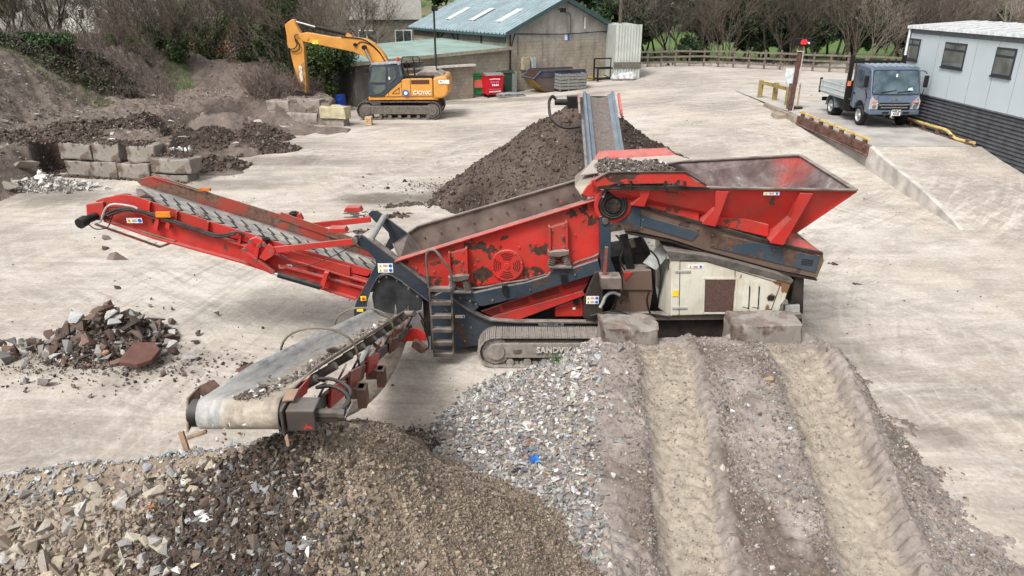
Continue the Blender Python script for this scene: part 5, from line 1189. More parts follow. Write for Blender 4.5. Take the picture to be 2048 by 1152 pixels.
mb = MB(); cz = sz(5.05)-RD; mb.cyl((XA-.07, 5.05, cz), (XB+.04, 5.05, cz), RD-.012, 28); mb.build('head_drum', P_rubber, sc_, smooth=True)
mb = MB(); mb.cyl((XA-.10, 5.05, cz), (XA-.07, 5.05, cz), .08, 14); mb.build('bearing', P_dark, sc_)
mb = MB()
for xs_s in (XA-.09, XB+.06):
    mb.bar((xs_s, 5.3, sz(5.3)-.26), (xs_s, 11.6, sz(11.6)-.26), .05, .12)
sfr = mb.build('truss', P_dusty, sc_)
# supports, idlers, red and brown brackets
idl = MB(); 
for i, y in enumerate(np.linspace(5.9, 11.3, 9)):
    z = sz(y)
    for sgn, xx in ((1, XB), (-1, XA)):
        MB().cyl((xx-sgn*.20, y, z-.15), (xx+sgn*.05, y, z+.0), .045, 14).build('idler_roller', P_dusty, sc_, smooth=True)
        MB().slab([(xx+sgn*.02, y-.05, z-.22), (xx+sgn*.02, y+.08, z-.22), (xx+sgn*.13, y+.08, z-.02), (xx+sgn*.13, y-.05, z-.02)], .02).build('idler_bracket', (P_dusty, P_rust, P_dark)[i % 3], sc_)
for y, m_, w_ in ((6.25, P_redclean, .28), (8.0, P_redclean, .30), (9.5, P_rust, .3), (7.1, P_rust, .36)):
    MB().slab([(XB+.09, y-w_, sz(y-w_)-.34), (XB+.09, y+w_, sz(y+w_)-.34), (XB+.13, y+w_, sz(y+w_)-.16), (XB+.13, y-w_, sz(y-w_)-.10)], .03).build('side_plate', m_, sc_, bevel=.005)
MB().slab([(XB+.02, 5.22, sz(5.22)-.10), (XB+.02, 5.62, sz(5.62)-.08), (XB+.07, 5.62, sz(5.62)+.09), (XB+.07, 5.22, sz(5.22)+.03)], .012).build('red_skirt', P_redclean, sc_, bevel=.003)
for y0_, y1_ in ((5.25, 5.6), (6.1, 6.5)):
    mb = MB(); mb.slab([(XA-.03, y0_, sz(y0_)-.08), (XA-.03, y1_, sz(y1_)-.08), (XA-.13, y1_, sz(y1_)+.05), (XA-.13, y0_, sz(y0_)+.05)], .012); mb.build('left_skirt', m_plain('tan_rust_skirt', (.30, .17, .12), .85, var=.45, scale=9, dust=.3), sc_)
for y in (7.0, 8.1):
    mb = MB(); mb.bb(XB+.0, XB+.22, y-.02, y+.1, sz(y)-.50, sz(y)-.36); mb.bb(XB+.14, XB+.24, y-.05, y+.12, sz(y)-.60, sz(y)-.36); mb.build('lower_bracket', m_plain('brown_bracket', (.20, .12, .09), .8, dust=.5) if y < 8 else P_rust, sc_, bevel=.01)
# hoops over the belt
for y, r_, lean in ((7.35, .42, 0), (9.7, .42, 0)):
    z = sz(y); pts = []
    for k in range(15):
        a = math.pi*k/14; pts.append((XM-math.cos(a)*r_*1.03, y-.04, z-.02+math.sin(a)**.8*.36))
    MB().tube([(XM-r_*1.03, y, z-.16)]+pts+[(XM+r_*1.03, y, z-.2)], .014, 7, smooth=False).build('guard_hoop', m_plain('bent_steel_hoop', (.16, .14, .10), .6, .3, dust=.4), sc_, smooth=True)
# motor and gearbox at the head
mb = MB(); mb.bb(XB+.06, XB+.29, 4.93, 5.15, cz-.10, cz+.09); mb.bb(XB+.025, XB+.05, 4.9, 5.22, cz-.13, cz+.11); gb = mb.build('gearbox', m_paint('dark_gear_paint', (.045, .038, .036), under=(.5, .03, .02), chip=.36, scale=5, dust=.4), sc_, bevel=.012)
mb = MB(); mb.cyl((XB+.29, 5.03, cz), (XB+.47, 5.03, cz), .045, 16); mb.bb(XB+.29, XB+.45, 4.99, 5.07, cz-.05, cz+.03); mb.cyl((XB+.46, 5.03, cz), (XB+.51, 5.03, cz), .055, 12); mb.build('hydraulic_motor', P_dark, gb, smooth=False)
mb = MB(); mb.slab([(XB+.02, 5.02, cz+.12), (XB+.11, 5.02, cz+.13), (XB+.12, 5.16, cz+.15), (XB+.02, 5.16, cz+.14)], .012); mb.build('cover_plate', m_plain('tan_rust_plate', (.28, .19, .14), .8), gb)
for dz, dy in ((0, 0), (.04, .07)):
    MB().tube([(XB+.49, 5.03, cz+.04), (XB+.54, 5.06+dy, cz+.10+dz*.5), (XB+.49, 5.15+dy, cz+.13+dz*.5), (XB+.36, 5.25+dy, cz+.13+dz*.6), (XB+.24, 5.36+dy, cz+.06+dz), (XB+.13, 5.6+dy, cz-.08+dz), (XB+.08, 6.0, cz-.28+dz)], .016, 8).build('hydraulic_hose', P_rubber, gb, smooth=True)
MB().bar((XB+.50, 4.99, cz-.02), (XB+.56, 5.07, cz+.09), .015, .015).build('hose_fitting', P_chrome, gb)
tanr = m_plain('tan_rust', (.27, .18, .12), .85, var=.45, scale=9, dust=.3)
MB().prism([(XA-.115, 4.96, cz-.13), (XA-.115, 5.22, cz-.08), (XA-.115, 5.3, cz+.11), (XA-.115, 5.06, cz+.13)], (.02, 0, 0)).build('end_plate', tanr, sc_, bevel=.006); MB().bar((XA-.14, 4.93, cz-.10), (XA-.11, 4.91, cz-.26), .04, .025, up=(0, 1, 0)).build('scraper_arm', tanr, sc_); MB().bar((XB+.05, 4.92, cz-.12), (XB+.06, 4.91, cz-.22), .025, .02, up=(0, 1, 0)).build('scraper_arm', tanr, sc_); MB().bar((XA-.1, 4.93, cz-.16), (XA+.05, 4.96, cz-.12), .04, .02).build('scraper_blade', tanr, sc_)
# red mounting arm next to the ladder
mb = MB(); mb.plate([(786, 660), (835, 657), (846, 664), (852, 668), (852, 682), (790, 683), (780, 672)], 11.3, .05); mb.build('mount_arm', P_redclean, sc_, bevel=.008)
mb = MB(); mb.plate([(826, 684), (832, 682), (852, 698), (850, 706), (842, 708), (822, 694)], 11.2, .14); mb.build('warning_block', P_rust, sc_, bevel=.01)
mb = MB(); mb.bar(at(740, 712, 11), at(800, 712, 11), .05, .03); mb.bar(at(784, 680, 11.1), at(775, 715, 11.1), .09, .06, up=(0, 1, 0)); mb.bar(at(725, 675, 10.2), at(765, 700, 10.6), .07, .05); mb.build('lower_frame', P_rust, sc_)
mb = MB(); mb.tube([at(a, b, 11.3) for a, b in [(842, 640), (850, 660), (858, 690), (848, 700), (838, 690)]], .014, 6); mb.tube([at(a, b, 11.5) for a, b in [(838, 625), (850, 650), (846, 680)]], .018, 6); mb.build('hose', P_rubber, sc_, smooth=True)
for x, y in ((805, 635), (825, 628)): p = at(x, y, 11.35); MB().cyl(p+Vector((-.12, 0, .0)), p+Vector((.05, -.1, .05)), .055, 14).build('idler_roller', P_dusty, sc_, smooth=True)
# ---------------------------------------------------------------- fines conveyor at the back
fc = thing('fines_conveyor', None, None); fc.parent = SP; fc['label'] = 'narrow blue-grey sided conveyor rising behind the hopper'
hA = at(1197, 191, 19.6); tA = at(1211, 300, 16.7); dvec = (tA-hA); tB = hA+dvec*1.9
def fpt(t_, off_, up_=0): return hA+dvec*t_+Vector((off_, 0, up_))
Wf = .40
rs = []
for t_ in np.linspace(0, 1.9, 24): rs.append([fpt(t_, -Wf+2*Wf*v, -.06+.55*(v-.5)**2) for v in np.linspace(0, 1, 9)])
t = NT('fines_load'); n = t.noise(12, 7, .7); c = t.ramp(n, [(.3, (.09, .07, .06)), (.7, (.19, .165, .15))]); vo = t.voro(26); c = t.mix(t.ramp(vo, [(.12, .8), (.18, 0.0)]), c, t.ramp(t.voro(26, out=1), [(.4, (.2, .17, .15)), (.85, (.55, .54, .52))])); M_load = t.done(c, .95, 0, t.bump(n, .8, .03))
MB().rings(rs, close=False).build('belt_load', M_load, fc, smooth=True)
blue = m_plain('blue_grey_rubber', (.13, .165, .195), .5, var=.2, scale=3, dust=.15)
for sg in (-1, 1):
    rs = [[fpt(t_, sg*(Wf*.58), .02), fpt(t_, sg*(Wf*.80), .05), fpt(t_, sg*(Wf*.88), .10), fpt(t_, sg*(Wf*1.0), .10), fpt(t_, sg*(Wf*1.03), .02), fpt(t_, sg*Wf*1.03, -.3)] for t_ in np.linspace(0, 1.9, 14)]
    MB().rings(rs, close=False).build('belt_edge', blue, fc, solid=.015)
    mb = MB(); a = fpt(0, sg*(Wf+.13), -.05); b = fpt(.35, sg*(Wf+.13), -.05); mb.bar(a+Vector((0, 0, .08)), b, .06, .10); mb.build('head_bracket', m_plain('faded_pink_red', (.50, .13, .11), .7, var=.4, scale=8) if sg > 0 else P_rust, fc, bevel=.01)
    mb = MB(); mb.bar(fpt(.1, sg*(Wf+.05), -.3), fpt(1.9, sg*(Wf+.05), -.3), .06, .16); mb.build('side_beam', P_navyclean, fc)
hz_ = hA+Vector((0, .1, -.18)); MB().cyl(hz_+Vector((-Wf, 0, 0)), hz_+Vector((Wf, 0, 0)), .16, 20).build('head_drum', P_rubber, fc, smooth=True)
mb = MB(); mb.bb(hA.x-Wf-.42, hA.x-Wf-.1, hA.y-.1, hA.y+.2, hA.z-.32, hA.z-.02); mb.cyl((hA.x-Wf-.75, hA.y, hA.z-.17), (hA.x-Wf-.4, hA.y, hA.z-.17), .08, 14); mb.build('hydraulic_motor', P_black, fc, bevel=.01)
q = hA+Vector((-Wf-.72, 0, -.1)); MB().tube([q, q+Vector((-.1, 0, .08)), q+Vector((-.18, -.05, -.1)), q+Vector((-.12, -.3, -.45)), q+Vector((.2, -.5, -.65)), q+Vector((.62, -.5, -.62))], .04, 8).build('hydraulic_hose', P_rubber, fc, smooth=True)
settle(SP, (1.2, 12.65, 0))
# ================================================================ excavator (faces left), drawn from the side plane Y = YX
YX = 39.35
EX = thing('excavator', 'orange tracked excavator with its boom folded down, parked by the grey building', 'excavator')
P_or = m_paint('orange_paint', (.64, .30, .06), under=(.14, .06, .03), chip=.27, scale=1.2, dust=.25, grime=.3, gcol=(.30, .13, .05))
P_cab = m_plain('cab_dark_paint', (.045, .055, .07), .45, var=.2, dust=.3)
t = NT('dark_glass'); M_glass = t.done(t.ramp(t.noise(2, 4), [(.3, (.03, .045, .045)), (.7, (.10, .13, .12))]), .08, 0, spec=.8)
P_xtrack = m_plain('excavator_track_steel', (.13, .115, .10), .8, var=.35, scale=9, dust=.7, bump=.3)
S_ = YX
def xp(mb, l, Y, th): return mb.plate(l, Y, th)
def X1(a, b): return (560+a*350/1833.0, 30+b*220/1152.0)   # enlarged crop -> photo pixels
def XL(l): return [X1(a, b) for a, b in l]
x0 = at(*X1(805, 1010), S_).x; x1 = at(*X1(1685, 1010), S_).x
ztop = .95
crawler(EX, x0, x1, 0.02, ztop, S_, S_+.6, P_xtrack, P_xtrack, shoe=.18, grous=.035, r_hub=.24)
crawler(EX, x0, x1, 0.02, ztop, S_+2.3, S_+2.9, P_xtrack, P_xtrack, shoe=.18, grous=.035, r_hub=.24)
mb = MB(); mb.bb(x0+1.2, x1-1.2, S_+.5, S_+2.4, .4, 1.05); mb.build('undercarriage', P_black, EX)
bd = MB(); bd.plate(XL([(928, 855), (1265, 852), (1595, 850), (1640, 870), (1660, 890), (930, 893)]), S_+.1, 2.6); body = bd.build('upper_frame', P_or, EX, bevel=.03)
xp(mb := MB(), XL([(1265, 675), (1362, 665), (1590, 662), (1597, 690), (1600, 852), (1090, 855), (1150, 790), (1230, 720), (1262, 705)]), S_+.05, 2.65); mb.build('side_door', P_or, EX, bevel=.03)
xp(mb := MB(), XL([(1598, 662), (1700, 640), (1740, 645), (1762, 700), (1764, 800), (1752, 850), (1690, 875), (1605, 880)]), S_+.03, 2.7); cw = mb.build('counterweight', P_or, EX, bevel=.12, seg=3)
xp(mb := MB(), XL([(1400, 640), (1470, 595), (1650, 592), (1715, 628), (1712, 650), (1600, 662), (1400, 665)]), S_+.5, 1.7); mb.build('engine_hood', m_plain('dusty_hood', (.20, .16, .14), .7, dust=.8), EX, bevel=.04)
xp(mb := MB(), XL([(1300, 635), (1600, 640), (1600, 662), (1300, 665)]), S_+.1, .5); mb.build('walkway', P_black, EX)
xp(mb := MB(), XL([(1372, 682), (1562, 680), (1562, 722), (1374, 724)]), S_+.035, .03); mb.build('radiator_vent', m_plain('brown_mesh', (.10, .04, .03), .8, scale=30), EX)
mb = MB()
for l in ([(1268, 680), (1280, 850)], [(1362, 665), (1370, 850)], [(1135, 800), (1140, 852)], [(1600, 665), (1606, 878)]): mb.bar(at(*X1(*l[0]), S_+.04), at(*X1(*l[1]), S_+.04), .012, .02, up=(0, 1, 0))
for l in ([(1175, 822), (1250, 760)], [(1250, 760), (1245, 822)], [(1245, 822), (1175, 824)]): mb.bar(at(*X1(*l[0]), S_+.04), at(*X1(*l[1]), S_+.04), .02, .02, up=(0, 1, 0))
mb.build('panel_gaps', P_blk, EX)
# cab
cb = xp(MB(), XL([(925, 590), (935, 540), (960, 515), (1225, 500), (1250, 520), (1300, 650), (1265, 700), (1085, 855), (928, 855)]), S_+.02, 1.05).build('cab', P_cab, EX, bevel=.05)
for l in ([(965, 552), (985, 543), (1095, 543), (1108, 560), (1108, 708), (942, 708)], [(1128, 552), (1195, 550), (1215, 600), (1215, 660), (1190, 690), (1135, 738)], [(968, 740), (1100, 735), (1108, 770), (1062, 820), (1000, 832), (970, 790)], [(1240, 530), (1262, 545), (1284, 640), (1262, 655)]):
    xp(mb := MB(), XL(l), S_-.005, .03); mb.build('window', M_glass, cb, bevel=.006)
xp(mb := MB(), XL([(950, 512), (1225, 497), (1255, 515), (1250, 522), (960, 522)]), S_+.02, 1.05); mb.build('cab_roof', m_plain('pale_roof', (.30, .32, .34), .5, dust=.5), cb)
p = at(*X1(1232, 470), S_+.8); mb = MB(); mb.cyl(p+Vector((0, 0, -.3)), p, .05, 12); mb.cyl(p, p+Vector((0, 0, .14)), .075, 14, r2=.05); mb.build('beacon', P_rdl, cb, smooth=True)
MB().box(at(*X1(1145, 662), S_-.02), (.08, .01, .14)).build('cab_sticker', P_wht, cb)
mb = MB(); p = at(*X1(900, 578), S_-.1); mb.box(p, (.18, .1, .26)); mb.bar(p, at(*X1(940, 540), S_), .02, .02); mb.build('mirror', P_black, cb, bevel=.03)
# handrails
mb = MB()
for Y_ in (S_+.2, S_+.9): mb.tube([at(*X1(a, b), Y_) for a, b in [(1300, 640), (1270, 500), (1282, 440), (1380, 436), (1440, 436), (1462, 460), (1462, 520), (1400, 560), (1410, 640)]], .03, 6, smooth=False)
mb.tube([at(*X1(a, b), S_+.2) for a, b in [(1325, 480), (1345, 640)]], .03, 6); mb.tube([at(*X1(a, b), S_+.2) for a, b in [(1390, 440), (1415, 630)]], .03, 6); mb.build('handrail', P_black, EX)
for a, b in ((1650, 560), (1715, 605)): p = at(*X1(a, b), S_+1.2); MB().cyl(p+Vector((0, 0, -.35)), p, .07, 12).build('exhaust_pipe', P_dark, EX)
# boom
YB = S_+1.15
bo = xp(MB(), XL([(205, 195), (265, 182), (320, 190), (560, 232), (740, 235), (900, 250), (985, 300), (1060, 375), (1100, 430), (1130, 495), (1120, 500), (965, 500), (900, 440), (760, 385), (560, 345), (300, 290), (235, 275), (200, 235)]), YB, .55).build('boom', P_or, EX, bevel=.03)
mb = MB(); mb.tube([at(*X1(a, b), YB-.03) for a, b in [(640, 228), (780, 240), (870, 255), (960, 310), (1040, 390), (1090, 470), (1110, 500)]], .03, 6); mb.tube([at(*X1(a, b), YB-.03) for a, b in [(800, 320), (850, 280), (960, 320), (1060, 420)]], .02, 6); mb.build('boom_hose', P_blk, bo)
MB().box(at(*X1(370, 283), YB-.01), (.32, .012, .2)).build('yellow_plate', m_plain('yellow_sticker', (.75, .6, .08), .5, bump=0), bo)
p = at(*X1(283, 238), YB); MB().cyl(p+Vector((0, .02, 0)), p+Vector((0, -.04, 0)), .11, 16).build('boom_pin', P_or, bo)
p = at(*X1(787, 310), YB); MB().cyl(p+Vector((0, .02, 0)), p+Vector((0, -.1, 0)), .09, 12).build('boom_boss', P_black, bo)
# stick, ram and bucket linkage
st = xp(MB(), XL([(48, 100), (120, 45), (150, 45), (170, 110), (212, 185), (240, 270), (245, 400), (262, 560), (272, 700), (270, 810), (235, 815), (190, 690), (150, 560), (110, 420), (75, 310), (70, 230)]), YB+.08, .4).build('stick', P_or, EX, bevel=.03)
xp(mb := MB(), XL([(245, 300), (262, 560), (273, 700), (275, 815), (262, 815), (255, 640), (238, 420), (236, 300)]), YB+.04, .48); mb.build('stick_edge', P_or, st)
MB().box(at(*X1(220, 615), YB+.06), (.17, .012, .82)).build('white_label', P_wht, st)
r1, r2, r3 = at(*X1(160, 68), YB+.27), at(*X1(372, 125), YB+.27), at(*X1(700, 200), YB+.27)
ram = MB().cyl(r2, r3, .10, 16).build('stick_ram', P_black, EX, smooth=True); MB().cyl(r1, r2, .05, 12).build('ram_rod', P_chrome, ram, smooth=True)
mb = MB(); mb.bar(r3, at(*X1(750, 235), YB+.27), .3, .16); mb.build('ram_lug', P_or, ram)
r1, r2 = at(*X1(90, 345), YB+.1), at(*X1(128, 650), YB+.1); ram = MB().cyl(r1, r2, .085, 14).build('bucket_ram', P_black, EX, smooth=True)
a, b = at(*X1(880, 340), YB-.2), at(*X1(960, 505), YB-.2); ram = MB().cyl(a, b, .065, 12).build('boom_ram', P_chrome, EX, smooth=True); p = a; MB().cyl(p+Vector((0, -.08, 0)), p+Vector((0, .2, 0)), .12, 14).build('ram_eye', P_black, ram)
MB().tube([at(*X1(a, b), YB-.02) for a, b in [(190, 205), (158, 215), (160, 260), (178, 310), (150, 350), (105, 360)]], .03, 6).build('stick_hose', P_blk, st); MB().tube([at(*X1(a, b), YB-.02) for a, b in [(160, 250), (205, 310), (200, 360), (150, 380), (100, 372)]], .025, 6).build('stick_hose', P_blk, st)
mb = MB(); mb.bar(at(*X1(125, 690), YB+.1), at(*X1(235, 740), YB+.1), .14, .14, up=(0, 1, 0)); mb.bar(at(*X1(130, 680), YB+.1), at(*X1(155, 770), YB+.1), .08, .1, up=(0, 1, 0)); p = at(*X1(230, 735), YB); mb.cyl(p, p+Vector((0, .5, 0)), .12, 14); mb.build('bucket_link', m_plain('worn_link', (.22, .12, .06), .7), EX, bevel=.01)
xp(mb := MB(), XL([(150, 770), (235, 800), (258, 830), (240, 870), (190, 880), (120, 860), (110, 800)]), YB-.25, 1.1); mb.build('bucket', m_plain('dark_bucket', (.06, .05, .045), .8, dust=.6), EX, bevel=.03)
W_let = m_plain('white_lettering', (.8, .8, .78), .5, bump=0, var=.03)
text('model_lettering', 'CX210C', .27, W_let, EX, at(*X1(1485, 815), S_+.04), (1, 0, 0), (0, 0, 1), .02, .004, shear=.2)
text('maker_lettering', 'CASE', .24, W_let, cw, at(*X1(1715, 702), S_+.0), (1, 0, 0), (0, 0, 1), .01, .02)
p = at(*X1(1318, 818), S_+.03); o = MB().cyl(p, p+Vector((0, -.02, 0)), .17, 18).build('round_emblem', P_blu, EX); MB().cyl(p+Vector((0, -.018, 0)), p+Vector((0, -.03, 0)), .09, 12).build('emblem_centre', P_wht, o)
settle(EX, ((x0+x1)/2, S_+1.45, 0))
# timber block in front of the track
TB = thing('timber_block', 'small stack of pale timber offcuts in front of the excavator track', 'timber block')
p = atz(738, 250, 0); mb = MB()
for k in range(4): mb.bb(p.x-.16, p.x+.17, p.y-.2, p.y+.2, .01+k*.105, .01+k*.105+.095)
mb.build('timber', m_plain('pale_timber', (.50, .34, .20), .8, var=.3, scale=12), TB, bevel=.008); settle(TB, p)
# blue barrel
BA = thing('blue_barrel', 'blue plastic barrel standing by the rendered wall and the ivy', 'barrel'); p = atz(683, 222, 0)
rs = []
for z, r in ((0, .27), (.03, .29), (.28, .29), (.30, .30), (.33, .29), (.62, .29), (.64, .30), (.67, .29), (.9, .285), (.93, .26)): rs.append([Vector((p.x+math.cos(a*math.pi/12)*r, p.y+math.sin(a*math.pi/12)*r, z)) for a in range(24)])
MB().rings(rs, caps=True).build('drum_body', m_plain('blue_polythene', (.015, .055, .32), .45, var=.15), BA, smooth=True); mb = MB()
for dx in (-.12, .12): mb.cyl((p.x+dx, p.y, .93), (p.x+dx, p.y, .96), .035, 10)
mb.build('bung', P_blk, BA); settle(BA, p)
# ================================================================ buildings
def m_wall(name, c, block=True, dirt=.6, bw=.44, bh=.22):
    t = NT(name); n = t.noise(.6, 7, .62); f = t.noise(6, 6, .7)
    cc = t.ramp(n, [(.3, tuple(x*.7 for x in c)), (.5, c), (.7, tuple(x*1.2 for x in c))])
    st = t.ramp(t.noise(1.2, 6, .6, vec=t.mapping((2.2, 2.2, .35))), [(.48, 0.0), (.7, dirt)]); cc = t.mix(st, cc, tuple(x*.42 for x in c))
    cc = t.mix(1.0, cc, t.ramp(f, [(.3, .85), (.7, 1.12)]), 'MULTIPLY')
    h = f
    if block:
        x, y, z = t.sep(0), t.sep(1), t.sep(2); cmb = t.n.new('ShaderNodeCombineXYZ'); t.L(t.math('ADD', x, y), cmb.inputs[0]); t.L(z, cmb.inputs[1])
        br = t.n.new('ShaderNodeTexBrick'); t.L(cmb.outputs[0], br.inputs['Vector']); br.inputs['Scale'].default_value = 1; br.inputs['Brick Width'].default_value = bw; br.inputs['Row Height'].default_value = bh; br.inputs['Mortar Size'].default_value = .012
        br.inputs['Color1'].default_value = (1, 1, 1, 1); br.inputs['Color2'].default_value = (.8, .8, .8, 1); br.inputs['Mortar'].default_value = (.62, .62, .62, 1)
        cc = t.mix(.8, cc, br.outputs[0], 'MULTIPLY')
    return t.done(cc, .9, 0, t.bump(h, .3, .02))
M_conc = m_wall('concrete_block_wall', (.37, .33, .265), dirt=.5); M_rend = m_wall('grey_cladding_board', (.34, .335, .31), block=False); M_dkw = m_wall('dark_rendered_wall', (.12, .12, .105), block=False)
def m_corr(name, c, pitch, axis_rot, dirt=.4):
    t = NT(name); n = t.noise(.8, 6, .6); cc = t.ramp(n, [(.3, tuple(x*.8 for x in c)), (.7, tuple(min(1, x*1.15) for x in c))])
    st = t.ramp(t.noise(2, 6, .6), [(.5, 0.0), (.75, dirt)]); cc = t.mix(st, cc, tuple(x*.5 for x in c))
    return t.done(cc, .45, .1)
ga = R(34); gx = Vector((math.cos(ga), math.sin(ga), 0)); gy = Vector((-math.sin(ga), math.cos(ga), 0))
G0 = Vector((-.3, 50, 0)); GW_ = 9.2; GL = 13.5; EV = 3.95; RG = 5.95
zb = .2
def G(u, v, z): return G0+gx*u+gy*v+Vector((0, 0, z))
BL_ = thing('workshop', 'concrete block workshop with green corrugated gable roof and three rooflights', 'workshop')
wl_ = MB()
wl_.prism([G(0, 0, zb), G(GW_, 0, zb), G(GW_, 0, 3.35), G(0, 0, 3.35)], gy*.2); wl_.prism([G(0, .2, zb), G(0, GL, zb), G(0, GL, EV-.7), G(0, .2, EV-.7)], gx*.2); wl_.prism([G(GW_, .2, zb), G(GW_, GL, zb), G(GW_, GL, EV), G(GW_, .2, EV)], -gx*.2)
wall_ = wl_.build('wall', M_conc, BL_)
mb = MB(); mb.prism([G(.02, .02, 3.353), G(GW_-.02, .02, 3.353), G(GW_-.02, .02, EV), G(GW_/2, .02, RG-.05), G(.02, .02, EV)], gy*.16); mb.build('gable_cladding', M_rend, BL_)
mb = MB(); mb.prism([G(-.01, .2, EV-.7), G(-.01, GL, EV-.7), G(-.01, GL, EV), G(-.01, .2, EV)], gx*.12); mb.build('side_cladding', M_dkw, BL_)
# corrugated roof: real ridges
P_roof = m_corr('green_roof_sheet', (.27, .35, .375), .2, 0); P_trim = m_plain('dark_green_trim', (.05, .085, .09), .5, var=.2)
def corr_sheet(o_, du, dv_, L_, n, h, nrm):
    """o_ origin, du unit along ridge direction length n*pitch, dv_ vector down the slope"""
    mb = MB(); pitch = L_/n; vs = []
    for i in range(n):
        for f_, hh in ((0, 0), (.3, 0), (.42, h), (.58, h), (.7, 0)): vs.append((i+f_, hh))
    vs.append((n, 0))
    a = [o_+du*(s_*pitch)+nrm*hh for s_, hh in vs]; b = [p+dv_ for p in a]
    mb.rings([a, b], close=False); return mb
OH = .35; zE = EV-.12
sl_v = G(-OH, 0, zE)-G(GW_/2, 0, RG)
nrm = gy.cross(sl_v).normalized(); nrm = nrm if nrm.z > 0 else -nrm
rf = corr_sheet(G(GW_/2, -OH, RG), gy, sl_v, GL+.7, 30, .09, nrm).build('roof', P_roof, BL_, solid=.01)
sl2 = G(GW_+OH, 0, zE)-G(GW_/2, 0, RG); nr2 = gy.cross(sl2).normalized(); nr2 = nr2 if nr2.z > 0 else -nr2
corr_sheet(G(GW_/2, -OH, RG), gy, sl2, GL+.7, 30, .09, nr2).build('roof', P_roof, BL_, solid=.01)
mb = MB(); mb.bar(G(GW_/2, -OH, RG+.08), G(GW_/2, GL+OH, RG+.08), .3, .06); mb.bar(G(-OH, -OH-.03, zE), G(GW_/2, -OH-.03, RG+.02), .05, .26); mb.bar(G(GW_+OH, -OH-.03, zE), G(GW_/2, -OH-.03, RG+.02), .05, .26); mb.bar(G(-OH-.05, -OH, zE-.08), G(-OH-.05, GL+OH, zE-.08), .12, .14); mb.bar(G(GW_+.1, -.05, zb), G(GW_+.1, -.05, zE), .25, .1, up=(0, 1, 0)); mb.build('roof_trim', P_trim, rf)
for v in (2.3, 5.9, 9.3):
    q = [G(GW_/2, v, RG)+sl_v*.34, G(GW_/2, v+.75, RG)+sl_v*.34, G(GW_/2, v+.75, RG)+sl_v*.72, G(GW_/2, v, RG)+sl_v*.72]
    MB().prism([p+nrm*.10 for p in q], nrm*.015).build('rooflight', m_plain('pale_rooflight', (.50, .52, .50), .5, var=.15), rf)
mb = MB()
for v in (3.2, 6.4, 9.4): mb.bar(G(-.06, v, EV-.9), G(-.06, v, EV), .06, .1, up=(0, 1, 0)); 
mb.bar(G(-.06, 8, EV), G(-.06, 9.2, EV-.9), .05, .06); mb.bar(G(-.06, 6.6, EV-.9), G(-.06, 7.7, EV), .05, .06); mb.build('brace', P_blk, BL_)
# gable details
def onG(px, py, off=-.06):
    """point on the gable plane under a pixel"""
    d = ray(px, py); n = gy; t_ = (G0-Vector((0, 0, HC))).dot(n)/d.dot(n); return Vector((0, 0, HC))+d*t_+n*off
mb = MB(); mb.tube([onG(a, b) for a, b in [(1017, 160), (1020, 110), (1028, 72), (1040, 68), (1130, 68), (1205, 63), (1218, 68), (1222, 85), (1222, 140)]], .03, 6); mb.tube([onG(a, b) for a, b in [(1035, 112), (1035, 72)]], .02, 6); mb.tube([onG(a, b) for a, b in [(1140, 66), (1140, 30), (1128, 26)]], .02, 6); mb.build('cable', P_blk, BL_)
p = onG(1047, 127, -.2); MB().box(p, (.55, .3, .8), Matrix.Rotation(ga, 3, 'Z')).build('meter_box', m_plain('beige_cabinet', (.36, .31, .22), .6), BL_, bevel=.02); p = onG(1056, 126, -.25)
MB().box(onG(1063, 126, -.2), (.35, .25, .7), Matrix.Rotation(ga, 3, 'Z')).build('meter_box', m_plain('grey_cabinet', (.36, .40, .40), .6), BL_, bevel=.02)
mb = MB(); p = onG(1117, 20, -.5); mb.box(p, (.35, .2, .28), Matrix.Rotation(ga, 3, 'Z')); mb.bar(p, onG(1117, 18, 0), .05, .05); mb.build('floodlight', P_black, BL_); MB().box(onG(1168, 46, -.1), (.1, .1, .75), Matrix.Rotation(ga, 3, 'Z')).build('vent_pipe', m_plain('pale_pipe', (.5, .5, .48), .6), BL_)
o = MB().box(onG(1133, 74, -.02), (.34, .02, .4), Matrix.Rotation(ga, 3, 'Z')).build('safety_notice', P_wht, BL_); MB().box(onG(1136, 74, -.045), (.15, .02, .36), Matrix.Rotation(ga, 3, 'Z')).build('blue_panel', P_blu, o)
MB().cyl(onG(1019, 165, -.1), onG(1019, 66, -.1), .05, 8).build('drainpipe', P_dark, BL_)
settle(BL_, G(0, 0, 0))
# lean-to, continuing the gable's front to the left
LT = thing('lean_to', 'low block lean-to with pale green flat sheet roof beside the workshop', 'shed')
def lz(u): return 2.95+.045*u
UA = -10.6
mb = MB(); mb.prism([G(0, 0.02, -.2), G(UA, 0.02, -.2), G(UA, .02, lz(UA)), G(0, .02, lz(0))], gy*.2); mb.prism([G(UA, .2, -.2), G(UA, 7, -.2), G(UA, 7, lz(UA)), G(UA, .2, lz(UA))], gx*.2); mb.build('wall', M_conc, LT)
mb = MB(); mb.prism([G(UA-.06, -.1, -.2), G(UA-.06, 5.5, -.2), G(UA-.06, 5.5, lz(UA)-.1), G(UA-.06, -.1, lz(UA)-.1)], -gx*.08); mb.prism([G(UA-.06, -.14, -.2), G(UA+1.9, -.14, -.2), G(UA+1.9, -.14, lz(UA)-.1), G(UA-.06, -.14, lz(UA)-.1)], gy*.1); mb.build('rendered_end_wall', M_dkw, LT)
P_groof = m_plain('pale_green_sheet', (.235, .32, .285), .7, var=.22, scale=.8)
mb = MB(); mb.prism([G(.1, -.3, lz(.1)+.03), G(UA-.4, -.3, lz(UA-.4)+.03), G(UA-.4, 8.5, lz(UA-.4)+.25), G(-.15, 8.5, lz(-.15)+.25)], (0, 0, .06)); r_ = mb.build('roof', P_groof, LT)
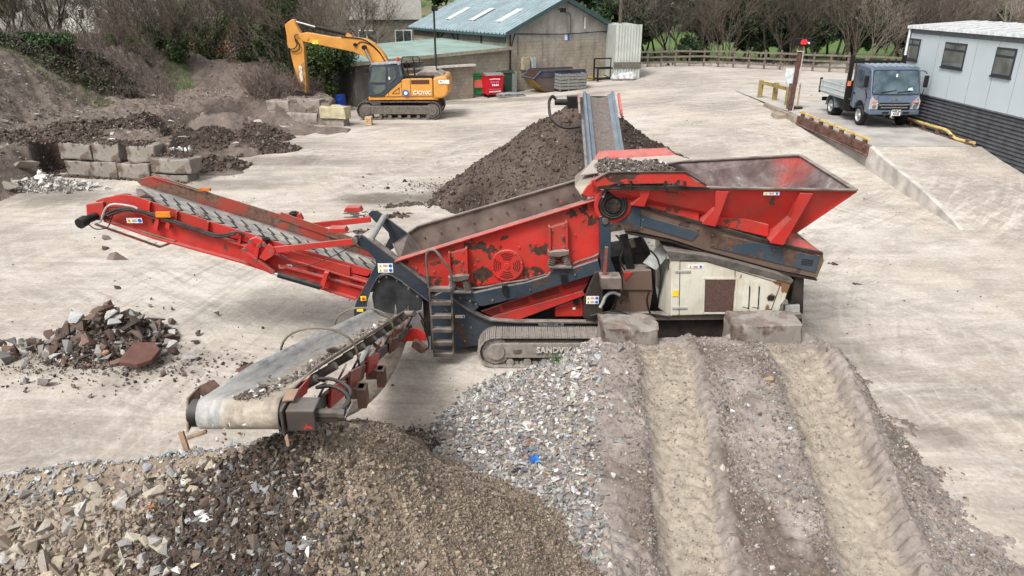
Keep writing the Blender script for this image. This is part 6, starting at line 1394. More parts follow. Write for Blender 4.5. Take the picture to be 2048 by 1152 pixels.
mb = MB(); mb.bar(G(.1, -.36, lz(.1)+.03), G(UA-.4, -.36, lz(UA-.4)+.03), .08, .2); mb.build('fascia', m_plain('weathered_fascia', (.26, .25, .2), .8), r_)
mb = MB()
for k in range(5): mb.bar(G(UA+2.1+k*.28, -.17, -.2), G(UA+2.1+k*.28, -.17, 2.3), .24, .04, up=(0, 1, 0))
mb.build('timber_door', m_plain('dark_timber', (.10, .085, .065), .9, var=.5, scale=8), LT); MB().prism([G(UA+1.6, -1.0, 2.42), G(UA+3.9, -1.0, 2.42), G(UA+3.9, 0, 2.5), G(UA+1.6, 0, 2.5)], (0, 0, .07)).build('porch_roof', P_dark, LT)
settle(LT, G(UA/2, 3, 0))
# small block store
ST = thing('block_store', 'small breeze block store with flat white roof behind the excavator', 'store')
c0 = atz(947, 195, .05); sx, sy = 5.4, 2.6
def Sx(u, v, z): return c0+gx*u*.98+gy*v+Vector((0, 0, z))
M_brz = m_wall('breeze_block', (.26, .225, .175), True, .4); 
mb = MB(); mb.prism([Sx(-sx, 0, -.2), Sx(0, 0, -.2), Sx(0, 0, 1.95), Sx(-sx, 0, 1.95)], gy*.2); mb.prism([Sx(0, .2, -.2), Sx(0, sy, -.2), Sx(0, sy, 1.95), Sx(0, .2, 1.95)], -gx*.2); mb.prism([Sx(-sx, .2, -.2), Sx(-sx, sy, -.2), Sx(-sx, sy, 1.95), Sx(-sx, .2, 1.95)], gx*.2); mb.build('wall', M_brz, ST)
mb = MB(); mb.prism([Sx(-sx-.2, -.2, 1.96), Sx(.12, -.2, 1.96), Sx(.12, sy+.1, 2.02), Sx(-sx-.2, sy+.1, 2.02)], (0, 0, .12)); mb.build('flat_roof', m_plain('white_felt_roof', (.55, .53, .48), .8, var=.2), ST)
settle(ST, c0)
# lamp post
LP = thing('lamp_post', 'tall thin post with a floodlight rising behind the excavator', 'lamp post'); p = at(872, 135, 46.5); q = at(876, 20, 46.5); mb = MB(); mb.cyl((p.x, p.y, 0), (p.x, p.y, q.z), .06, 8); mb.build('post', P_dark, LP); MB().box((p.x+.06, p.y-.1, q.z+.1), (.36, .25, .3)).build('floodlight', P_black, LP, bevel=.03); settle(LP, (p.x, p.y, 0))
UP_ = thing('utility_pole', 'tall dark wooden pole at the right corner of the workshop', 'pole'); p = atz(1235, 150, .8); mb = MB(); mb.cyl((p.x, p.y, .5), (p.x, p.y, 9), .14, 12, r2=.11); mb.build('pole_shaft', m_plain('dark_pole_timber', (.09, .075, .055), .9, var=.4, scale=8), UP_, smooth=True); MB().bar((p.x-.6, p.y, 8.6), (p.x+.6, p.y, 8.6), .1, .1).build('cross_arm', P_dark, UP_); settle(UP_, (p.x, p.y, .6))
# wheelie bins
def bin_(px, py, c, lid, label, words, tilt=0):
    p = atz(px, py, .2); p.z = g1(p.x, p.y); B = thing('waste_bin', label, 'bin', 'large wheeled bins by the workshop')
    w_, d_, h_ = 1.22, .95, 1.15
    rs = [[Vector((sx_*(w_/2-.06*(1-z)), sy_*(d_/2-.08*(1-z))+.0, .18+z*h_)) for sx_, sy_ in ((-1, -1), (1, -1), (1, 1), (-1, 1))] for z in (0, 1)]
    m_ = m_plain('bin_plastic_'+words[0].lower() if words else 'bin_plastic', c, .5, var=.15, dust=.3); b = MB().rings(rs, caps=True).build('bin_body', m_, B, bevel=.03)
    mb = MB(); mb.bb(-w_/2-.05, w_/2+.05, -d_/2-.05, d_/2+.05, 1.33, 1.38); mb.build('rim', m_, B, bevel=.01)
    pr = [Vector((-w_/2-.02, y, z)) for y, z in ((-d_/2-.04, 1.38), (-d_/2+.1, 1.46), (.1, 1.52), (d_/2, 1.44), (d_/2, 1.38))]; MB().prism(pr, (w_+.04, 0, 0)).build('lid', lid, B, bevel=.02)
    for sx_ in (-1, 1):
        for sy_ in (-1, 1): MB().cyl((sx_*.45-.03, sy_*.33, .09), (sx_*.45+.03, sy_*.33, .09), .09, 12).build('wheel', P_black, B)
    for k, (s_, z_, sz_, m2) in enumerate(words[1] if words else []): text('bin_lettering', s_, sz_, m2, b, (0, -d_/2-.0, z_), (1, 0, 0), (0, -.06, 1), .006, .012)
    place(B, p, R(22)); return B
bin_(985, 189, (.50, .012, .025), m_plain('grey_lid', (.10, .10, .11), .6, dust=.5), 'red wheeled bin with white and pink markings and a grey lid', ('Red', []))
rb = [c for c in bpy.data.objects if c.name.startswith('bin_body')][0]; mb = MB(); r_ = random.Random(5)
for k in range(9): mb.bb(-.36+k*.08, -.31+k*.08, -.515, -.50, 1.10+.02*math.sin(k*.4), 1.17+.02*math.sin(k*.4))
for k in range(4): mb.bb(-.2+k*.12, -.12+k*.12, -.500, -.488, .72, .84)
mb.build('white_marking', P_wht, rb); mb = MB()
for k in range(5): mb.bb(-.3+k*.12, -.22+k*.12, -.512, -.496, .90, 1.03)
mb.bb(-.4, .4, -.478, -.462, .50, .54); mb.build('pink_marking', m_plain('pink_print', (.65, .12, .22), .6, bump=0), rb); MB().bb(-.4, .4, -.47, -.45, .32, .42).build('cream_label', m_plain('cream_print', (.6, .45, .35), .6, bump=0), rb)
bg_ = bin_(956, 187, (.015, .22, .07), m_plain('green_lid', (.02, .2, .07), .5), 'green wheeled bin with a red label, half hidden by the block store', ('Green', []))
MB().box((.0, -.515, .85), (.9, .01, .5)).build('red_label', m_plain('faded_red_label', (.55, .14, .1), .6), [c for c in bg_.children if c.name.startswith('bin_body')][0])
dk = bin_(1006, 183, (.03, .06, .04), m_plain('dark_green_lid', (.03, .06, .045), .6), 'dark green wheeled bin to the right of the red bin', ('DarkGreen', []))
for px, py, lb in ((1015, 180, 'tall grey steel locker beside the dark green bin'), (1027, 180, 'second tall grey steel locker, nearer the skip')):
    L = thing('steel_locker', lb, 'locker', 'grey lockers by the workshop wall'); p = atz(px, py, .3); p.z = g1(p.x, p.y); MB().bb(-.16, .16, -.22, .22, 0, 1.25).build('locker_body', m_plain('green_grey_steel', (.20, .23, .21), .5, .2), L, bevel=.01); mb = MB(); mb.bb(-.17, .17, -.23, .23, 1.25, 1.33); mb.build('dusty_top', P_track, L); place(L, p, R(20))
# skip
SK = thing('skip', 'rusty open steel skip with dark blue rim and mustard underside beside the workshop wall', 'skip'); 
ske = m_paint('skip_paint', (.085, .07, .065), under=(.12, .06, .04), chip=.45, scale=1.5, dust=.5); skr = m_paint('skip_rim_blue', (.03, .04, .08), chip=.35, scale=2); sky_ = m_paint('skip_yellow', (.38, .24, .02), chip=.35, scale=2)
Lk, Wk, Hk = 3.9, 1.75, 1.3
P_ = lambda x, y, z: Vector((x, y, z))
for sy_, nm in ((-1, 'side_wall'), (1, 'side_wall')):
    y = sy_*Wk/2; mb = MB(); mb.prism([P_(-1.1, y, 0), (1.1, y, 0), (1.95, y, .85), (1.75, y, Hk), (-1.45, y, Hk), (-1.95, y, .82)], (0, -sy_*.05, 0)); mb.build(nm, ske, SK)
mb = MB(); mb.slab([P_(-1.1, -Wk/2, 0), P_(-1.1, Wk/2, 0), P_(-1.95, Wk/2, .82), P_(-1.95, -Wk/2, .82)], .04); mb.build('yellow_end', sky_, SK); mb = MB(); mb.slab([P_(1.1, -Wk/2, 0), P_(1.95, -Wk/2, .85), P_(1.95, Wk/2, .85), P_(1.1, Wk/2, 0)], .04); mb.build('end_plate', ske, SK); MB().bb(-1.1, 1.1, -Wk/2, Wk/2, 0, .04).build('skip_floor', ske, SK)
mb = MB()
for sy_ in (-1, 1):
    y = sy_*(Wk/2+.02); mb.bar(P_(-1.45, y, Hk), P_(1.75, y, Hk), .1, .1); mb.bar(P_(-1.45, y, Hk), P_(-1.95, y, .84), .1, .1); mb.bar(P_(1.75, y, Hk), P_(1.95, y, .86), .1, .1)
    mb.prism([P_(-1.5, y, .95), P_(1.8, y, .95), P_(1.75, y, Hk), P_(-1.4, y, Hk)], (0, sy_*.03, 0))
mb.bar(P_(-1.95, -Wk/2, .84), P_(-1.95, Wk/2, .84), .1, .1); mb.build('rim', skr, SK)
p = atz(1110, 181, .4); p.z = g1(p.x, p.y); p.y += .9; place(SK, p, R(24))
# slatted crate
CR = thing('slatted_crate', 'grey weathered timber crate with gapped slats in front of the skip', 'crate'); tm = m_plain('grey_timber', (.20, .20, .19), .9, var=.35, scale=10, dust=.3)
mb = MB()
for k in range(5):
    z = .12+k*.2
    for y in (-.6, .6): mb.bb(-.95, .95, y-.02, y+.02, z, z+.155)
    for x in (-.95, .95): mb.bb(x-.02, x+.02, -.58, .58, z, z+.155)
mb.build('slats', tm, CR); mb = MB()
for x in (-.9, -.3, .3, .9):
    for y in (-.56, .56): mb.bb(x-.05, x+.05, y-.02, y+.02, 0, 1.1)
mb.build('corner_posts', tm, CR); MB().bb(-.93, .93, -.57, .57, .1, .13).build('crate_floor', tm, CR); MB().bb(-.85, .85, -.5, .5, .13, .8).build('crate_lining', P_dark, CR)
p = atz(1139, 182, .4); p.z = g1(p.x, p.y); place(CR, p+Vector((0, .3, 0)), R(20))
# pallet with sheets
PL = thing('pallet', 'flat timber pallet with folded grey sheeting lying in front of the bins', 'pallet'); mb = MB()
for k in range(7): mb.bb(-.9+k*.28, -.9+k*.28+.13, -.55, .55, .12, .15)
for y in (-.5, 0, .5): mb.bb(-.9, .9, y-.05, y+.05, 0, .12)
mb.build('pallet_boards', tm, PL); rs = [[Vector((x*.8, y*.5, .16+.05*rnd.random()+.1*(1-abs(x))*(1-abs(y)))) for x in np.linspace(-1, 1, 8)] for y in np.linspace(-1, 1, 6)]; MB().rings(rs, close=False).build('folded_sheet', m_plain('grey_sheeting', (.25, .26, .28), .6), PL, solid=.02)
p = atz(1020, 189, .25); p.z = g1(p.x, p.y); place(PL, p, R(12))
# coiled yellow hose and steel frame
YH = thing('hose_coil', 'loose coils of yellow hose on the ground by the workshop wall', 'hose'); pts = []
for k in range(120): a = k*.45; r = .42+.15*math.sin(k*.13); pts.append((r*1.5*math.cos(a)+k*.004, r*.7*math.sin(a), .06+.3*abs(math.sin(a*.5))*math.exp(-k*.01)))
MB().tube(pts, .035, 6, smooth=False).build('hose_loops', m_plain('mustard_hose', (.32, .22, .06), .6), YH); p = atz(1182, 162, .6); p.z = g1(p.x, p.y); place(YH, p, 0)
FR = thing('storage_rack', 'black steel rack frame standing in front of the workshop right corner', 'rack'); mb = MB()
for x in (-.65, .65):
    for y in (-.3, .3): mb.bar((x, y, 0), (x, y, 1.45 if y > 0 else .9), .09, .09, up=(1, 0, 0))
for z in (.15, .85): mb.bar((-.65, -.3, z), (.65, -.3, z), .07, .1); mb.bar((-.65, .3, z), (.65, .3, z), .07, .1)
mb.bar((-.65, .3, 1.45), (.65, .3, 1.45), .08, .08); mb.build('frame_bars', P_black, FR); p = atz(1208, 161, .7); p.z = g1(p.x, p.y); place(FR, p, R(20))
# white corrugated container standing beside the workshop
CT = thing('shipping_container', 'tall pale corrugated container end to the right of the workshop', 'container'); wcor = m_paint('chalky_white_paint', (.47, .50, .47), under=(.2, .17, .14), chip=.34, scale=1.2, dust=.1, grime=.4, gcol=(.3, .3, .27), streak=.6)
n = 9; Wc = 1.75; mb = MB(); prof = []
for i in range(n):
    x = -Wc/2+i*Wc/n
    for f_, d_ in ((0, 0), (.35, 0), (.5, .07), (.85, .07)): prof.append((x+f_*Wc/n, d_))
prof.append((Wc/2, 0)); mb.rings([[Vector((x, -d_, z)) for x, d_ in prof] for z in (0, 3.55)], close=False); mb.build('corrugated_front', wcor, CT, solid=.01)
mb = MB(); mb.bb(-Wc/2, Wc/2, .05, 5, 0, 3.5); mb.build('container_body', wcor, CT); mb = MB(); mb.bb(-Wc/2-.05, Wc/2+.05, -.12, .1, .75, 1.15); mb.build('muddy_band', m_plain('mud_band', (.12, .11, .09), .9), CT)
p = atz(1253, 160, .8); p.z = g1(p.x, p.y); place(CT, p, R(4))
# white sacks
for k, (px, py) in enumerate([(1232, 158), (1245, 159), (1258, 160)]):
    p = atz(px, py, .8); p.z = g1(p.x, p.y); r_ = random.Random(k); rs = []
    for z, r in ((0, .3), (.12, .42), (.3, .4), (.45, .25), (.5, .08)): rs.append([Vector((math.cos(a*math.pi/7)*r*(1+r_.uniform(-.15, .15)), math.sin(a*math.pi/7)*r*(1+r_.uniform(-.15, .15)), z)) for a in range(14)])
    o = MB().rings(rs, caps=True).build('rubble_sack', m_plain('crumpled_sack', (.42, .42, .43), .7, var=.5, scale=7), None, smooth=True); o.location = p-Vector((0, .4, 0)); tag(o, 'crumpled white sack of rubbish at the foot of the pale container', 'sack', 'white sacks by the container')
# distant house
HS = thing('house', 'cream rendered house with grey slate roof and white windows behind the lean-to', 'house')
hc = at(790, 90, 74); mb = MB(); W_, D_ = 6.2, 6; mb.bb(-W_/2, W_/2, 0, D_, 0, 4.6); mb.build('wall', m_plain('cream_render', (.26, .24, .20), .8, var=.15), HS)
mb = MB(); mb.prism([P_(-W_/2-.3, -.3, 4.5), P_(-W_/2-.3, D_/2, 6.9), P_(-W_/2-.3, D_+.3, 4.5)], (W_+.6, 0, 0)); mb.build('roof', m_plain('grey_slate', (.24, .23, .21), .8, var=.25), HS); 
for x, z in ((-1.5, 3.1), (1.7, 3.1), (1.7, 1.0), (-1.5, 1.0)):
    f_ = MB().bb(x-.75, x+.75, -.06, 0, z-.55, z+.55).build('window', P_wht, HS); mb = MB(); mb.bb(x-.66, x-.04, -.08, -.05, z-.46, z+.46); mb.bb(x+.04, x+.66, -.08, -.05, z-.46, z+.46); mb.build('pane', M_glass, f_)
mb = MB(); mb.bb(2.0, 2.6, D_/2-.3, D_/2+.3, 6.2, 8.2); mb.build('chimney', m_plain('chimney_render', (.4, .38, .33), .8), HS); place(HS, (hc.x, 68, -.3), R(8))
# ================================================================ post and rail fence
FN = thing('post_and_rail_fence', 'long weathered timber post and rail fence along the back of the yard', 'fence')
P_fen = m_plain('weathered_fence_timber', (.15, .128, .105), .9, var=.35, scale=5)
fa_ = atz(1268, 134, 1.0); fb_ = atz(1800, 151, 1.3)
nP = 17
for i in range(nP+1):
    c = fa_.lerp(fb_, i/nP); gzv = g1(c.x, c.y); MB().bb(c.x-.06, c.x+.06, c.y-.06, c.y+.06, gzv-.1, gzv+1.27+rnd.uniform(-.05, .08)).build('post', P_fen, FN)
    if i < nP:
        d2 = fa_.lerp(fb_, (i+1)/nP)
        for z in (.32, .72, 1.1): MB().bar((c.x, c.y-.08, g1(c.x, c.y)+z+rnd.uniform(-.02, .02)), (d2.x, d2.y-.08, g1(d2.x, d2.y)+z+rnd.uniform(-.02, .02)), .04, .13).build('rail', P_fen, FN)
settle(FN, (fa_.x, fa_.y, 0))
# ================================================================ weighbridge, ramp, cabin
ZD = 1.32; XD0, XD1 = 12.45, 16.05; YD0, YD1 = 25.3, 33.0
M_conc2 = m_soil('bridge_concrete', (.36, .335, .31), (.12, .1, .09), tan=(.3, .27, .24), scale=.5, bd=.02)
WB = thing('weighbridge', 'raised concrete weighbridge deck with rusty side beams and yellow rails', 'weighbridge')
mb = MB(); mb.bb(XD0+.1, XD1, YD0, YD1, .3, ZD); mb.build('deck', m_plain('deck_concrete', (.36, .34, .32), .85, var=.25, scale=1.2, bump=.3), WB)
rb_ = m_plain('rusty_beam', (.13, .07, .055), .85, var=.45, scale=4, dust=.3); yl = m_paint('chipped_yellow_paint', (.62, .45, .13), under=(.22, .12, .07), chip=.42, scale=5, dust=.2, grime=.5, gcol=(.4, .3, .2))
for xx in (XD0-.05, XD1-.02):
    mb = MB(); mb.bb(xx, xx+.12, YD0-.1, YD1-1.0, ZD-.30, ZD+.02); mb.bb(xx-.06, xx+.18, YD0-.1, YD1-1.0, ZD-.33, ZD-.29); mb.build('side_beam', rb_, WB)
    for k in range(7):
        y = YD0+.3+k*(YD1-1.5-YD0-.3)/6; MB().bb(xx-.04, xx+.10, y-.06, y+.06, ZD-.12, ZD+.17).build('rail_bracket', rb_, WB)
pts = [(XD0+.0, YD0, ZD+.21), (XD0+.0, YD1-1.1, ZD+.21)]; MB().bar(*pts, .10, .08).build('yellow_rail', yl, WB, bevel=.02)
pts = [(XD1+.05, YD1-1.2, ZD+.22), (XD1+.05, 30, ZD+.22), (XD1+.02, 28, ZD+.24), (XD1+.04, 27.1, ZD+.24), (XD1-.0, 26.4, ZD+.08), (XD1+.05, 25.8, ZD+.07), (XD1+.05, 25.3, ZD+.10)]; MB().tube(pts, .055, 8).build('bent_yellow_rail', yl, WB, smooth=True)
settle(WB, (14.2, 29, 0))
def wramp_h(X, Y):
    s_ = np.clip((YD0-Y)/(YD0-19.0), 0, 1); return gz(X, Y)*ss(s_*1.0)+(ZD-.01)*(1-s_)**1.1-.05*ss((s_-.88)/.12)+.012*fbm(X*1.5, Y*1.5, 4, 140)
tag(grid_mesh('access_ramp', np.linspace(XD0+.08, XD1+.3, 50), np.linspace(18.3, YD0-.03, 110), wramp_h, M_yard), kind='structure')
mb = MB(); ysq = np.linspace(YD0-.03, 19.0, 18)
for a, b in zip(ysq, ysq[1:]):
    for xx in (XD0-.02,):
        kf = lambda q: float(wramp_h(np.array([xx]), np.array([q]))[0])-.01+.04*min(1., max(0., (q-19.5)/1.5)); za = kf(a); zb_ = kf(b); mb.add([(xx, a, -.2), (xx, b, -.2), (xx, b, zb_), (xx, a, za), (xx+.16, a, -.2), (xx+.16, b, -.2), (xx+.16, b, zb_), (xx+.16, a, za)], [(0, 1, 2, 3), (7, 6, 5, 4), (3, 2, 6, 7)])
kb = mb.build('ramp_kerb', m_plain('kerb_concrete', (.47, .44, .40), .85, var=.3, scale=2, bump=.3)); tag(kb, kind='structure')
def wback(X, Y): return ZD-.008-(np.clip((Y-YD1)/9, 0, 1))*(ZD-.008-1.22)+.01*fbm(X, Y, 3, 141)
tag(grid_mesh('approach_slab', np.linspace(XD0+.1, XD1+.4, 20), np.linspace(YD1+.02, YD1+9, 40), wback, m_plain('approach_concrete', (.42, .395, .365), .88, var=.2, scale=1)), kind='structure')
mb = MB(); mb.bb(XD0-.1, XD0+.1, YD1-.9, YD1+3.4, .6, ZD-.02); mb.bb(XD0-.55, XD0+.1, YD1+.2, YD1+.9, .6, ZD-.1); tag(mb.build('concrete_plinth', m_plain('stained_concrete', (.30, .25, .20), .85, var=.35, scale=2, bump=.3), bevel=.03), 'stained concrete plinth edge under the yellow guard rail', 'plinth')
# sign post with display
SGN = thing('weight_display', 'rusty steel post carrying a black display with red digits beside the weighbridge', 'weight display')
pb = atz(1577, 237, .95); pt_ = at(1591, 84, pb.y+.0); pt_.x = pb.x+.25
mb = MB(); mb.bar((pb.x, pb.y, .8), (pb.x+.12, pb.y, pt_.z), .16, .16, up=(0, 1, 0)); ps_ = mb.build('post', m_plain('rusty_post', (.11, .055, .045), .8, var=.4), SGN)
dz = pt_.z; xx = pb.x+.12; dsp = MB().box((xx, pb.y-.06, dz), (.78, .12, .30)).build('display_box', P_black, SGN, bevel=.01)
t = NT('red_digits'); t.setin(t.b, 'Emission Color', (1, .02, .03, 1)); t.b.inputs['Emission Strength'].default_value = 1.6; M_led = t.done((.4, .0, .0), .5)
text('display_digits', '60', .26, M_led, dsp, (xx+.04, pb.y-.125, dz), (1, 0, 0), (0, 0, 1), .002, .01); text('display_unit', 'kg', .10, P_wht, dsp, (xx+.26, pb.y-.125, dz-.02), (1, 0, 0), (0, 0, 1), .002, .004)
MB().bar((xx, pb.y-.03, dz-.13), (xx, pb.y-.03, dz-.33), .12, .1, up=(0, 1, 0)).build('display_neck', P_black, SGN)
MB().tube([(xx-.2, pb.y-.1, dz-.38), (xx+.04, pb.y-.12, dz-.4), (xx+.08, pb.y-.12, dz-.55), (pb.x+.16, pb.y-.12, 2.2), (pb.x+.08, pb.y-.12, 1.2), (pb.x+.1, pb.y-.1, .95)], .02, 6).build('white_cable', m_plain('grey_cable', (.5, .48, .45), .6), SGN)
settle(SGN, (pb.x, pb.y, .9))
q = at(1585, 152, pb.y+.5); NB = thing('notice_board', 'peeling white notice board standing behind the rusty post', 'board'); t = NT('peeling_board'); n = t.noise(3, 6, .6); M_nb = t.done(t.ramp(n, [(.38, (.32, .45, .47)), (.5, (.66, .70, .70)), (.7, (.75, .78, .78))]), .7); MB().bb(q.x-.34, q.x+.34, q.y, q.y+.04, q.z-.33, q.z+.33).build('board_panel', M_nb, NB); MB().bb(q.x-.05, q.x+.05, q.y+.045, q.y+.12, 1.1, q.z+.2).build('board_post', P_fen, NB); settle(NB, (q.x, q.y, 1.2))
WP = thing('marker_post', 'slim orange and white marker post on a black foot', 'marker post'); q = atz(1594, 216, ZD); mb = MB(); mb.cyl((q.x, q.y, ZD), (q.x, q.y, ZD+1.05), .035, 10); mb.build('marker_stick', m_plain('faded_orange_tube', (.55, .38, .2), .6), WP); MB().cyl((q.x, q.y, ZD-.01), (q.x, q.y, ZD+.06), .25, 16).build('rubber_foot', P_rubber, WP); MB().cyl((q.x, q.y, ZD+1.05), (q.x, q.y, ZD+1.15), .05, 10).build('cap', P_wht, WP); settle(WP, (q.x, q.y, ZD))
GR = thing('guard_rail', 'short yellow and brown timber guard rail behind the weighbridge post', 'guard rail'); gl = [atz(1518, 205, 1.0), atz(1547, 211, 1.0), atz(1572, 222, 1.0)]
ym = m_paint('faded_yellow_timber', (.30, .225, .07), under=(.14, .1, .05), chip=.42, scale=3, dust=.1, grime=.6, gcol=(.16, .13, .06))
for c in gl: MB().bb(c.x-.10, c.x+.10, c.y-.1, c.y+.1, .7, 2.12).build('post', ym, GR, bevel=.01)
MB().bar((gl[0].x, gl[0].y-.12, 2.02), (gl[2].x+.1, gl[2].y-.12, 2.0), .05, .16).build('top_rail', ym, GR); settle(GR, (gl[1].x, gl[1].y, .8))
# portable cabin
CB = thing('site_office', 'long pale grey site cabin with dark framed windows above dark boarding', 'site cabin')
XC0 = 16.35; YN, YF_ = 14.0, 31.4; Z0, Z1 = 2.52, 5.0
wc = m_plain('pale_grey_panel', (.47, .53, .56), .5, var=.05, scale=.7, bump=.05)
mb = MB(); mb.bb(XC0, XC0+5, YN, YF_, Z0, Z1); cbd = mb.build('wall', wc, CB)
sk_ = m_plain('dark_boarding', (.075, .078, .085), .7, var=.3, scale=3)
mb = MB(); mb.bb(XC0+.09, XC0+4.9, YN, YF_-.02, 0, Z0-.001)
zz = Z0-.13
while zz > .2:
    mb.add([(XC0+.085, YN, zz), (XC0+.085, YF_, zz), (XC0+.02, YF_, zz), (XC0+.02, YN, zz), (XC0+.075, YN, zz+.128), (XC0+.075, YF_, zz+.128)], [(0, 1, 2, 3), (3, 2, 5, 4)]); zz -= .13
mb.build('skirt_boards', sk_, CB)
mb = MB()
jg = m_plain('joint_grey', (.30, .34, .36), .6, bump=0)
for y in np.arange(YN+.6, YF_, 1.22): MB().bb(XC0-.006, XC0+.01, y-.012, y+.012, Z0, Z1-.12).build('panel_joint', jg, cbd)
mb = MB(); mb.bb(XC0-.012, XC0+.02, YN, YF_+.01, Z1-.24, Z1-.02); mb.bb(XC0-.01, XC0+.02, YN, YF_+.01, Z0-.01, Z0+.04); mb.build('grey_band', m_plain('band_grey', (.13, .145, .155), .5, bump=0), cbd)
mb = MB(); mb.bb(XC0-.14, XC0-.02, YN, YF_+.15, Z1-.06, Z1+.05); mb.cyl((XC0-.08, YF_+.02, Z1), (XC0-.08, YF_+.02, ZD), .045, 10); mb.build('gutter', m_plain('white_gutter', (.66, .70, .72), .4, bump=0), CB)
rfp = [Vector((XC0-.1, 0, Z1+.06)), Vector((XC0+2.5, 0, Z1+.24)), Vector((XC0+5.2, 0, Z1+.06)), Vector((XC0+5.2, 0, Z1+.02)), Vector((XC0-.1, 0, Z1+.02))]
mb = MB(); mb.prism([p+Vector((0, YN, 0)) for p in rfp], (0, YF_+.2-YN, 0)); rr = mb.build('roof', m_plain('pale_roof_sheet', (.52, .53, .53), .5, var=.12, scale=1), CB)
mb = MB()
for y in np.arange(YN+.4, YF_, .9): mb.bar((XC0-.1, y, Z1+.075), (XC0+2.5, y, Z1+.255), .03, .03)
mb.build('roof_seams', m_plain('seam', (.42, .43, .44), .5, bump=0), rr); MB().bb(XC0+2.6, XC0+3.3, 24.6, 25.3, Z1+.2, Z1+.75).build('roof_unit', P_wht, rr, bevel=.02)
wf = m_plain('anthracite_frame', (.035, .042, .05), .4, var=.1, bump=0); t = NT('office_glass'); M_og = t.done(t.ramp(t.noise(.9, 4), [(.35, (.06, .065, .06)), (.65, (.17, .18, .17))]), .06, 0, spec=.8)
for y, w_, z0_, z1_ in ((at(1830, 97, 30).y, 1.05, 0, 0), (0, 0, 0, 0)):
    pass
def on_wall(px, py):
    d = ray(px, py); t_ = XC0/d.x; return Vector((XC0, d.y*t_, HC+d.z*t_))
for (xa, ya, xb, yb) in ((1814, 72, 1845, 125), (1893, 81, 1938, 142), (1996, 91, 2038, 160)):
    A_ = on_wall(xa, (ya+ya+6)/2); B_ = on_wall(xb-2, (ya+8)); zt = 4.32; 
    ylo, yhi = B_.y, A_.y; zbm = on_wall((xa+xb)/2, yb-4).z; ztp = on_wall((xa+xb)/2, ya+5).z
    f_ = MB().bb(XC0-.03, XC0+.02, ylo, yhi, zbm, ztp).build('window', wf, CB, bevel=.006)
    zm = ztp-(ztp-zbm)*.30; mid = (ylo+yhi)/2; mb = MB(); mb.bb(XC0-.036, XC0-.02, ylo+.07, yhi-.07, zbm+.07, zm-.04)
    if xa < 1950: mb.bb(XC0-.036, XC0-.02, ylo+.07, mid-.04, zm+.04, ztp-.07); mb.bb(XC0-.036, XC0-.02, mid+.04, yhi-.07, zm+.04, ztp-.07)
    else: mb.bb(XC0-.036, XC0-.02, ylo+.07, yhi-.07, zm+.04, ztp-.07)
    mb.build('pane', M_og, f_); MB().bb(XC0-.06, XC0+.01, ylo-.03, yhi+.03, zbm-.05, zbm).build('sill', wf, f_)
settle(CB, (XC0+2.5, 24, 1.2))
# ================================================================ tipper truck, local coords: front faces -Y, x across
TK = thing('tipper_truck', 'blue-grey cab tipper truck with pale drop sides standing on the weighbridge', 'truck')
P_tb = m_plain('metallic_blue_grey', (.125, .165, .235), .28, .35, var=.10, scale=2, bump=0); P_tb.node_tree.nodes['Principled BSDF'].inputs['Coat Weight'].default_value = .6
P_alu = m_plain('alloy_dropside', (.46, .50, .50), .5, .1, var=.12, scale=3)
cw_ = .9
# cab side profile (y forward negative, z)
pf = [(-1.02, .52), (-1.06, .95), (-1.0, 1.22), (-.72, 2.05), (-.60, 2.14), (.35, 2.18), (.55, 2.1), (.58, .62), (.25, .55), (.18, .72), (-.02, .88), (-.22, .92), (-.42, .88), (-.62, .72), (-.68, .55)]
mb = MB(); mb.prism([Vector((-cw_, y, z)) for y, z in pf], (2*cw_, 0, 0)); cab = mb.build('cab', P_tb, TK, bevel=.05, seg=3)
# windscreen: slightly proud of the raked front
def fr_(x, z, off=.008):
    # front surface y at height z
    ys_ = np.interp(z, [.52, .95, 1.22, 2.05], [-1.02, -1.06, -1.0, -.72]); return Vector((x, ys_-off, z))
ws = [(-.80, 1.24), (.80, 1.24), (.84, 1.30), (.80, 1.98), (.73, 2.03), (-.73, 2.03), (-.80, 1.98), (-.84, 1.30)]
M_ws = NT('windscreen_glass'); M_ws = M_ws.done(M_ws.ramp(M_ws.noise(1.5, 3), [(.35, (.03, .05, .07)), (.65, (.10, .15, .17))]), .05, 0, spec=.9)
mb = MB(); mb.prism([fr_(x*1.03, 1.66+(z-1.66)*1.08, .004) for x, z in ws], (0, .02, 0)); mb.build('windscreen_seal', P_blk, cab); mb = MB(); mb.prism([fr_(x, z, .012) for x, z in ws], (0, .02, 0)); wso = mb.build('windscreen', M_ws, cab)
mb = MB(); mb.bar(fr_(-.55, 1.29, .04), fr_(-.0, 1.36, .03), .02, .02); mb.bar(fr_(.05, 1.29, .04), fr_(.58, 1.35, .03), .02, .02); mb.build('wiper', P_blk, cab); MB().box(fr_(-.0+.02, 1.85, .02), (.06, .01, .14)).build('sticker', P_wht, wso)
MB().prism([fr_(.42, 1.36, .02), fr_(.62, 1.36, .02), fr_(.6, 1.46, .02), fr_(.46, 1.44, .02)], (0, .005, 0)).build('paper', m_plain('pale_paper', (.5, .6, .58), .8), wso)
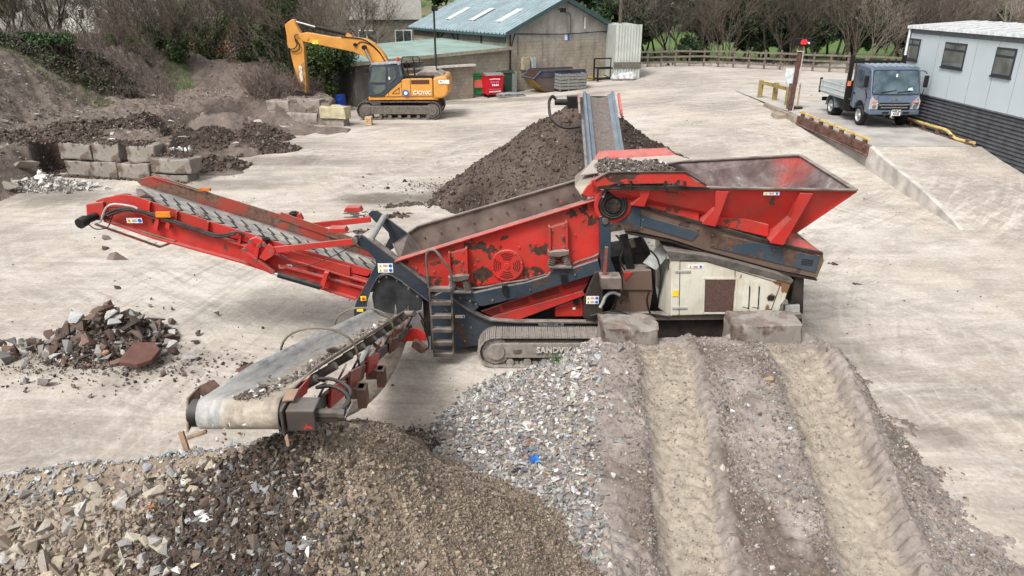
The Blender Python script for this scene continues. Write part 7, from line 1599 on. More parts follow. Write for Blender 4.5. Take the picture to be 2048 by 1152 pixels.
# side window + door lines on both sides
for sg in (-1, 1):
    x = sg*(cw_+.004); q = [(-.66, 1.30), (-.60, 1.52), (-.42, 1.98), (.30, 2.0), (.34, 1.36), (-.2, 1.30)]
    mb = MB(); mb.prism([Vector((x, y, z)) for y, z in q], (-sg*.012, 0, 0)); mb.build('side_window', M_ws, cab)
    mb = MB(); 
    for a, b in (((.42, 1.98), (.44, .75)), ((-.70, 1.25), (-.66, .80)), ((-.66, .80), (-.55, .76))): mb.bar(Vector((x, *a)), Vector((x, *b)), .008, .012, up=(1, 0, 0))
    mb.bb(x-.015, x+.015, .26, .40, 1.08, 1.14); mb.build('door_gap', P_blk, cab)
    MB().tube([(sg*.9, -.75, 1.08), (sg*1.0, -.88, 1.15), (sg*1.06, -.86, 1.4)], .015, 6).build('mirror_arm', P_blk, cab)
    MB().tube([(sg*.85, -.62, 2.0), (sg*.98, -.8, 2.02), (sg*1.07, -.86, 1.92)], .015, 6).build('mirror_arm', P_blk, cab)
    MB().box((sg*1.08, -.86, 1.66), (.17, .07, .42)).build('mirror', P_blk, cab, bevel=.03)
    # lamps
    mb = MB(); mb.prism([fr_(sg*.60, .70, .012), fr_(sg*.90, .70, .012), fr_(sg*.91, 1.0, .012), fr_(sg*.84, 1.16, .012), fr_(sg*.62, .92, .012)], (0, .03, 0)); hl = mb.build('headlamp', m_plain('clear_lamp', (.62, .62, .64), .12, .5, var=.15, bump=0), cab); p_ = fr_(sg*.74, .80, .02); MB().cyl(p_, p_+Vector((0, -.012, 0)), .075, 16).build('lens', P_chrome, hl)
    mb = MB(); mb.box(fr_(sg*.74, .98, .02), (.2, .012, .07)); mb.build('indicator', m_plain('amber_glass', (.6, .3, .2), .2, bump=0), hl); MB().box(fr_(sg*.70, .585, .045), (.12, .02, .06)).build('fog_lamp', P_chrome, cab)
# roof ribs, grille, bumper
mb = MB()
for x in np.linspace(-.66, .66, 7): mb.bar((x, -.56, 2.16), (x, .34, 2.19), .08, .03)
mb.build('roof_ribs', m_plain('roof_painted_sheen', (.42, .48, .55), .3, .2, var=.1, bump=0), cab, bevel=.008)  # paler than the cab paint: sky reflection put into the colour
mb = MB(); mb.prism([Vector((-.91, -1.06, .52)), Vector((-.91, -1.13, .52)), Vector((-.91, -1.14, .66)), Vector((-.91, -1.06, .67))], (1.82, 0, 0)); bm_ = mb.build('bumper', P_tb, cab, bevel=.02); MB().bb(-.93, .93, -1.1, -1.0, .48, .52).build('bumper_foot', P_blk, bm_)
mb = MB(); mb.prism([fr_(-.58, .68, .006), fr_(.58, .68, .006), fr_(.56, .93, .006), fr_(-.56, .93, .006)], (0, .02, 0)); gr_ = mb.build('grille', P_blk, cab)
for z, w_ in ((.86, 1.1), (.76, .98)): MB().bar(fr_(-w_/2, z, .02), fr_(w_/2, z, .02), .03, .045).build('chrome_bar', P_chrome, gr_, bevel=.008)
mb = MB(); mb.bar(fr_(-.55, .86, .02), fr_(-.62, .92, .02), .03, .04); mb.bar(fr_(.55, .86, .02), fr_(.62, .92, .02), .03, .04); mb.build('chrome_wing', P_chrome, gr_)
for x in (-.32, .42): MB().box(Vector((x, -1.142, .59)), (.24, .008, .07)).build('bumper_vent', P_blk, bm_)
MB().box(Vector((.06, -1.15, .59)), (.33, .012, .21)).build('number_plate', P_wht, bm_)
text('plate_lettering', 'WK24', .115, P_blk, bm_, (.06, -1.158, .638), (1, 0, 0), (0, 0, 1), .002, .004); text('plate_lettering', 'XHS', .115, P_blk, bm_, (.06, -1.158, .54), (1, 0, 0), (0, 0, 1), .002, .004)
text('maker_lettering', 'ISUZU', .13, P_chrome, cab, fr_(0, 1.02, .012), (1, 0, 0), (0, 0.0, 1), .006, .004)
MB().bar(fr_(-.62, 1.18, .0), fr_(.62, 1.18, .0), .012, .012).build('panel_gap', P_blk, cab); MB().bar(fr_(-.62, 1.18, .0), fr_(-.62, .95, .0), .012, .012, up=(1, 0, 0)).build('panel_gap', P_blk, cab)
# wheels
def wheel(x, y, r=.36, w_=.2, dual=False):
    sgn = 1 if x > 0 else -1; mb = MB(); xo = x; xi = x-sgn*(w_*(2.1 if dual else 1)); rs = []
    for xx, rr2 in ((xo, r*.62), (xo, r*.9), (xo-sgn*.03, r), (xi+sgn*.03, r), (xi, r*.9), (xi, r*.5)): rs.append([Vector((xx, y+math.cos(a*math.pi/14)*rr2, r+math.sin(a*math.pi/14)*rr2)) for a in range(28)])
    mb.rings(rs); ty = mb.build('wheel', P_rubber, TK, smooth=True)
    rs = [[Vector((xo-sgn*d_, y+math.cos(a*math.pi/12)*rr2, r+math.sin(a*math.pi/12)*rr2)) for a in range(24)] for d_, rr2 in ((-.002, r*.64), (.0, r*.58), (.05, r*.5), (.07, r*.3), (.0, r*.18), (-.02, r*.02))]
    MB().rings(rs).build('wheel_rim', m_plain('rim_grey', (.38, .38, .38), .5, .3, bump=0), ty, smooth=True)
    return ty
for x in (-.86, .86): wheel(x, -.2)
for x in (-.88, .88): wheel(x, 2.3, dual=True)
for sx_ in (-1, 1):
    mb = MB(); rs = []
    for k in range(11): a = math.pi*k/10; rs.append([Vector((sx_*.92, 2.3+math.cos(a)*.44, .36+math.sin(a)*.44)), Vector((sx_*.5, 2.3+math.cos(a)*.44, .36+math.sin(a)*.44))])
    mb.rings(rs, close=False); mb.build('mudguard', m_plain('grey_mudguard', (.16, .18, .2), .5), TK, solid=.02)
mb = MB(); mb.bb(-.42, -.32, .4, 3.3, .5, .68); mb.bb(.32, .42, .4, 3.3, .5, .68); mb.bb(-.85, -.35, .75, 1.5, .35, .75); mb.bb(.35, .85, .75, 1.5, .35, .75); mb.bb(-.85, .85, 3.25, 3.35, .45, .6); mb.bb(-.1, .1, -.2, 2.3, .3, .45); mb.build('chassis', P_black, TK, bevel=.01)
# tipper body
by0, by1 = .82, 3.35; bz = .88; bw2 = .98
mb = MB(); mb.bb(-bw2, bw2, by0, by1, bz-.08, bz); body_ = mb.build('tipper_floor', P_alu, TK)
for sx_ in (-1, 1):
    sd_ = MB().bb(sx_*bw2-.02, sx_*bw2+.02, by0+.03, by1-.03, bz, bz+.42).build('dropside', P_alu, body_, bevel=.006)
    mb = MB()
    for z in (bz+.02, bz+.2, bz+.40): mb.bb(sx_*bw2-.035, sx_*bw2+.035, by0+.03, by1-.03, z-.02, z+.02)
    mb.build('dropside_rib', P_alu, sd_, bevel=.005)
    mb = MB(); mb.bb(sx_*bw2-.04, sx_*bw2+.04, by1-.04, by1+.04, bz-.1, bz+.5); mb.build('rear_post', P_blk, body_)
MB().bb(-bw2, bw2, by1-.02, by1+.02, bz, bz+.42).build('tailboard', P_alu, body_)
hb_ = MB(); 
for sx_ in (-1, 1): hb_.bb(sx_*bw2-.07, sx_*bw2+.07, by0-.10, by0, .45, 2.45)
hb_.bb(-bw2, bw2, by0-.09, by0-.01, 2.16, 2.26); hb_.bb(-bw2, bw2, by0-.07, by0-.03, bz, 1.5); hb_.build('headboard', P_blk, TK)
for x in np.linspace(-.8, .8, 7): MB().bb(x-.012, x+.012, by0-.06, by0-.04, 1.5, 2.18).build('mesh_bar', P_blk, TK)
MB().box((-bw2, by0-.115, 1.42), (.14, .01, .18)).build('hazard_label', m_plain('orange_label', (.7, .2, .08), .5, bump=0), TK)
def tl(X, Y): return bz+.18+.28*ss(1-np.abs(Y-1.7)/1.4)*ss(1.3-np.abs(X)/.9)+.06*fbm(X*4, Y*4, 4, 150)
TLoc = Vector((14.88, 29.95, ZD))
lo = grid_mesh('rubble_load', np.linspace(-.95, .95, 40), np.linspace(by0+.05, by1-.06, 50), tl, M_heap, attr={'dark': lambda X, Y: X*0+.3}); lo.location = TLoc; o.scale = (1.07,)*3; lo.scale = (1.07,)*3; tag(lo, 'grey rubble filling the bed of the tipper truck', 'rubble', kind='stuff')
n = 500; X = rng.uniform(-.85, .85, n); Y = rng.uniform(by0+.1, by1-.2, n); S = .05+.05*rng.gamma(1.5, .7, n)
o = scatter('rubble_lumps', np.stack([X, Y, tl(X, Y)+S*.2], -1), np.minimum(S, .22), pal(n, [(.3, .29, .28), (.15, .14, .13), (.5, .49, .48), (.25, .12, .1)], [4, 3, 2, .5]), VROCK, M_stone); o.location = TLoc; o.scale = (1.07,)*3; tag(o, 'broken stones on top of the load in the truck bed', 'rubble', kind='stuff')
place(TK, TLoc, 0, 1.07)
# ================================================================ concrete blocks
M_blk1 = m_paint('cast_concrete', (.27, .25, .222), under=(.13, .10, .082), chip=.50, scale=1.8, dust=.3, grime=.7, gcol=(.16, .13, .11), rough=.9, edge=.06, streak=.4)
def cblock(c, d, rz=0, tilt=(0, 0), label='', group=None, m=None, rough=.02, name='concrete_block', sub=3):
    bm = bmesh.new(); bmesh.ops.create_cube(bm, size=1); bmesh.ops.scale(bm, vec=d, verts=bm.verts)
    bmesh.ops.bevel(bm, geom=bm.edges[:], offset=.022, segments=1, affect='EDGES'); bmesh.ops.subdivide_edges(bm, edges=bm.edges[:], cuts=6, use_grid_fill=True)
    s_ = rnd.uniform(0, 99)
    for v in bm.verts:
        from mathutils import noise as N_
        q = N_.noise_vector(v.co*1.8+Vector((s_, 0, 0)))*rough*1.5+N_.noise_vector(v.co*11+Vector((s_, 0, 0)))*rough*.9; v.co += q
    me = bpy.data.meshes.new(name); bm.to_mesh(me); bm.free(); me.polygons.foreach_set('use_smooth', [True]*len(me.polygons))
    me.set_sharp_from_angle(angle=R(34)); o = link_mesh(name, me, m or M_blk1); o.location = c; o.rotation_euler = (tilt[0], tilt[1], rz); return tag(o, label, 'concrete block', group)
Yb = 10.95
a = at(1206, 640, Yb); b = at(1317, 640, Yb); cblock(((a.x+b.x)/2, Yb+.25, .68), (b.x-a.x, .6, .78), 0, (0, 0), 'rough concrete block at the top of the ramp in front of the crawler track', rough=.05)
a = at(1472, 640, Yb); b = at(1608, 640, Yb); cblock(((a.x+b.x)/2, Yb+.3, .755), (b.x-a.x, .6, .74), R(-1), (0, 0), 'grey concrete block at the top of the ramp, under the cream engine canopy', rough=.025)
# retaining wall of large blocks, front row (px rectangles on the wall plane)
wl1 = [(108, 322), (388, 345)]
Wa = atz(112, 352, 0); Wb = atz(384, 366, 0); wd = (Wb-Wa); wd.z = 0; wu = wd.normalized(); wang = math.atan2(wu.y, wu.x)
def wblock(px0, px1, z0, z1, label, dep=.7, push=0, tz=0, m=None, A_=None, U_=None, ang=None, grp='retaining wall blocks'):
    A_ = A_ or Wa; U_ = U_ or wu; ang = wang if ang is None else ang
    def hit(px):
        # intersect vertical image column with the wall line on the ground plane
        k = (px-CX)/FP; # x = k*(Z) with Z = y*cT + HC*sT*... at z~0.5
        zz = (z0+z1)/2; f = lambda s: (A_.x+U_.x*s)/((A_.y+U_.y*s)*cT-(zz-HC)*sT)-k
        lo, hi = -12, 12
        for _ in range(50):
            mid = (lo+hi)/2
            if (f(lo) < 0) != (f(mid) < 0): hi = mid
            else: lo = mid
        return (lo+hi)/2
    s0, s1 = hit(px0), hit(px1); c = A_+U_*((s0+s1)/2); n = Vector((-U_.y, U_.x, 0)); c = c+n*(dep/2+push); c.z = (z0+z1)/2
    return cblock(c, (abs(s1-s0)-.03, dep, z1-z0-.02), ang, (0, tz), label, grp, m, rough=.03)
wblock(112, 178, .60, 1.22, 'top left block of the front retaining wall, its corner worn away', push=.12, tz=.02)
wblock(180, 236, .60, 1.24, 'second block in the top row of the front retaining wall', push=.10)
wblock(247, 306, .60, 1.22, 'third block in the top row of the front retaining wall', push=.12, tz=-.03)
wblock(127, 178, .02, .58, 'bottom left block of the front retaining wall, half buried in soil', push=.1)
wblock(179, 233, .0, .59, 'middle block in the bottom row of the front retaining wall', push=.03)
wblock(234, 298, .0, .60, 'right block in the bottom row of the front retaining wall'); 
wblock(301, 384, .30, .86, 'long block capping the right end of the front retaining wall, rubble on top', push=-.05)
wblock(304, 378, -.25, .28, 'low block at the foot of the right end of the front retaining wall', push=-.02)
# second wall near the excavator
W2a = atz(520, 246, 0); W2b = atz(686, 254, 0); wu2 = (W2b-W2a); wu2.z = 0; wu2.normalize(); an2 = math.atan2(wu2.y, wu2.x)
M_yb = m_plain('yellowish_concrete', (.44, .39, .26), .9, var=.25, scale=2.5, bump=.5); M_mb = m_plain('muddy_concrete', (.25, .22, .195), .95, var=.4, scale=2.5, dust=.3, bump=.5)
k2 = dict(A_=W2a, U_=wu2, ang=an2, grp='blocks of the rear retaining wall')
wblock(528, 574, .62, 1.15, 'small top block at the left end of the rear retaining wall', push=.2, m=M_mb, **k2); wblock(538, 580, .08, .6, 'bottom block at the left end of the rear retaining wall', push=.2, m=M_mb, **k2)
wblock(573, 634, .62, 1.25, 'muddy top block in the middle of the rear retaining wall', push=.3, m=M_blk1, **k2); wblock(581, 632, .05, .6, 'mud-covered bottom block in the middle of the rear retaining wall', push=.15, m=M_mb, **k2)
wblock(636, 688, .35, .98, 'yellowish block at the right end of the rear retaining wall near the blue barrel', push=.1, m=M_yb, **k2)
wblock(640, 684, -.2, .34, 'mud-caked block below the yellowish one in the rear retaining wall', push=.2, m=M_mb, **k2)
# ================================================================ rubble heaps made of separate pieces
RC = [(.10, .07, .055), (.14, .10, .08), (.19, .175, .16), (.25, .24, .225), (.075, .056, .046), (.34, .335, .325), (.17, .115, .09), (.32, .16, .10), (.46, .45, .44)]
def pile_of(cx_, cy_, rx, ry, h, n, smin, smax, colsx, wts, lab, grp, name='rubble_lump', flatp=.3, seed=1, cat='rubble'):
    r_ = random.Random(seed); out = []
    for i in range(n):
        a = r_.uniform(0, 6.283); q = math.sqrt(r_.random())*(1.0 if i < n*.8 else 1.35); x = cx_+math.cos(a)*q*rx; y = cy_+math.sin(a)*q*ry
        z = h*max(0, 1-q)*.9; s = r_.uniform(smin, smax)*(1.15-.4*min(q, 1)); c = r_.choices(colsx, wts)[0]; kf = r_.choice([.82, .92, 1.0, 1.1, 1.2]); c = tuple(v*kf for v in c)
        kd = 'flat' if r_.random() < flatp else 'rock'
        stone((x, y, z+s*.25+gz(x, y)), s, c, kd, name, lab, cat, grp, sc=(1, r_.uniform(.7, 1), r_.uniform(.8, 1.2)) if kd == 'rock' else (1, 1, 1.6))
C_ = atz(205, 690, 0)
C_.x += .15
# underlying core of the heap (fine rubble)
def core(name, cx_, cy_, rx, ry, h, n, colsx, wts, lab, smin=.06, smax=.16):
    q = np.sqrt(rng.uniform(0, 1, n)); a = rng.uniform(0, 6.283, n); X = cx_+np.cos(a)*q*rx; Y = cy_+np.sin(a)*q*ry; S = rng.uniform(smin, smax, n)
    Z = h*np.maximum(0, 1-q)*rng.uniform(.5, 1.0, n)+S*.2+gz(X, Y); return tag(scatter(name, np.stack([X, Y, Z], -1), S, pal(n, colsx, wts), VROCK, M_stone), lab, 'rubble', kind='stuff')
core('rubble_core', C_.x, C_.y, 1.25, 1.0, .62, 1300, RC, [4, 4, 3, 3, 4, 1.5, 2, .4, .5], 'small broken bricks and stones packed inside the oversize rubble heap')
lab_ = 'broken lump of brick or concrete in the heap below the left conveyor'; g_ = 'lumps of the oversize rubble heap'
pile_of(C_.x, C_.y, 1.2, .95, .72, 118, .24, .48, RC, [4, 4, 3, 3, 3, 2, 2, .5, .8], lab_, g_, seed=4)
pile_of(C_.x-1.55, C_.y-.35, .9, .5, .18, 32, .16, .34, RC, [4, 4, 3, 3, 3, 1, 2, .5, .5], lab_, g_, seed=5)
# named pieces
def piece(px, py, z, s, c, kind='rock', label='', rot=None, sc=(1, 1, 1), name='rubble_lump', cat='rubble'):
    p = atz(px, py, z); return stone(p, s, c, kind, name, label, cat, None, rot, sc)
p = atz(285, 712, .22); o = MB().prism([p+Vector(v)*.72 for v in ((-.45, -.30, -.1), (.05, -.38, -.14), (.34, -.22, -.10), (.42, .12, .02), (.18, .36, .10), (-.30, .30, .12))], (0, -.02, .09)).build('brown_slab', m_plain('brown_slab_stone', (.115, .06, .048), .8, var=.25, scale=4, bump=.2), bevel=.01); tag(o, 'large flat red-brown slab leaning on the right side of the rubble heap', 'slab')
piece(155, 637, .55, .42, (.45, .46, .46), 'rock', 'pale grey jagged concrete lump near the top left of the rubble heap')
piece(222, 628, .62, .55, (.11, .08, .065), 'flat', 'dark flat block lying on top of the rubble heap', rot=(.05, 0, .1), sc=(1, .6, 1.5))
piece(315, 637, .3, .5, (.15, .12, .11), 'flat', 'long dark brick slab sticking out right of the rubble heap', rot=(0, .05, 0), sc=(1, .4, 1.3))
piece(380, 735-22, .08, .34, (.34, .33, .32), 'flat', 'grey mortar slab lying right of the rubble heap', rot=(.2, 0, .4), sc=(1, .6, 1.4)); piece(345, 690, .12, .27, (.42, .42, .41), 'rock', 'pale grey stone at the right foot of the rubble heap')
piece(10, 715, .12, .42, (.2, .19, .18), 'rock', 'dark grey block at the left edge of the photograph beside the heap'); piece(70, 683, .14, .32, (.09, .065, .05), 'rock', 'dark brown squarish lump left of the rubble heap'); piece(50, 760, .08, .3, (.25, .24, .23), 'rock', 'grey brick lying at the front left of the rubble heap', sc=(1, .5, .5)); piece(90, 762, .1, .33, (.22, .2, .19), 'rock', 'grey weathered lump at the front left of the rubble heap'); piece(130, 668, .18, .2, (.36, .17, .1), 'rock', 'orange-brown brick piece on the left of the rubble heap'); piece(210, 705, .25, .16, (.45, .24, .16), 'rock', 'pale orange brick piece in the front of the rubble heap')
for px, py, s, lb in ((434, 631, .19, 'dark stone lying alone on the yard to the right of the heap, under the conveyor'), (526, 658, .11, 'small brown stone lying alone farthest right of the heap'), (303, 600, .1, 'small dark stone on the ground above the heap, upper one of a pair'), (300, 614, .12, 'flat dark stone on the ground above the heap, lower one of a pair'), (345, 620, .12, 'round dark lump just above the right end of the heap'), (328, 618, .08, 'small dark pebble left of the round lump above the heap'), (347, 606, .05, 'tiny dark pebble above the round lump'), (398, 672, .2, 'dark grey lump to the right of the heap end'), (182, 796, .14, 'brown and tan lump lying in front of the heap'), (231, 792, .07, 'black small lump in front of the heap'), (328, 752, .18, 'brown stone lying in front of the brown slab'), (350, 764, .12, 'grey stone beside the brown stone in front of the slab'), (52, 785, .12, 'reddish pebble at the front left of the heap'), (148, 778, .16, 'dark lump at the front foot of the heap'), (55, 941, .09, 'dark pebble on the pale ground at the lower left'), (785, 773, .08, 'dark pebble under the side conveyor')):
    p = atz(px, py, 0); stone((p.x, p.y, p.z+s*.3), s, rnd.choice(RC[:3]+[RC[4]]), 'rock', 'stone', lb, 'stone')
# pale block rubble by the front wall
C2 = atz(92, 376, 0); lab2 = 'broken pale concrete piece in the small heap before the front retaining wall'; g2 = 'pale broken concrete before the retaining wall'
core('pale_rubble_core', C2.x, C2.y, 1.7, .8, .35, 500, [(.5, .49, .47), (.36, .34, .32), (.25, .22, .2)], [3, 3, 2], 'small pale chips between the broken concrete pieces by the retaining wall', .06, .16)
pile_of(C2.x, C2.y, 1.7, .75, .45, 60, .2, .5, [(.56, .55, .53), (.46, .45, .43), (.34, .32, .3), (.62, .61, .6)], [4, 3, 1.5, 2], lab2, g2, 'concrete_piece', .3, 8)
C3 = atz(342, 303, .9); 
for i in range(22):
    x = C3.x+rnd.uniform(-.7, .8); y = C3.y+rnd.uniform(-.2, .35); s = rnd.uniform(.1, .32); stone((x, y, .92+rnd.uniform(0, .15)), s, rnd.choice([(.5, .5, .5), (.38, .37, .36), (.6, .6, .59)]), 'rock', 'concrete_piece', 'grey concrete fragment lying on the end block of the front retaining wall', 'rubble', 'fragments on the end block')
for px, py, z, s, c, lb, sc in ((55, 335, .5, 1.0, (.30, .25, .21), 'large tan boulder half buried left of the front retaining wall', (1, .8, .8)), (20, 377, .2, .7, (.27, .24, .21), 'weathered boulder at the far left below the bank', (1, .8, .8)), (502, 243, .75, .55, (.30, .24, .21), 'upright tan boulder left of the rear retaining wall', (.8, .8, 1.3)), (492, 250, .6, .5, (.24, .18, .16), 'brown boulder beside the upright tan one', (1, 1, 1)), (650, 208, .9, .8, (.16, .11, .095), 'brown rounded boulder behind the rear retaining wall', (1, .8, 1.1)), (180, 142, 2.7, .7, (.6, .58, .55), 'pale stone lying high on the bank slope', (1, .45, .5)), (305, 193, 1.4, .35, (.4, .36, .3), 'tan stone at the foot of the upper bank', (1, 1, 1)), (155, 237, 1.35, .4, (.45, .42, .4), 'pale stone on the bank terrace', (1, .7, .6)), (8, 245, 1.5, .6, (.44, .4, .38), 'pale stone at the left edge of the bank terrace', (1, .7, .6)), (225, 283, 1.25, .45, (.55, .54, .53), 'white stone just above the front retaining wall', (1, .6, .5)), (472, 290, .4, .4, (.4, .37, .34), 'grey stone at the edge of the spilled dark soil', (1, .8, .7)), (340, 245, 1.3, .5, (.5, .48, .47), 'white debris on the dark soil bank', (1, .3, .4)), (367, 277, .9, .6, (.42, .38, .34), 'pale board lying on the spilled soil', (1, .35, .12)), (376, 278, .85, .6, (.25, .22, .2), 'grey board beside the pale one on the spilled soil', (1, .25, .12))):
    p = surf(px, py, bank_h) if px < 400 and py < 300 else atz(px, py, z); stone((p.x, p.y, p.z+s*.15), s, c, 'rock', 'boulder', lb, 'boulder', None, rot=(rnd.gauss(0, .15), rnd.gauss(0, .15), rnd.uniform(-.5, .5)), sc=sc)
# ================================================================ stones on and falling from the belts
for k, (x, y, z, s, c) in enumerate([(285, 378, 0, .42, (.20, .155, .14)), (403, 422, 0, .24, (.2, .16, .14)), (398, 430, 0, .2, (.16, .12, .105)), (610, 468, 0, .30, (.2, .175, .16)), (708, 522, 0, .13, (.14, .12, .11))]):
    p = at(x, y, 12.45 if k else 12.5); zb_ = beltz(p.x)-.03; p.z = zb_; stone((p.x, p.y, p.z+s*.28), s, c, 'rock', 'stone', ['large flat brown stone riding near the top of the left conveyor', 'brown stone riding in the middle of the left conveyor, upper of two', 'smaller brown stone in the middle of the left conveyor, lower of two', 'brown stone riding low on the left conveyor beside the arm', 'small dark stone at the lower end of the left conveyor'][k], 'stone', None, rot=(.2, .3, .4), sc=(1.1, .8, .6))
for px, py, s, lb, kd in ((219, 478, .19, 'dark flat stone falling from the left conveyor, highest one', 'flat'), (211, 497, .12, 'small dark stone falling just below the highest one', 'rock'), (231, 514, .27, 'tan elongated stone falling from the left conveyor', 'rock'), (234, 575, .11, 'dark stone falling closest to the heap, under the left conveyor', 'rock')):
    p = at(px, py, 12.6); s *= 1.5; stone(p, s, (.09, .07, .06) if s < .24 else (.22, .17, .14), kd, 'falling_stone', lb, 'stone', None, sc=(1.2, .8, .7), rot=(.5, .4, .2))
for k in range(22):
    px = rnd.uniform(425, 500); py = rnd.uniform(848, 905); p = at(px, py, 4.82+rnd.uniform(-.08, .05)); s = rnd.uniform(.025, .06); stone(p, s, rnd.choice([(.2, .15, .12), (.45, .43, .41), (.6, .59, .58), (.14, .11, .09)]), 'rock', 'falling_stone', 'small stone falling off the head of the side conveyor', 'stone', 'stones falling from the side conveyor')
for k in range(270):
    u = rnd.random(); y = 5.05+u*6.2; x = XM+.07+rnd.gauss(0, .05)*(1+.5*(u < .3))+.025*math.sin(y*7); s = rnd.choice([.035, .045, .055, .07, .10]); kq = float(ss((y-5.0)/1.3)); z = sz(y)-.10*kq+.77*kq*((x-XM)/.65)**2+.012+s*.28
    if rnd.random() < .6 and (y % 1.3) > .9: continue
    stone((x, y, z), s, rnd.choice([(.15, .12, .11), (.2, .17, .15), (.12, .1, .09), (.34, .32, .3), (.6, .6, .59)] if rnd.random() > .2 else [(.14, .115, .105)]), rnd.choice(['rock', 'flat']), 'belt_stone', 'small stone riding on the belt of the side conveyor', 'stone', 'stones on the side conveyor belt')
n = 2600; Yq = rng.uniform(5.0, 11.3, n); kk = (fbm(Yq*1.1, Yq*0, 3, 180) > -.12); Yq = Yq[kk]; n = len(Yq); Xq = XM+.07+rng.normal(0, .055, n)+.025*np.sin(Yq*7); kq = ss((Yq-5.0)/1.3); Sq = np.minimum(.010+.016*rng.gamma(1.2, .7, n), .05)
tag(scatter('belt_fines', np.stack([Xq, Yq, sz(Yq)-.10*kq+.77*kq*((Xq-XM)/.65)**2+.010+Sq*.2], -1), Sq, pal(n, [(.14, .115, .1), (.10, .08, .068), (.2, .17, .145), (.34, .32, .3)], [4, 3, 3, .8]), VCLOD, M_clod), 'dark crumbs and fines strung along the middle of the side conveyor belt', 'fines', kind='stuff')
y = 7.75; stone((XM+.04, y, sz(y)-.02), .19, (.10, .075, .065), 'rock', 'stone', 'largest dark lump riding on the side conveyor belt, under the nearer hoop', 'stone')
for k in range(14):
    u = rnd.random(); p = at(rnd.uniform(1385, 1440), rnd.uniform(350, 366), 12.1)
# ================================================================ trees and undergrowth
def m_bark(name, c):
    t = NT(name); n = t.noise(6, 6, .6, vec=t.mapping((1, 1, .3))); return t.done(t.ramp(n, [(.3, tuple(x*.55 for x in c)), (.7, tuple(x*1.4 for x in c))]), .95, 0, t.bump(n, .5, .03), spec=.15)
BK = [m_bark('bark_grey', (.17, .15, .125)), m_bark('bark_brown', (.095, .078, .062)), m_bark('bark_dark', (.05, .042, .034)), m_bark('bark_purple', (.13, .105, .092))]
TWG = [m_bark('twigs_grey', (.22, .195, .165)), m_bark('twigs_brown', (.135, .108, .088)), m_bark('twigs_dark', (.075, .064, .052)), m_bark('twigs_purple', (.165, .13, .115))]
M_leaf = m_tint('leaf', rough=.6, noise_scale=3, bump=0, dark=.75)
class TwigBuf:
    def __init__(s): s.a = []; s.b = []; s.ra = []; s.rb = []
    def add(s, p, q, r0, r1): s.a.append(p[:]); s.b.append(q[:]); s.ra.append(r0); s.rb.append(r1)
    def mesh(s, name, n=3):
        a = np.array(s.a); b = np.array(s.b); d = b-a; L = np.linalg.norm(d, axis=1, keepdims=True)+1e-9; d = d/L
        up = np.where(np.abs(d[:, 2:3]) > .9, np.array([[1., 0, 0]]), np.array([[0, 0, 1.]])); A = np.cross(up, d); A /= np.linalg.norm(A, axis=1, keepdims=True)+1e-9; B = np.cross(d, A)
        vs = []
        for e, r in ((a, np.array(s.ra)), (b, np.array(s.rb))):
            for k in range(n):
                t_ = 2*math.pi*k/n; vs.append(e+A*math.cos(t_)*r[:, None]+B*math.sin(t_)*r[:, None])
        V = np.stack(vs, 1); N = len(a); base = (np.arange(N)*2*n)[:, None, None]
        F = np.array([[k, (k+1) % n, (k+1) % n+n, k+n] for k in range(n)])[None]+base
        me = bpy.data.meshes.new(name); fast_mesh(me, V.reshape(-1, 3), F.reshape(-1, 4), 4); return me
def grow(seed, h=8, r0=.16, stems=1, lean=.1, spread=.55, levels=5, upw=.35, kids=(3, 4, 4, 4, 3), first=.25, wob=.14, short=.62):
    r_ = random.Random(seed); big = TwigBuf(); small = TwigBuf(); tips = []; limbs = []
    def br(p, d, L, r, lv):
        nseg = 5 if lv == 0 else 4 if lv == 1 else 3 if lv < 4 else 2; pts = [p]
        for i in range(nseg):
            d = (d+Vector((r_.gauss(0, wob), r_.gauss(0, wob), r_.gauss(0, wob*.7)+upw*.12*(lv > 0)))).normalized(); q = p+d*(L/nseg)
            ra = r*(1-.6*i/nseg); rb = r*(1-.6*(i+1)/nseg); (big if lv < 2 else small).add(p, q, ra, rb)
            if lv < 3: limbs.append((p, q, ra))
            p = q; pts.append((p, d, rb))
        if lv >= levels-1: tips.append(p); return
        n = kids[lv]+r_.randint(0, 1)
        for i in range(n):
            t_ = first+(1-first)*(i+r_.random())/n if lv == 0 else .15+.85*(i+r_.random())/n; idx = min(nseg-1, int(t_*nseg)); q, dd, rr = pts[1+idx]
            ax = Vector((r_.gauss(0, 1), r_.gauss(0, 1), r_.gauss(0, .5))); ax = (ax-dd*ax.dot(dd)).normalized(); nd = (dd*(1-spread)+ax*spread+Vector((0, 0, upw*.35))).normalized()
            br(q, nd, L*short*r_.uniform(.75, 1.2), max(rr*.62, .011), lv+1)
        br(p, d, L*short*.8, max(rr*.8, .011), lv+1)
    for k in range(stems):
        a = r_.uniform(0, 6.28); o_ = Vector((math.cos(a)*.2*(stems > 1), math.sin(a)*.2*(stems > 1), -.3)); d0 = Vector((math.cos(a)*lean, math.sin(a)*lean, 1)).normalized(); br(o_, d0, h*.52*r_.uniform(.8, 1.05), r0*r_.uniform(.7, 1.05), 0)
    return big, small, tips, limbs
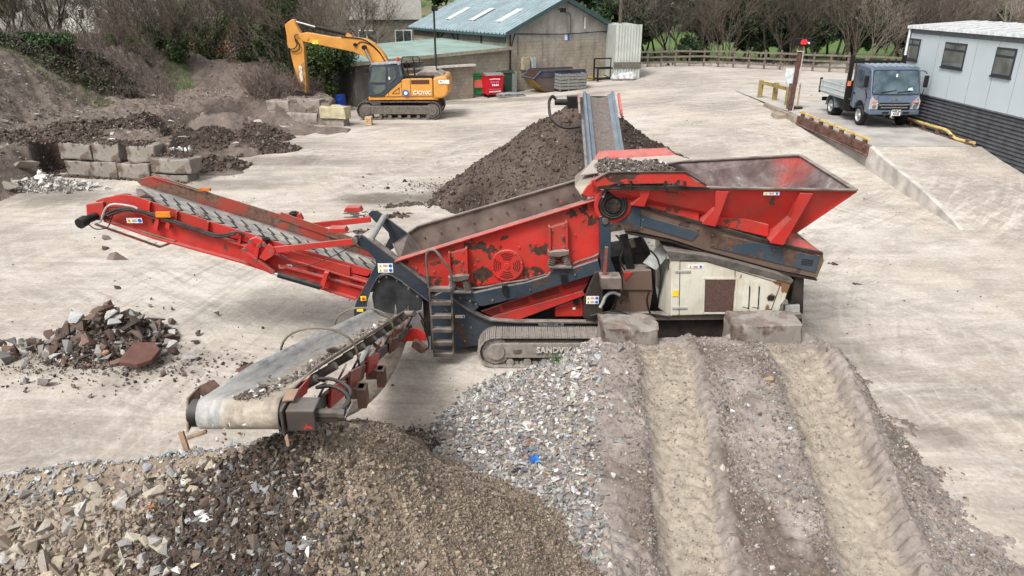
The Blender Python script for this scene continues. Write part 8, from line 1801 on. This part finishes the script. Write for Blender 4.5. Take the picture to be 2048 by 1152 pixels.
def leaf_mesh(name, centers, n, spread, size, cols_, wts=None, droop=0, elong=1.0, seedv=0):
    C = np.array([c[:] for c in centers]); k = rng.integers(0, len(C), n); u = rng.normal(0, 1, (n, 3)); u /= np.linalg.norm(u, axis=1, keepdims=True)+1e-9; P = C[k]+u*(rng.uniform(0, 1, (n, 1))**.6)*np.asarray(spread)
    s = size*rng.uniform(.6, 1.4, n); d1 = rng.normal(0, 1, (n, 3)); d1 /= np.linalg.norm(d1, axis=1, keepdims=True); d2 = np.cross(d1, rng.normal(0, 1, (n, 3))); d2 /= np.linalg.norm(d2, axis=1, keepdims=True)+1e-9
    a = d1*s[:, None]*.5*elong; b = d2*s[:, None]*.5
    V = np.stack([P-a, P+b*.8, P+a, P-b*.8], 1); F = (np.arange(n)*4)[:, None]+np.arange(4)[None]
    me = bpy.data.meshes.new(name); fast_mesh(me, V.reshape(-1, 3), F, 4); at_ = me.attributes.new('tint', 'FLOAT_COLOR', 'FACE')
    # clump-wise variation
    cl = pal(len(C), cols_, wts, .22)[k]*(1+rng.normal(0, .15, (n, 1))); cl = np.clip(cl, .004, .9)
    at_.data.foreach_set('color', np.concatenate([cl, np.ones((n, 1))], 1).astype(np.float32).reshape(-1)); return me
IVY = [(.028, .055, .014), (.045, .085, .02), (.02, .038, .012), (.07, .115, .03), (.035, .05, .02)]
PINE = [(.022, .042, .018), (.038, .065, .025), (.016, .03, .014), (.05, .08, .032)]
PROTO = {}
def proto(key, seed, mt, kind='bare', **kw):
    big, small, tips, limbs = grow(seed, **kw); d = dict(trunk=big.mesh('trunk', 6), mt=mt)
    d['trunk'].materials.append(BK[mt]); tw = small.mesh('twigs', 3); tw.materials.append(TWG[mt]); d['crown'] = tw
    if kind == 'ivy':
        cs = []; r_ = random.Random(seed)
        for p, q, ra in limbs:
            if ra > .022:
                for t_ in (0, .25, .5, .75): cs.append(p.lerp(q, t_)+Vector((r_.gauss(0, .12), r_.gauss(0, .12), 0)))
        lf = leaf_mesh('ivy', cs, 9000, .42, .13, IVY); lf.materials.append(M_leaf); d['leaf'] = ('ivy', lf)
    if kind == 'pine':
        cs = [t_ for t_ in tips]; lf = leaf_mesh('needles', cs, 12000, .45, .20, PINE, elong=1.8); lf.materials.append(M_leaf); d['leaf'] = ('needles', lf)
    if kind == 'bush':
        lf = leaf_mesh('leaves', tips, 6000, .3, .09, kw_b.get('c')); lf.materials.append(M_leaf); d['leaf'] = ('leaves', lf)
    PROTO[key] = d
proto('bareA', 3, 0, h=9, r0=.15, stems=1, spread=.5, kids=(6, 4, 3, 3, 3), first=.2, levels=5)
proto('bareB', 9, 1, h=8, r0=.10, stems=3, lean=.28, spread=.5, kids=(4, 3, 3, 3, 3), levels=5)
proto('bareC', 14, 2, h=10, r0=.15, stems=2, lean=.15, spread=.45, kids=(5, 3, 3, 3, 3), levels=5, upw=.6)
proto('bareD', 21, 3, h=7, r0=.08, stems=5, lean=.35, spread=.4, kids=(4, 3, 3, 2, 2), levels=5, upw=.5)
proto('ivyA', 31, 2, 'ivy', h=9, r0=.17, stems=2, lean=.18, spread=.5, kids=(6, 4, 4, 4, 2), levels=5)
proto('ivyB', 35, 1, 'ivy', h=8, r0=.15, stems=1, lean=.1, spread=.5, kids=(7, 5, 4, 3, 2), levels=5)
proto('pineA', 41, 2, 'pine', h=10, r0=.16, stems=1, spread=.62, kids=(10, 5, 3, 2, 2), levels=4, upw=.1, first=.45, short=.42)
proto('openA', 61, 2, h=10, r0=.13, stems=2, lean=.14, spread=.5, kids=(6, 4, 4, 3, 2), levels=4, upw=.5, first=.42)
proto('openB', 66, 1, h=9, r0=.10, stems=4, lean=.24, spread=.45, kids=(5, 4, 3, 3, 2), levels=4, upw=.6)
proto('scrub', 52, 3, h=3.0, r0=.03, stems=10, lean=.6, spread=.45, kids=(4, 4, 3, 2, 2), levels=4, upw=.4)
_seenlab = {}
def tree(key, x, y, z, s, rz, label, name='bare_tree', cat='tree', group=None):
    d = PROTO[key]; T_ = thing(name, label, cat, group); o = bpy.data.objects.new('trunk', d['trunk']); col.objects.link(o); o.parent = T_; o = bpy.data.objects.new('crown', d['crown']); col.objects.link(o); o.parent = T_
    if 'leaf' in d: o2 = bpy.data.objects.new(d['leaf'][0], d['leaf'][1]); col.objects.link(o2); o2.parent = T_
    place(T_, (x, y, z), rz, s); return T_
def tpx(key, px, Y, z, s, label, **k):
    d = ray(px, 60); x = d.x*Y/d.y; return tree(key, x, Y, z, s, rnd.uniform(0, 6.28), label, **k)
gl_ = dict(group='bare trees beyond the left bank')
for key, px, Y, z, s in [('bareC', 15, 44, 2.0, .8), ('bareA', 60, 47, 1.8, .8), ('bareC', 95, 46, 1.8, .85), ('bareB', 130, 52, 1, .9), ('bareA', 170, 48, 1.2, .8), ('bareB', 205, 46, 1.0, .75), ('bareA', 240, 52, .2, .95), ('bareC', 275, 49, .2, .95), ('openB', 300, 56, 0, 1.0), ('openA', 330, 60, -.5, 1.0), ('openB', 350, 50, -.3, .9), ('bareD', 255, 60, -.5, 1.0), ('openA', 190, 66, -.4, 1.1), ('openB', 70, 70, -.4, 1.1), ('openB', 400, 64, -.5, 1.2), ('bareA', 450, 60, -.5, 1.1), ('openA', 480, 70, -.5, 1.2), ('bareA', 520, 66, -.5, 1.1), ('bareC', 430, 76, -.5, 1.2), ('bareB', -40, 50, 1.5, .9), ('bareA', -90, 48, 1.5, .9)]:
    tpx(key, px, Y, z, s, 'leafless grey-brown tree standing beyond the earth bank on the left', **gl_)
tpx('ivyA', 388, 47, -.1, 1.0, 'large dark ivy-clad tree with several stems before the orange-brown bush', name='ivy_clad_tree')
tpx('ivyB', 245, 44, .8, .6, 'slender ivy-clad trunk at the end of the earth bank', name='ivy_clad_tree')
tpx('ivyB', 545, 50, -.2, 1.15, 'broad ivy-covered tree directly left of the excavator boom', name='ivy_clad_tree')
tpx('ivyA', 515, 54, -.2, 1.05, 'ivy-covered tree behind the broad one, left of the excavator', name='ivy_clad_tree')
tpx('ivyB', 600, 47.5, -.3, .8, 'ivy-smothered tree behind the excavator stick', name='ivy_clad_tree')
tpx('ivyA', 640, 49, -.3, .62, 'low ivy-smothered tree against the dark rendered wall', name='ivy_clad_tree')
for key, px, Y, s in [('bareA', 640, 58, 1.0), ('bareB', 690, 60, 1.05), ('bareC', 720, 62, 1.0), ('bareA', 740, 66, 1.0), ('bareA', 675, 54, .85), ('bareB', 590, 62, 1.1), ('bareD', 620, 70, 1.3), ('bareA', 570, 72, 1.2)]:
    tpx(key, px, Y, -.3, s, 'wide-spreading leafless tree behind the excavator boom', group='bare trees behind the excavator')
for i in range(18):
    px = 1250+i*33+rnd.uniform(-10, 10); Y = rnd.uniform(59, 65)-(px-1250)*.012; key = rnd.choice(['openA', 'openB', 'openA', 'openB', 'bareA'])
    tpx(key, px, Y, .5, rnd.uniform(.75, 1.1), 'bare tree in the row directly behind the timber fence', group='bare trees behind the fence')
for i in range(30):
    px = 1240+i*23+rnd.uniform(-10, 10); Y = rnd.uniform(108, 120); key = rnd.choice(['openA', 'openB', 'bareC', 'bareA'])
    tpx(key, px, Y, .5, rnd.uniform(1.2, 1.7), 'bare tree at the far side of the green field', group='bare trees beyond the field')
for i, (px, Y, s) in enumerate([(1290, 64, 1.0), (1400, 66, .9), (1470, 60, .9), (1500, 62, 1.0), (1545, 64, 1.0), (1620, 60, .85), (1700, 62, .8), (1760, 66, .95), (1830, 72, 1.0), (1900, 76, 1.0), (1335, 70, 1.1), (1960, 80, .9), (1260, 66, 1.0), (1660, 70, 1.1), (1380, 60, .45), (1580, 68, 1.1)]):
    tpx('pineA', px, Y, .4, s, 'dark green pine standing among the bare trees behind the fence', name='pine_tree', group='pines behind the fence')
for i in range(14):
    px = 1810+i*22; Y = rnd.uniform(62, 90); tpx(rnd.choice(['bareB', 'bareD', 'bareA']), px, Y, .5, rnd.uniform(.8, 1.2), 'bare tree behind the pale site cabin', group='bare trees behind the cabin')
# far belt of trees over the hills
for i in range(46):
    px = -60+i*47+rnd.uniform(-15, 15); Y = rnd.uniform(122, 160)
    if 60 < px < 340 and rnd.random() < .7: continue
    tpx(rnd.choice(['bareA', 'bareB', 'pineA', 'bareD', 'ivyB', 'pineA']), px, Y, .5, rnd.uniform(1.3, 2.0), 'distant tree in the wooded belt at the top of the picture', name='distant_tree', group='distant trees')
# orange-brown bush behind the ivy tree
cs = [Vector((rnd.gauss(0, 1.5), rnd.gauss(0, 1.0), abs(rnd.gauss(1.6, 1.1)))) for _ in range(220)]
me = leaf_mesh('leaves', cs, 13000, .5, .10, [(.24, .105, .04), (.19, .08, .035), (.30, .14, .05), (.12, .06, .03)]); me.materials.append(M_leaf)
OB = thing('orange_bush', 'large orange-brown bush behind the ivy-clad tree', 'bush'); o = bpy.data.objects.new('leaves', me); col.objects.link(o); o.parent = OB; bs_ = bpy.data.objects.new('stems', PROTO['scrub']['crown']); col.objects.link(bs_); bs_.parent = OB; d = ray(395, 120); place(OB, (d.x*53/d.y, 53, -.3), 0, 1.15)
# scrub: thicket of thin bare stems as one mass
def thicket(name, label, pts, hmin, hmax, n, m, per=5):
    tb = TwigBuf()
    for i in range(n):
        x, y, z = pts(); h = rnd.uniform(hmin, hmax)
        p = Vector((x, y, z)); d = Vector((rnd.gauss(0, .35), rnd.gauss(0, .35), 1)).normalized()
        for k in range(3):
            q = p+d*h/3; tb.add(p, q, .014*(1-k*.25), .012*(1-k*.3)); 
            for j in range(per//3+1):
                e = (d+Vector((rnd.gauss(0, .6), rnd.gauss(0, .6), rnd.gauss(0, .3)))).normalized(); tb.add(q, q+e*h*.35, .008, .004)
            d = (d+Vector((rnd.gauss(0, .3), rnd.gauss(0, .3), -.1))).normalized(); p = q
    me = tb.mesh(name, 3); o = link_mesh(name, me, m); return tag(o, label, 'undergrowth', kind='stuff')
def bz(x, y): return max(bank_t(x, y), 0)-.05
def p_left():
    while True:
        px = rnd.uniform(-120, 330); Y = rnd.uniform(38, 46); d = ray(px, 90); x = d.x*Y/d.y
        if rnd.random() < .8 or px < 240: return x, Y, bz(x, Y)
thicket('bramble_thicket', 'brown-purple tangle of bare brambles on top of the earth bank', p_left, .4, 1.1, 1500, TWG[3])
def p_mid():
    px = rnd.uniform(300, 700); Y = rnd.uniform(43, 58); d = ray(px, 90); return d.x*Y/d.y, Y, -.3
thicket('scrub_thicket', 'bare scrub filling the gap between the bank and the lean-to', p_mid, .6, 1.9, 1000, TWG[1])
def p_right():
    px = rnd.uniform(1235, 1980); Yf = 58.5+(px-1268)/532*-7; Y = rnd.uniform(Yf, Yf+6); d = ray(px, 90); return d.x*Y/d.y, Y, .6
thicket('hedge_undergrowth', 'dense bare undergrowth behind the timber fence', p_right, .4, 1.1, 900, TWG[1])
def p_far():
    px = rnd.uniform(-100, 2150)
    if 0 < px < 330 and rnd.random() < .75: px += 400
    Y = rnd.uniform(112, 150); d = ray(px, 60); return d.x*Y/d.y, Y, -.5
thicket('far_scrub', 'far brown scrub between the distant trees', p_far, 1.5, 4.0, 2400, TWG[0])
# pale shrub at the bank's right shoulder
tpx('scrub', 540, 40.5, .6, .9, 'pale leafless shrub on the bank shoulder beside the excavator stick', name='bare_shrub', cat='shrub'); tpx('scrub', 500, 41, .8, .8, 'pale leafless shrub on the bank shoulder, left of its twin', name='bare_shrub', cat='shrub'); tpx('scrub', 585, 42, .3, .75, 'small leafless shrub under the excavator stick', name='bare_shrub', cat='shrub')
# ivy and evergreen cover
cs = []
for _ in range(700):
    px = rnd.uniform(-120, 262); Y = rnd.uniform(36.9, 39.6)+max(0, (px-120))*.012; d = ray(px, 100); x = d.x*Y/d.y; cs.append(Vector((x, Y, bz(x, Y)+rnd.uniform(.0, .4))))
me = leaf_mesh('bramble_cover', cs, 15000, (.45, .35, .2), .11, [(.045, .055, .03), (.06, .07, .038), (.09, .085, .055), (.05, .042, .032), (.09, .07, .055), (.055, .075, .03)]); o = link_mesh('bramble_cover', me, M_leaf); tag(o, 'dark green ivy and bramble leaves spread over the top of the earth bank', 'ground cover', kind='stuff')
cs = [Vector((ray(55, 90).x*37.5/ray(55, 90).y+rnd.gauss(0, .8), 38.6+rnd.gauss(0, .4), bz(-24.5, 38.6)+rnd.uniform(.1, .55))) for _ in range(60)]
me = leaf_mesh('leaves', cs, 5000, .3, .11, [(.04, .075, .03), (.06, .105, .04), (.03, .055, .022)]); o = link_mesh('evergreen_shrub', me, M_leaf); tag(o, 'round green shrub rising above the brambles on the bank', 'shrub')
cs = []
for _ in range(520):
    px = rnd.uniform(590, 705); py = rnd.uniform(95, 235); Y = rnd.uniform(43.2, 45.5); p = at(px, py, Y)
    if p.z < -.1 or (px > 665 and py > 130) or (px > 640 and py > 200): continue
    cs.append(p)
me = leaf_mesh('ivy_mass', cs, 24000, .55, .13, IVY); o = link_mesh('ivy_mass', me, M_leaf); tag(o, 'dense dark ivy hanging over the left end of the lean-to', 'ivy', kind='stuff')
# grass tuft on the gravel, grass by the bank
def blades(name, label, pts, n, h, cols_, kind='stuff', cat='grass'):
    P = []; 
    V = []; F = []; C = []
    for i in range(n):
        x, y, z = pts(); a = rnd.uniform(0, 6.28); w_ = h*.05; hh = h*rnd.uniform(.5, 1.1); lx, ly = rnd.gauss(0, .4)*hh, rnd.gauss(0, .4)*hh; b = len(V)
        V += [(x-math.cos(a)*w_, y-math.sin(a)*w_, z), (x+math.cos(a)*w_, y+math.sin(a)*w_, z), (x+lx+math.cos(a)*w_*.2, y+ly+math.sin(a)*w_*.2, z+hh), (x+lx, y+ly, z+hh)]; F.append((b, b+1, b+2, b+3)); C.append(rnd.choice(cols_))
    me = bpy.data.meshes.new(name); fast_mesh(me, np.array(V), np.array(F), 4); a_ = me.attributes.new('tint', 'FLOAT_COLOR', 'FACE'); a_.data.foreach_set('color', np.array([(*c, 1) for c in C], np.float32).reshape(-1)); o = link_mesh(name, me, M_leaf); return tag(o, label, cat, kind=kind)
gp = surf(1118, 722, ramp_h); blades('grass_tuft', 'small green tuft of grass growing from the gravel beside the crawler track', lambda: (gp.x+rnd.gauss(0, .06), gp.y+rnd.gauss(0, .05), gp.z-.02), 140, .14, [(.06, .13, .04), (.09, .17, .06), (.04, .09, .03)], kind='thing', cat='grass tuft')
def p_g():
    px = rnd.uniform(-120, 215); Y = rnd.uniform(36.0, 37.4); d = ray(px, 130); x = d.x*Y/d.y; return x, Y, bz(x, Y)
blades('bank_grass', 'bright green grass along the upper edge of the earth bank', p_g, 7000, .18, [(.09, .15, .035), (.12, .19, .05), (.07, .10, .035), (.12, .11, .07)])
def p_g2():
    px = rnd.uniform(332, 385); Y = rnd.uniform(43, 46); d = ray(px, 160); x = d.x*Y/d.y; return x, Y, max(0, bz(x, Y))
blades('verge_grass', 'patch of bright grass at the foot of the ivy-clad tree', p_g2, 1500, .25, [(.09, .2, .03), (.13, .26, .05)])
# ================================================================ far hills and houses
t = NT('hills'); n1 = t.noise(.018, 5, .6); n2 = t.noise(.12, 7, .7)
c = t.ramp(n1, [(.36, (.10, .085, .07)), (.46, (.075, .08, .05)), (.52, (.10, .15, .05)), (.58, (.17, .16, .10)), (.68, (.11, .095, .085))]); c = t.mix(1.0, c, t.ramp(n2, [(.3, .5), (.7, 1.4)]), 'MULTIPLY'); M_hill = t.done(c, .95, 0, t.bump(n2, .9, 1.5), spec=.1)
def hill_h(X, Y): return -1.0+70*ss((Y-150)/330)*(.55+.5*fbm(X*.006, Y*.006, 4, 160)+.35)+6*fbm(X*.02, Y*.02, 4, 161)*ss((Y-150)/80)+16*ss((X-45)/60)*ss((Y-62)/50)
tag(grid_mesh('hills', np.linspace(-420, 420, 160), np.linspace(110, 620, 120), hill_h, M_hill), kind='structure')
t = NT('quarry_slope'); n1 = t.noise(.25, 6, .65); c = t.ramp(n1, [(.38, (.12, .20, .05)), (.48, (.22, .18, .13)), (.6, (.32, .26, .2)), (.7, (.16, .13, .1))]); M_q = t.done(c, .95, 0, t.bump(n1, .8, .5), spec=.1)
tag(grid_mesh('quarry_hillside', np.linspace(32, 110, 60), np.linspace(66, 130, 50), lambda X, Y: -1.5+24*ss((X-36-.1*(Y-66))/50)*ss((Y-62)/40)+1.5*fbm(X*.15, Y*.15, 4, 170), M_q), kind='structure')
for k, (px, py, Y, W_, lb) in enumerate([(122, 12, 150, 12, 'small white house glimpsed between the bare trees, largest of the distant ones'), (175, 24, 140, 9, 'small white house glimpsed lower right of the largest distant one'), (20, 26, 160, 14, 'long pale building at the top left edge'), (285, 8, 165, 9, 'white cottage among the distant dark trees'), (70, 20, 170, 12, 'pale cottage left of the largest distant white house')]):
    p = at(px, py, Y); HH = thing('distant_house', lb, 'house'); MB().bb(-W_/2, W_/2, -3, 3, -3, 3.2).build('wall', m_plain('whitewash', (.62, .62, .6), .8, var=.1), HH); MB().prism([P_(-W_/2-.3, -3.3, 3.1), P_(-W_/2-.3, 0, 5.2), P_(-W_/2-.3, 3.3, 3.1)], (W_+.6, 0, 0)).build('roof', m_plain('slate', (.2, .2, .21), .8), HH)
    for x in (-W_*.3, 0, W_*.3): MB().bb(x-.4, x+.4, -3.03, -3.0, .5, 1.9).build('window', P_blk, HH)
    place(HH, (p.x, p.y, p.z-1.5), R(rnd.uniform(-15, 15)))
# pale poles among the trees on the right
for px, y0, y1, Y in ((1341, 5, 62, 74),):
    a, b = at(px, y1, Y), at(px, y0, Y); o = MB().cyl((a.x, a.y, 0), (a.x, a.y, b.z), .09, 8).build('pale_pole', m_plain('pale_pole_paint', (.6, .6, .58), .6)); tag(o, 'thin pale pole standing among the trees behind the fence', 'pole')
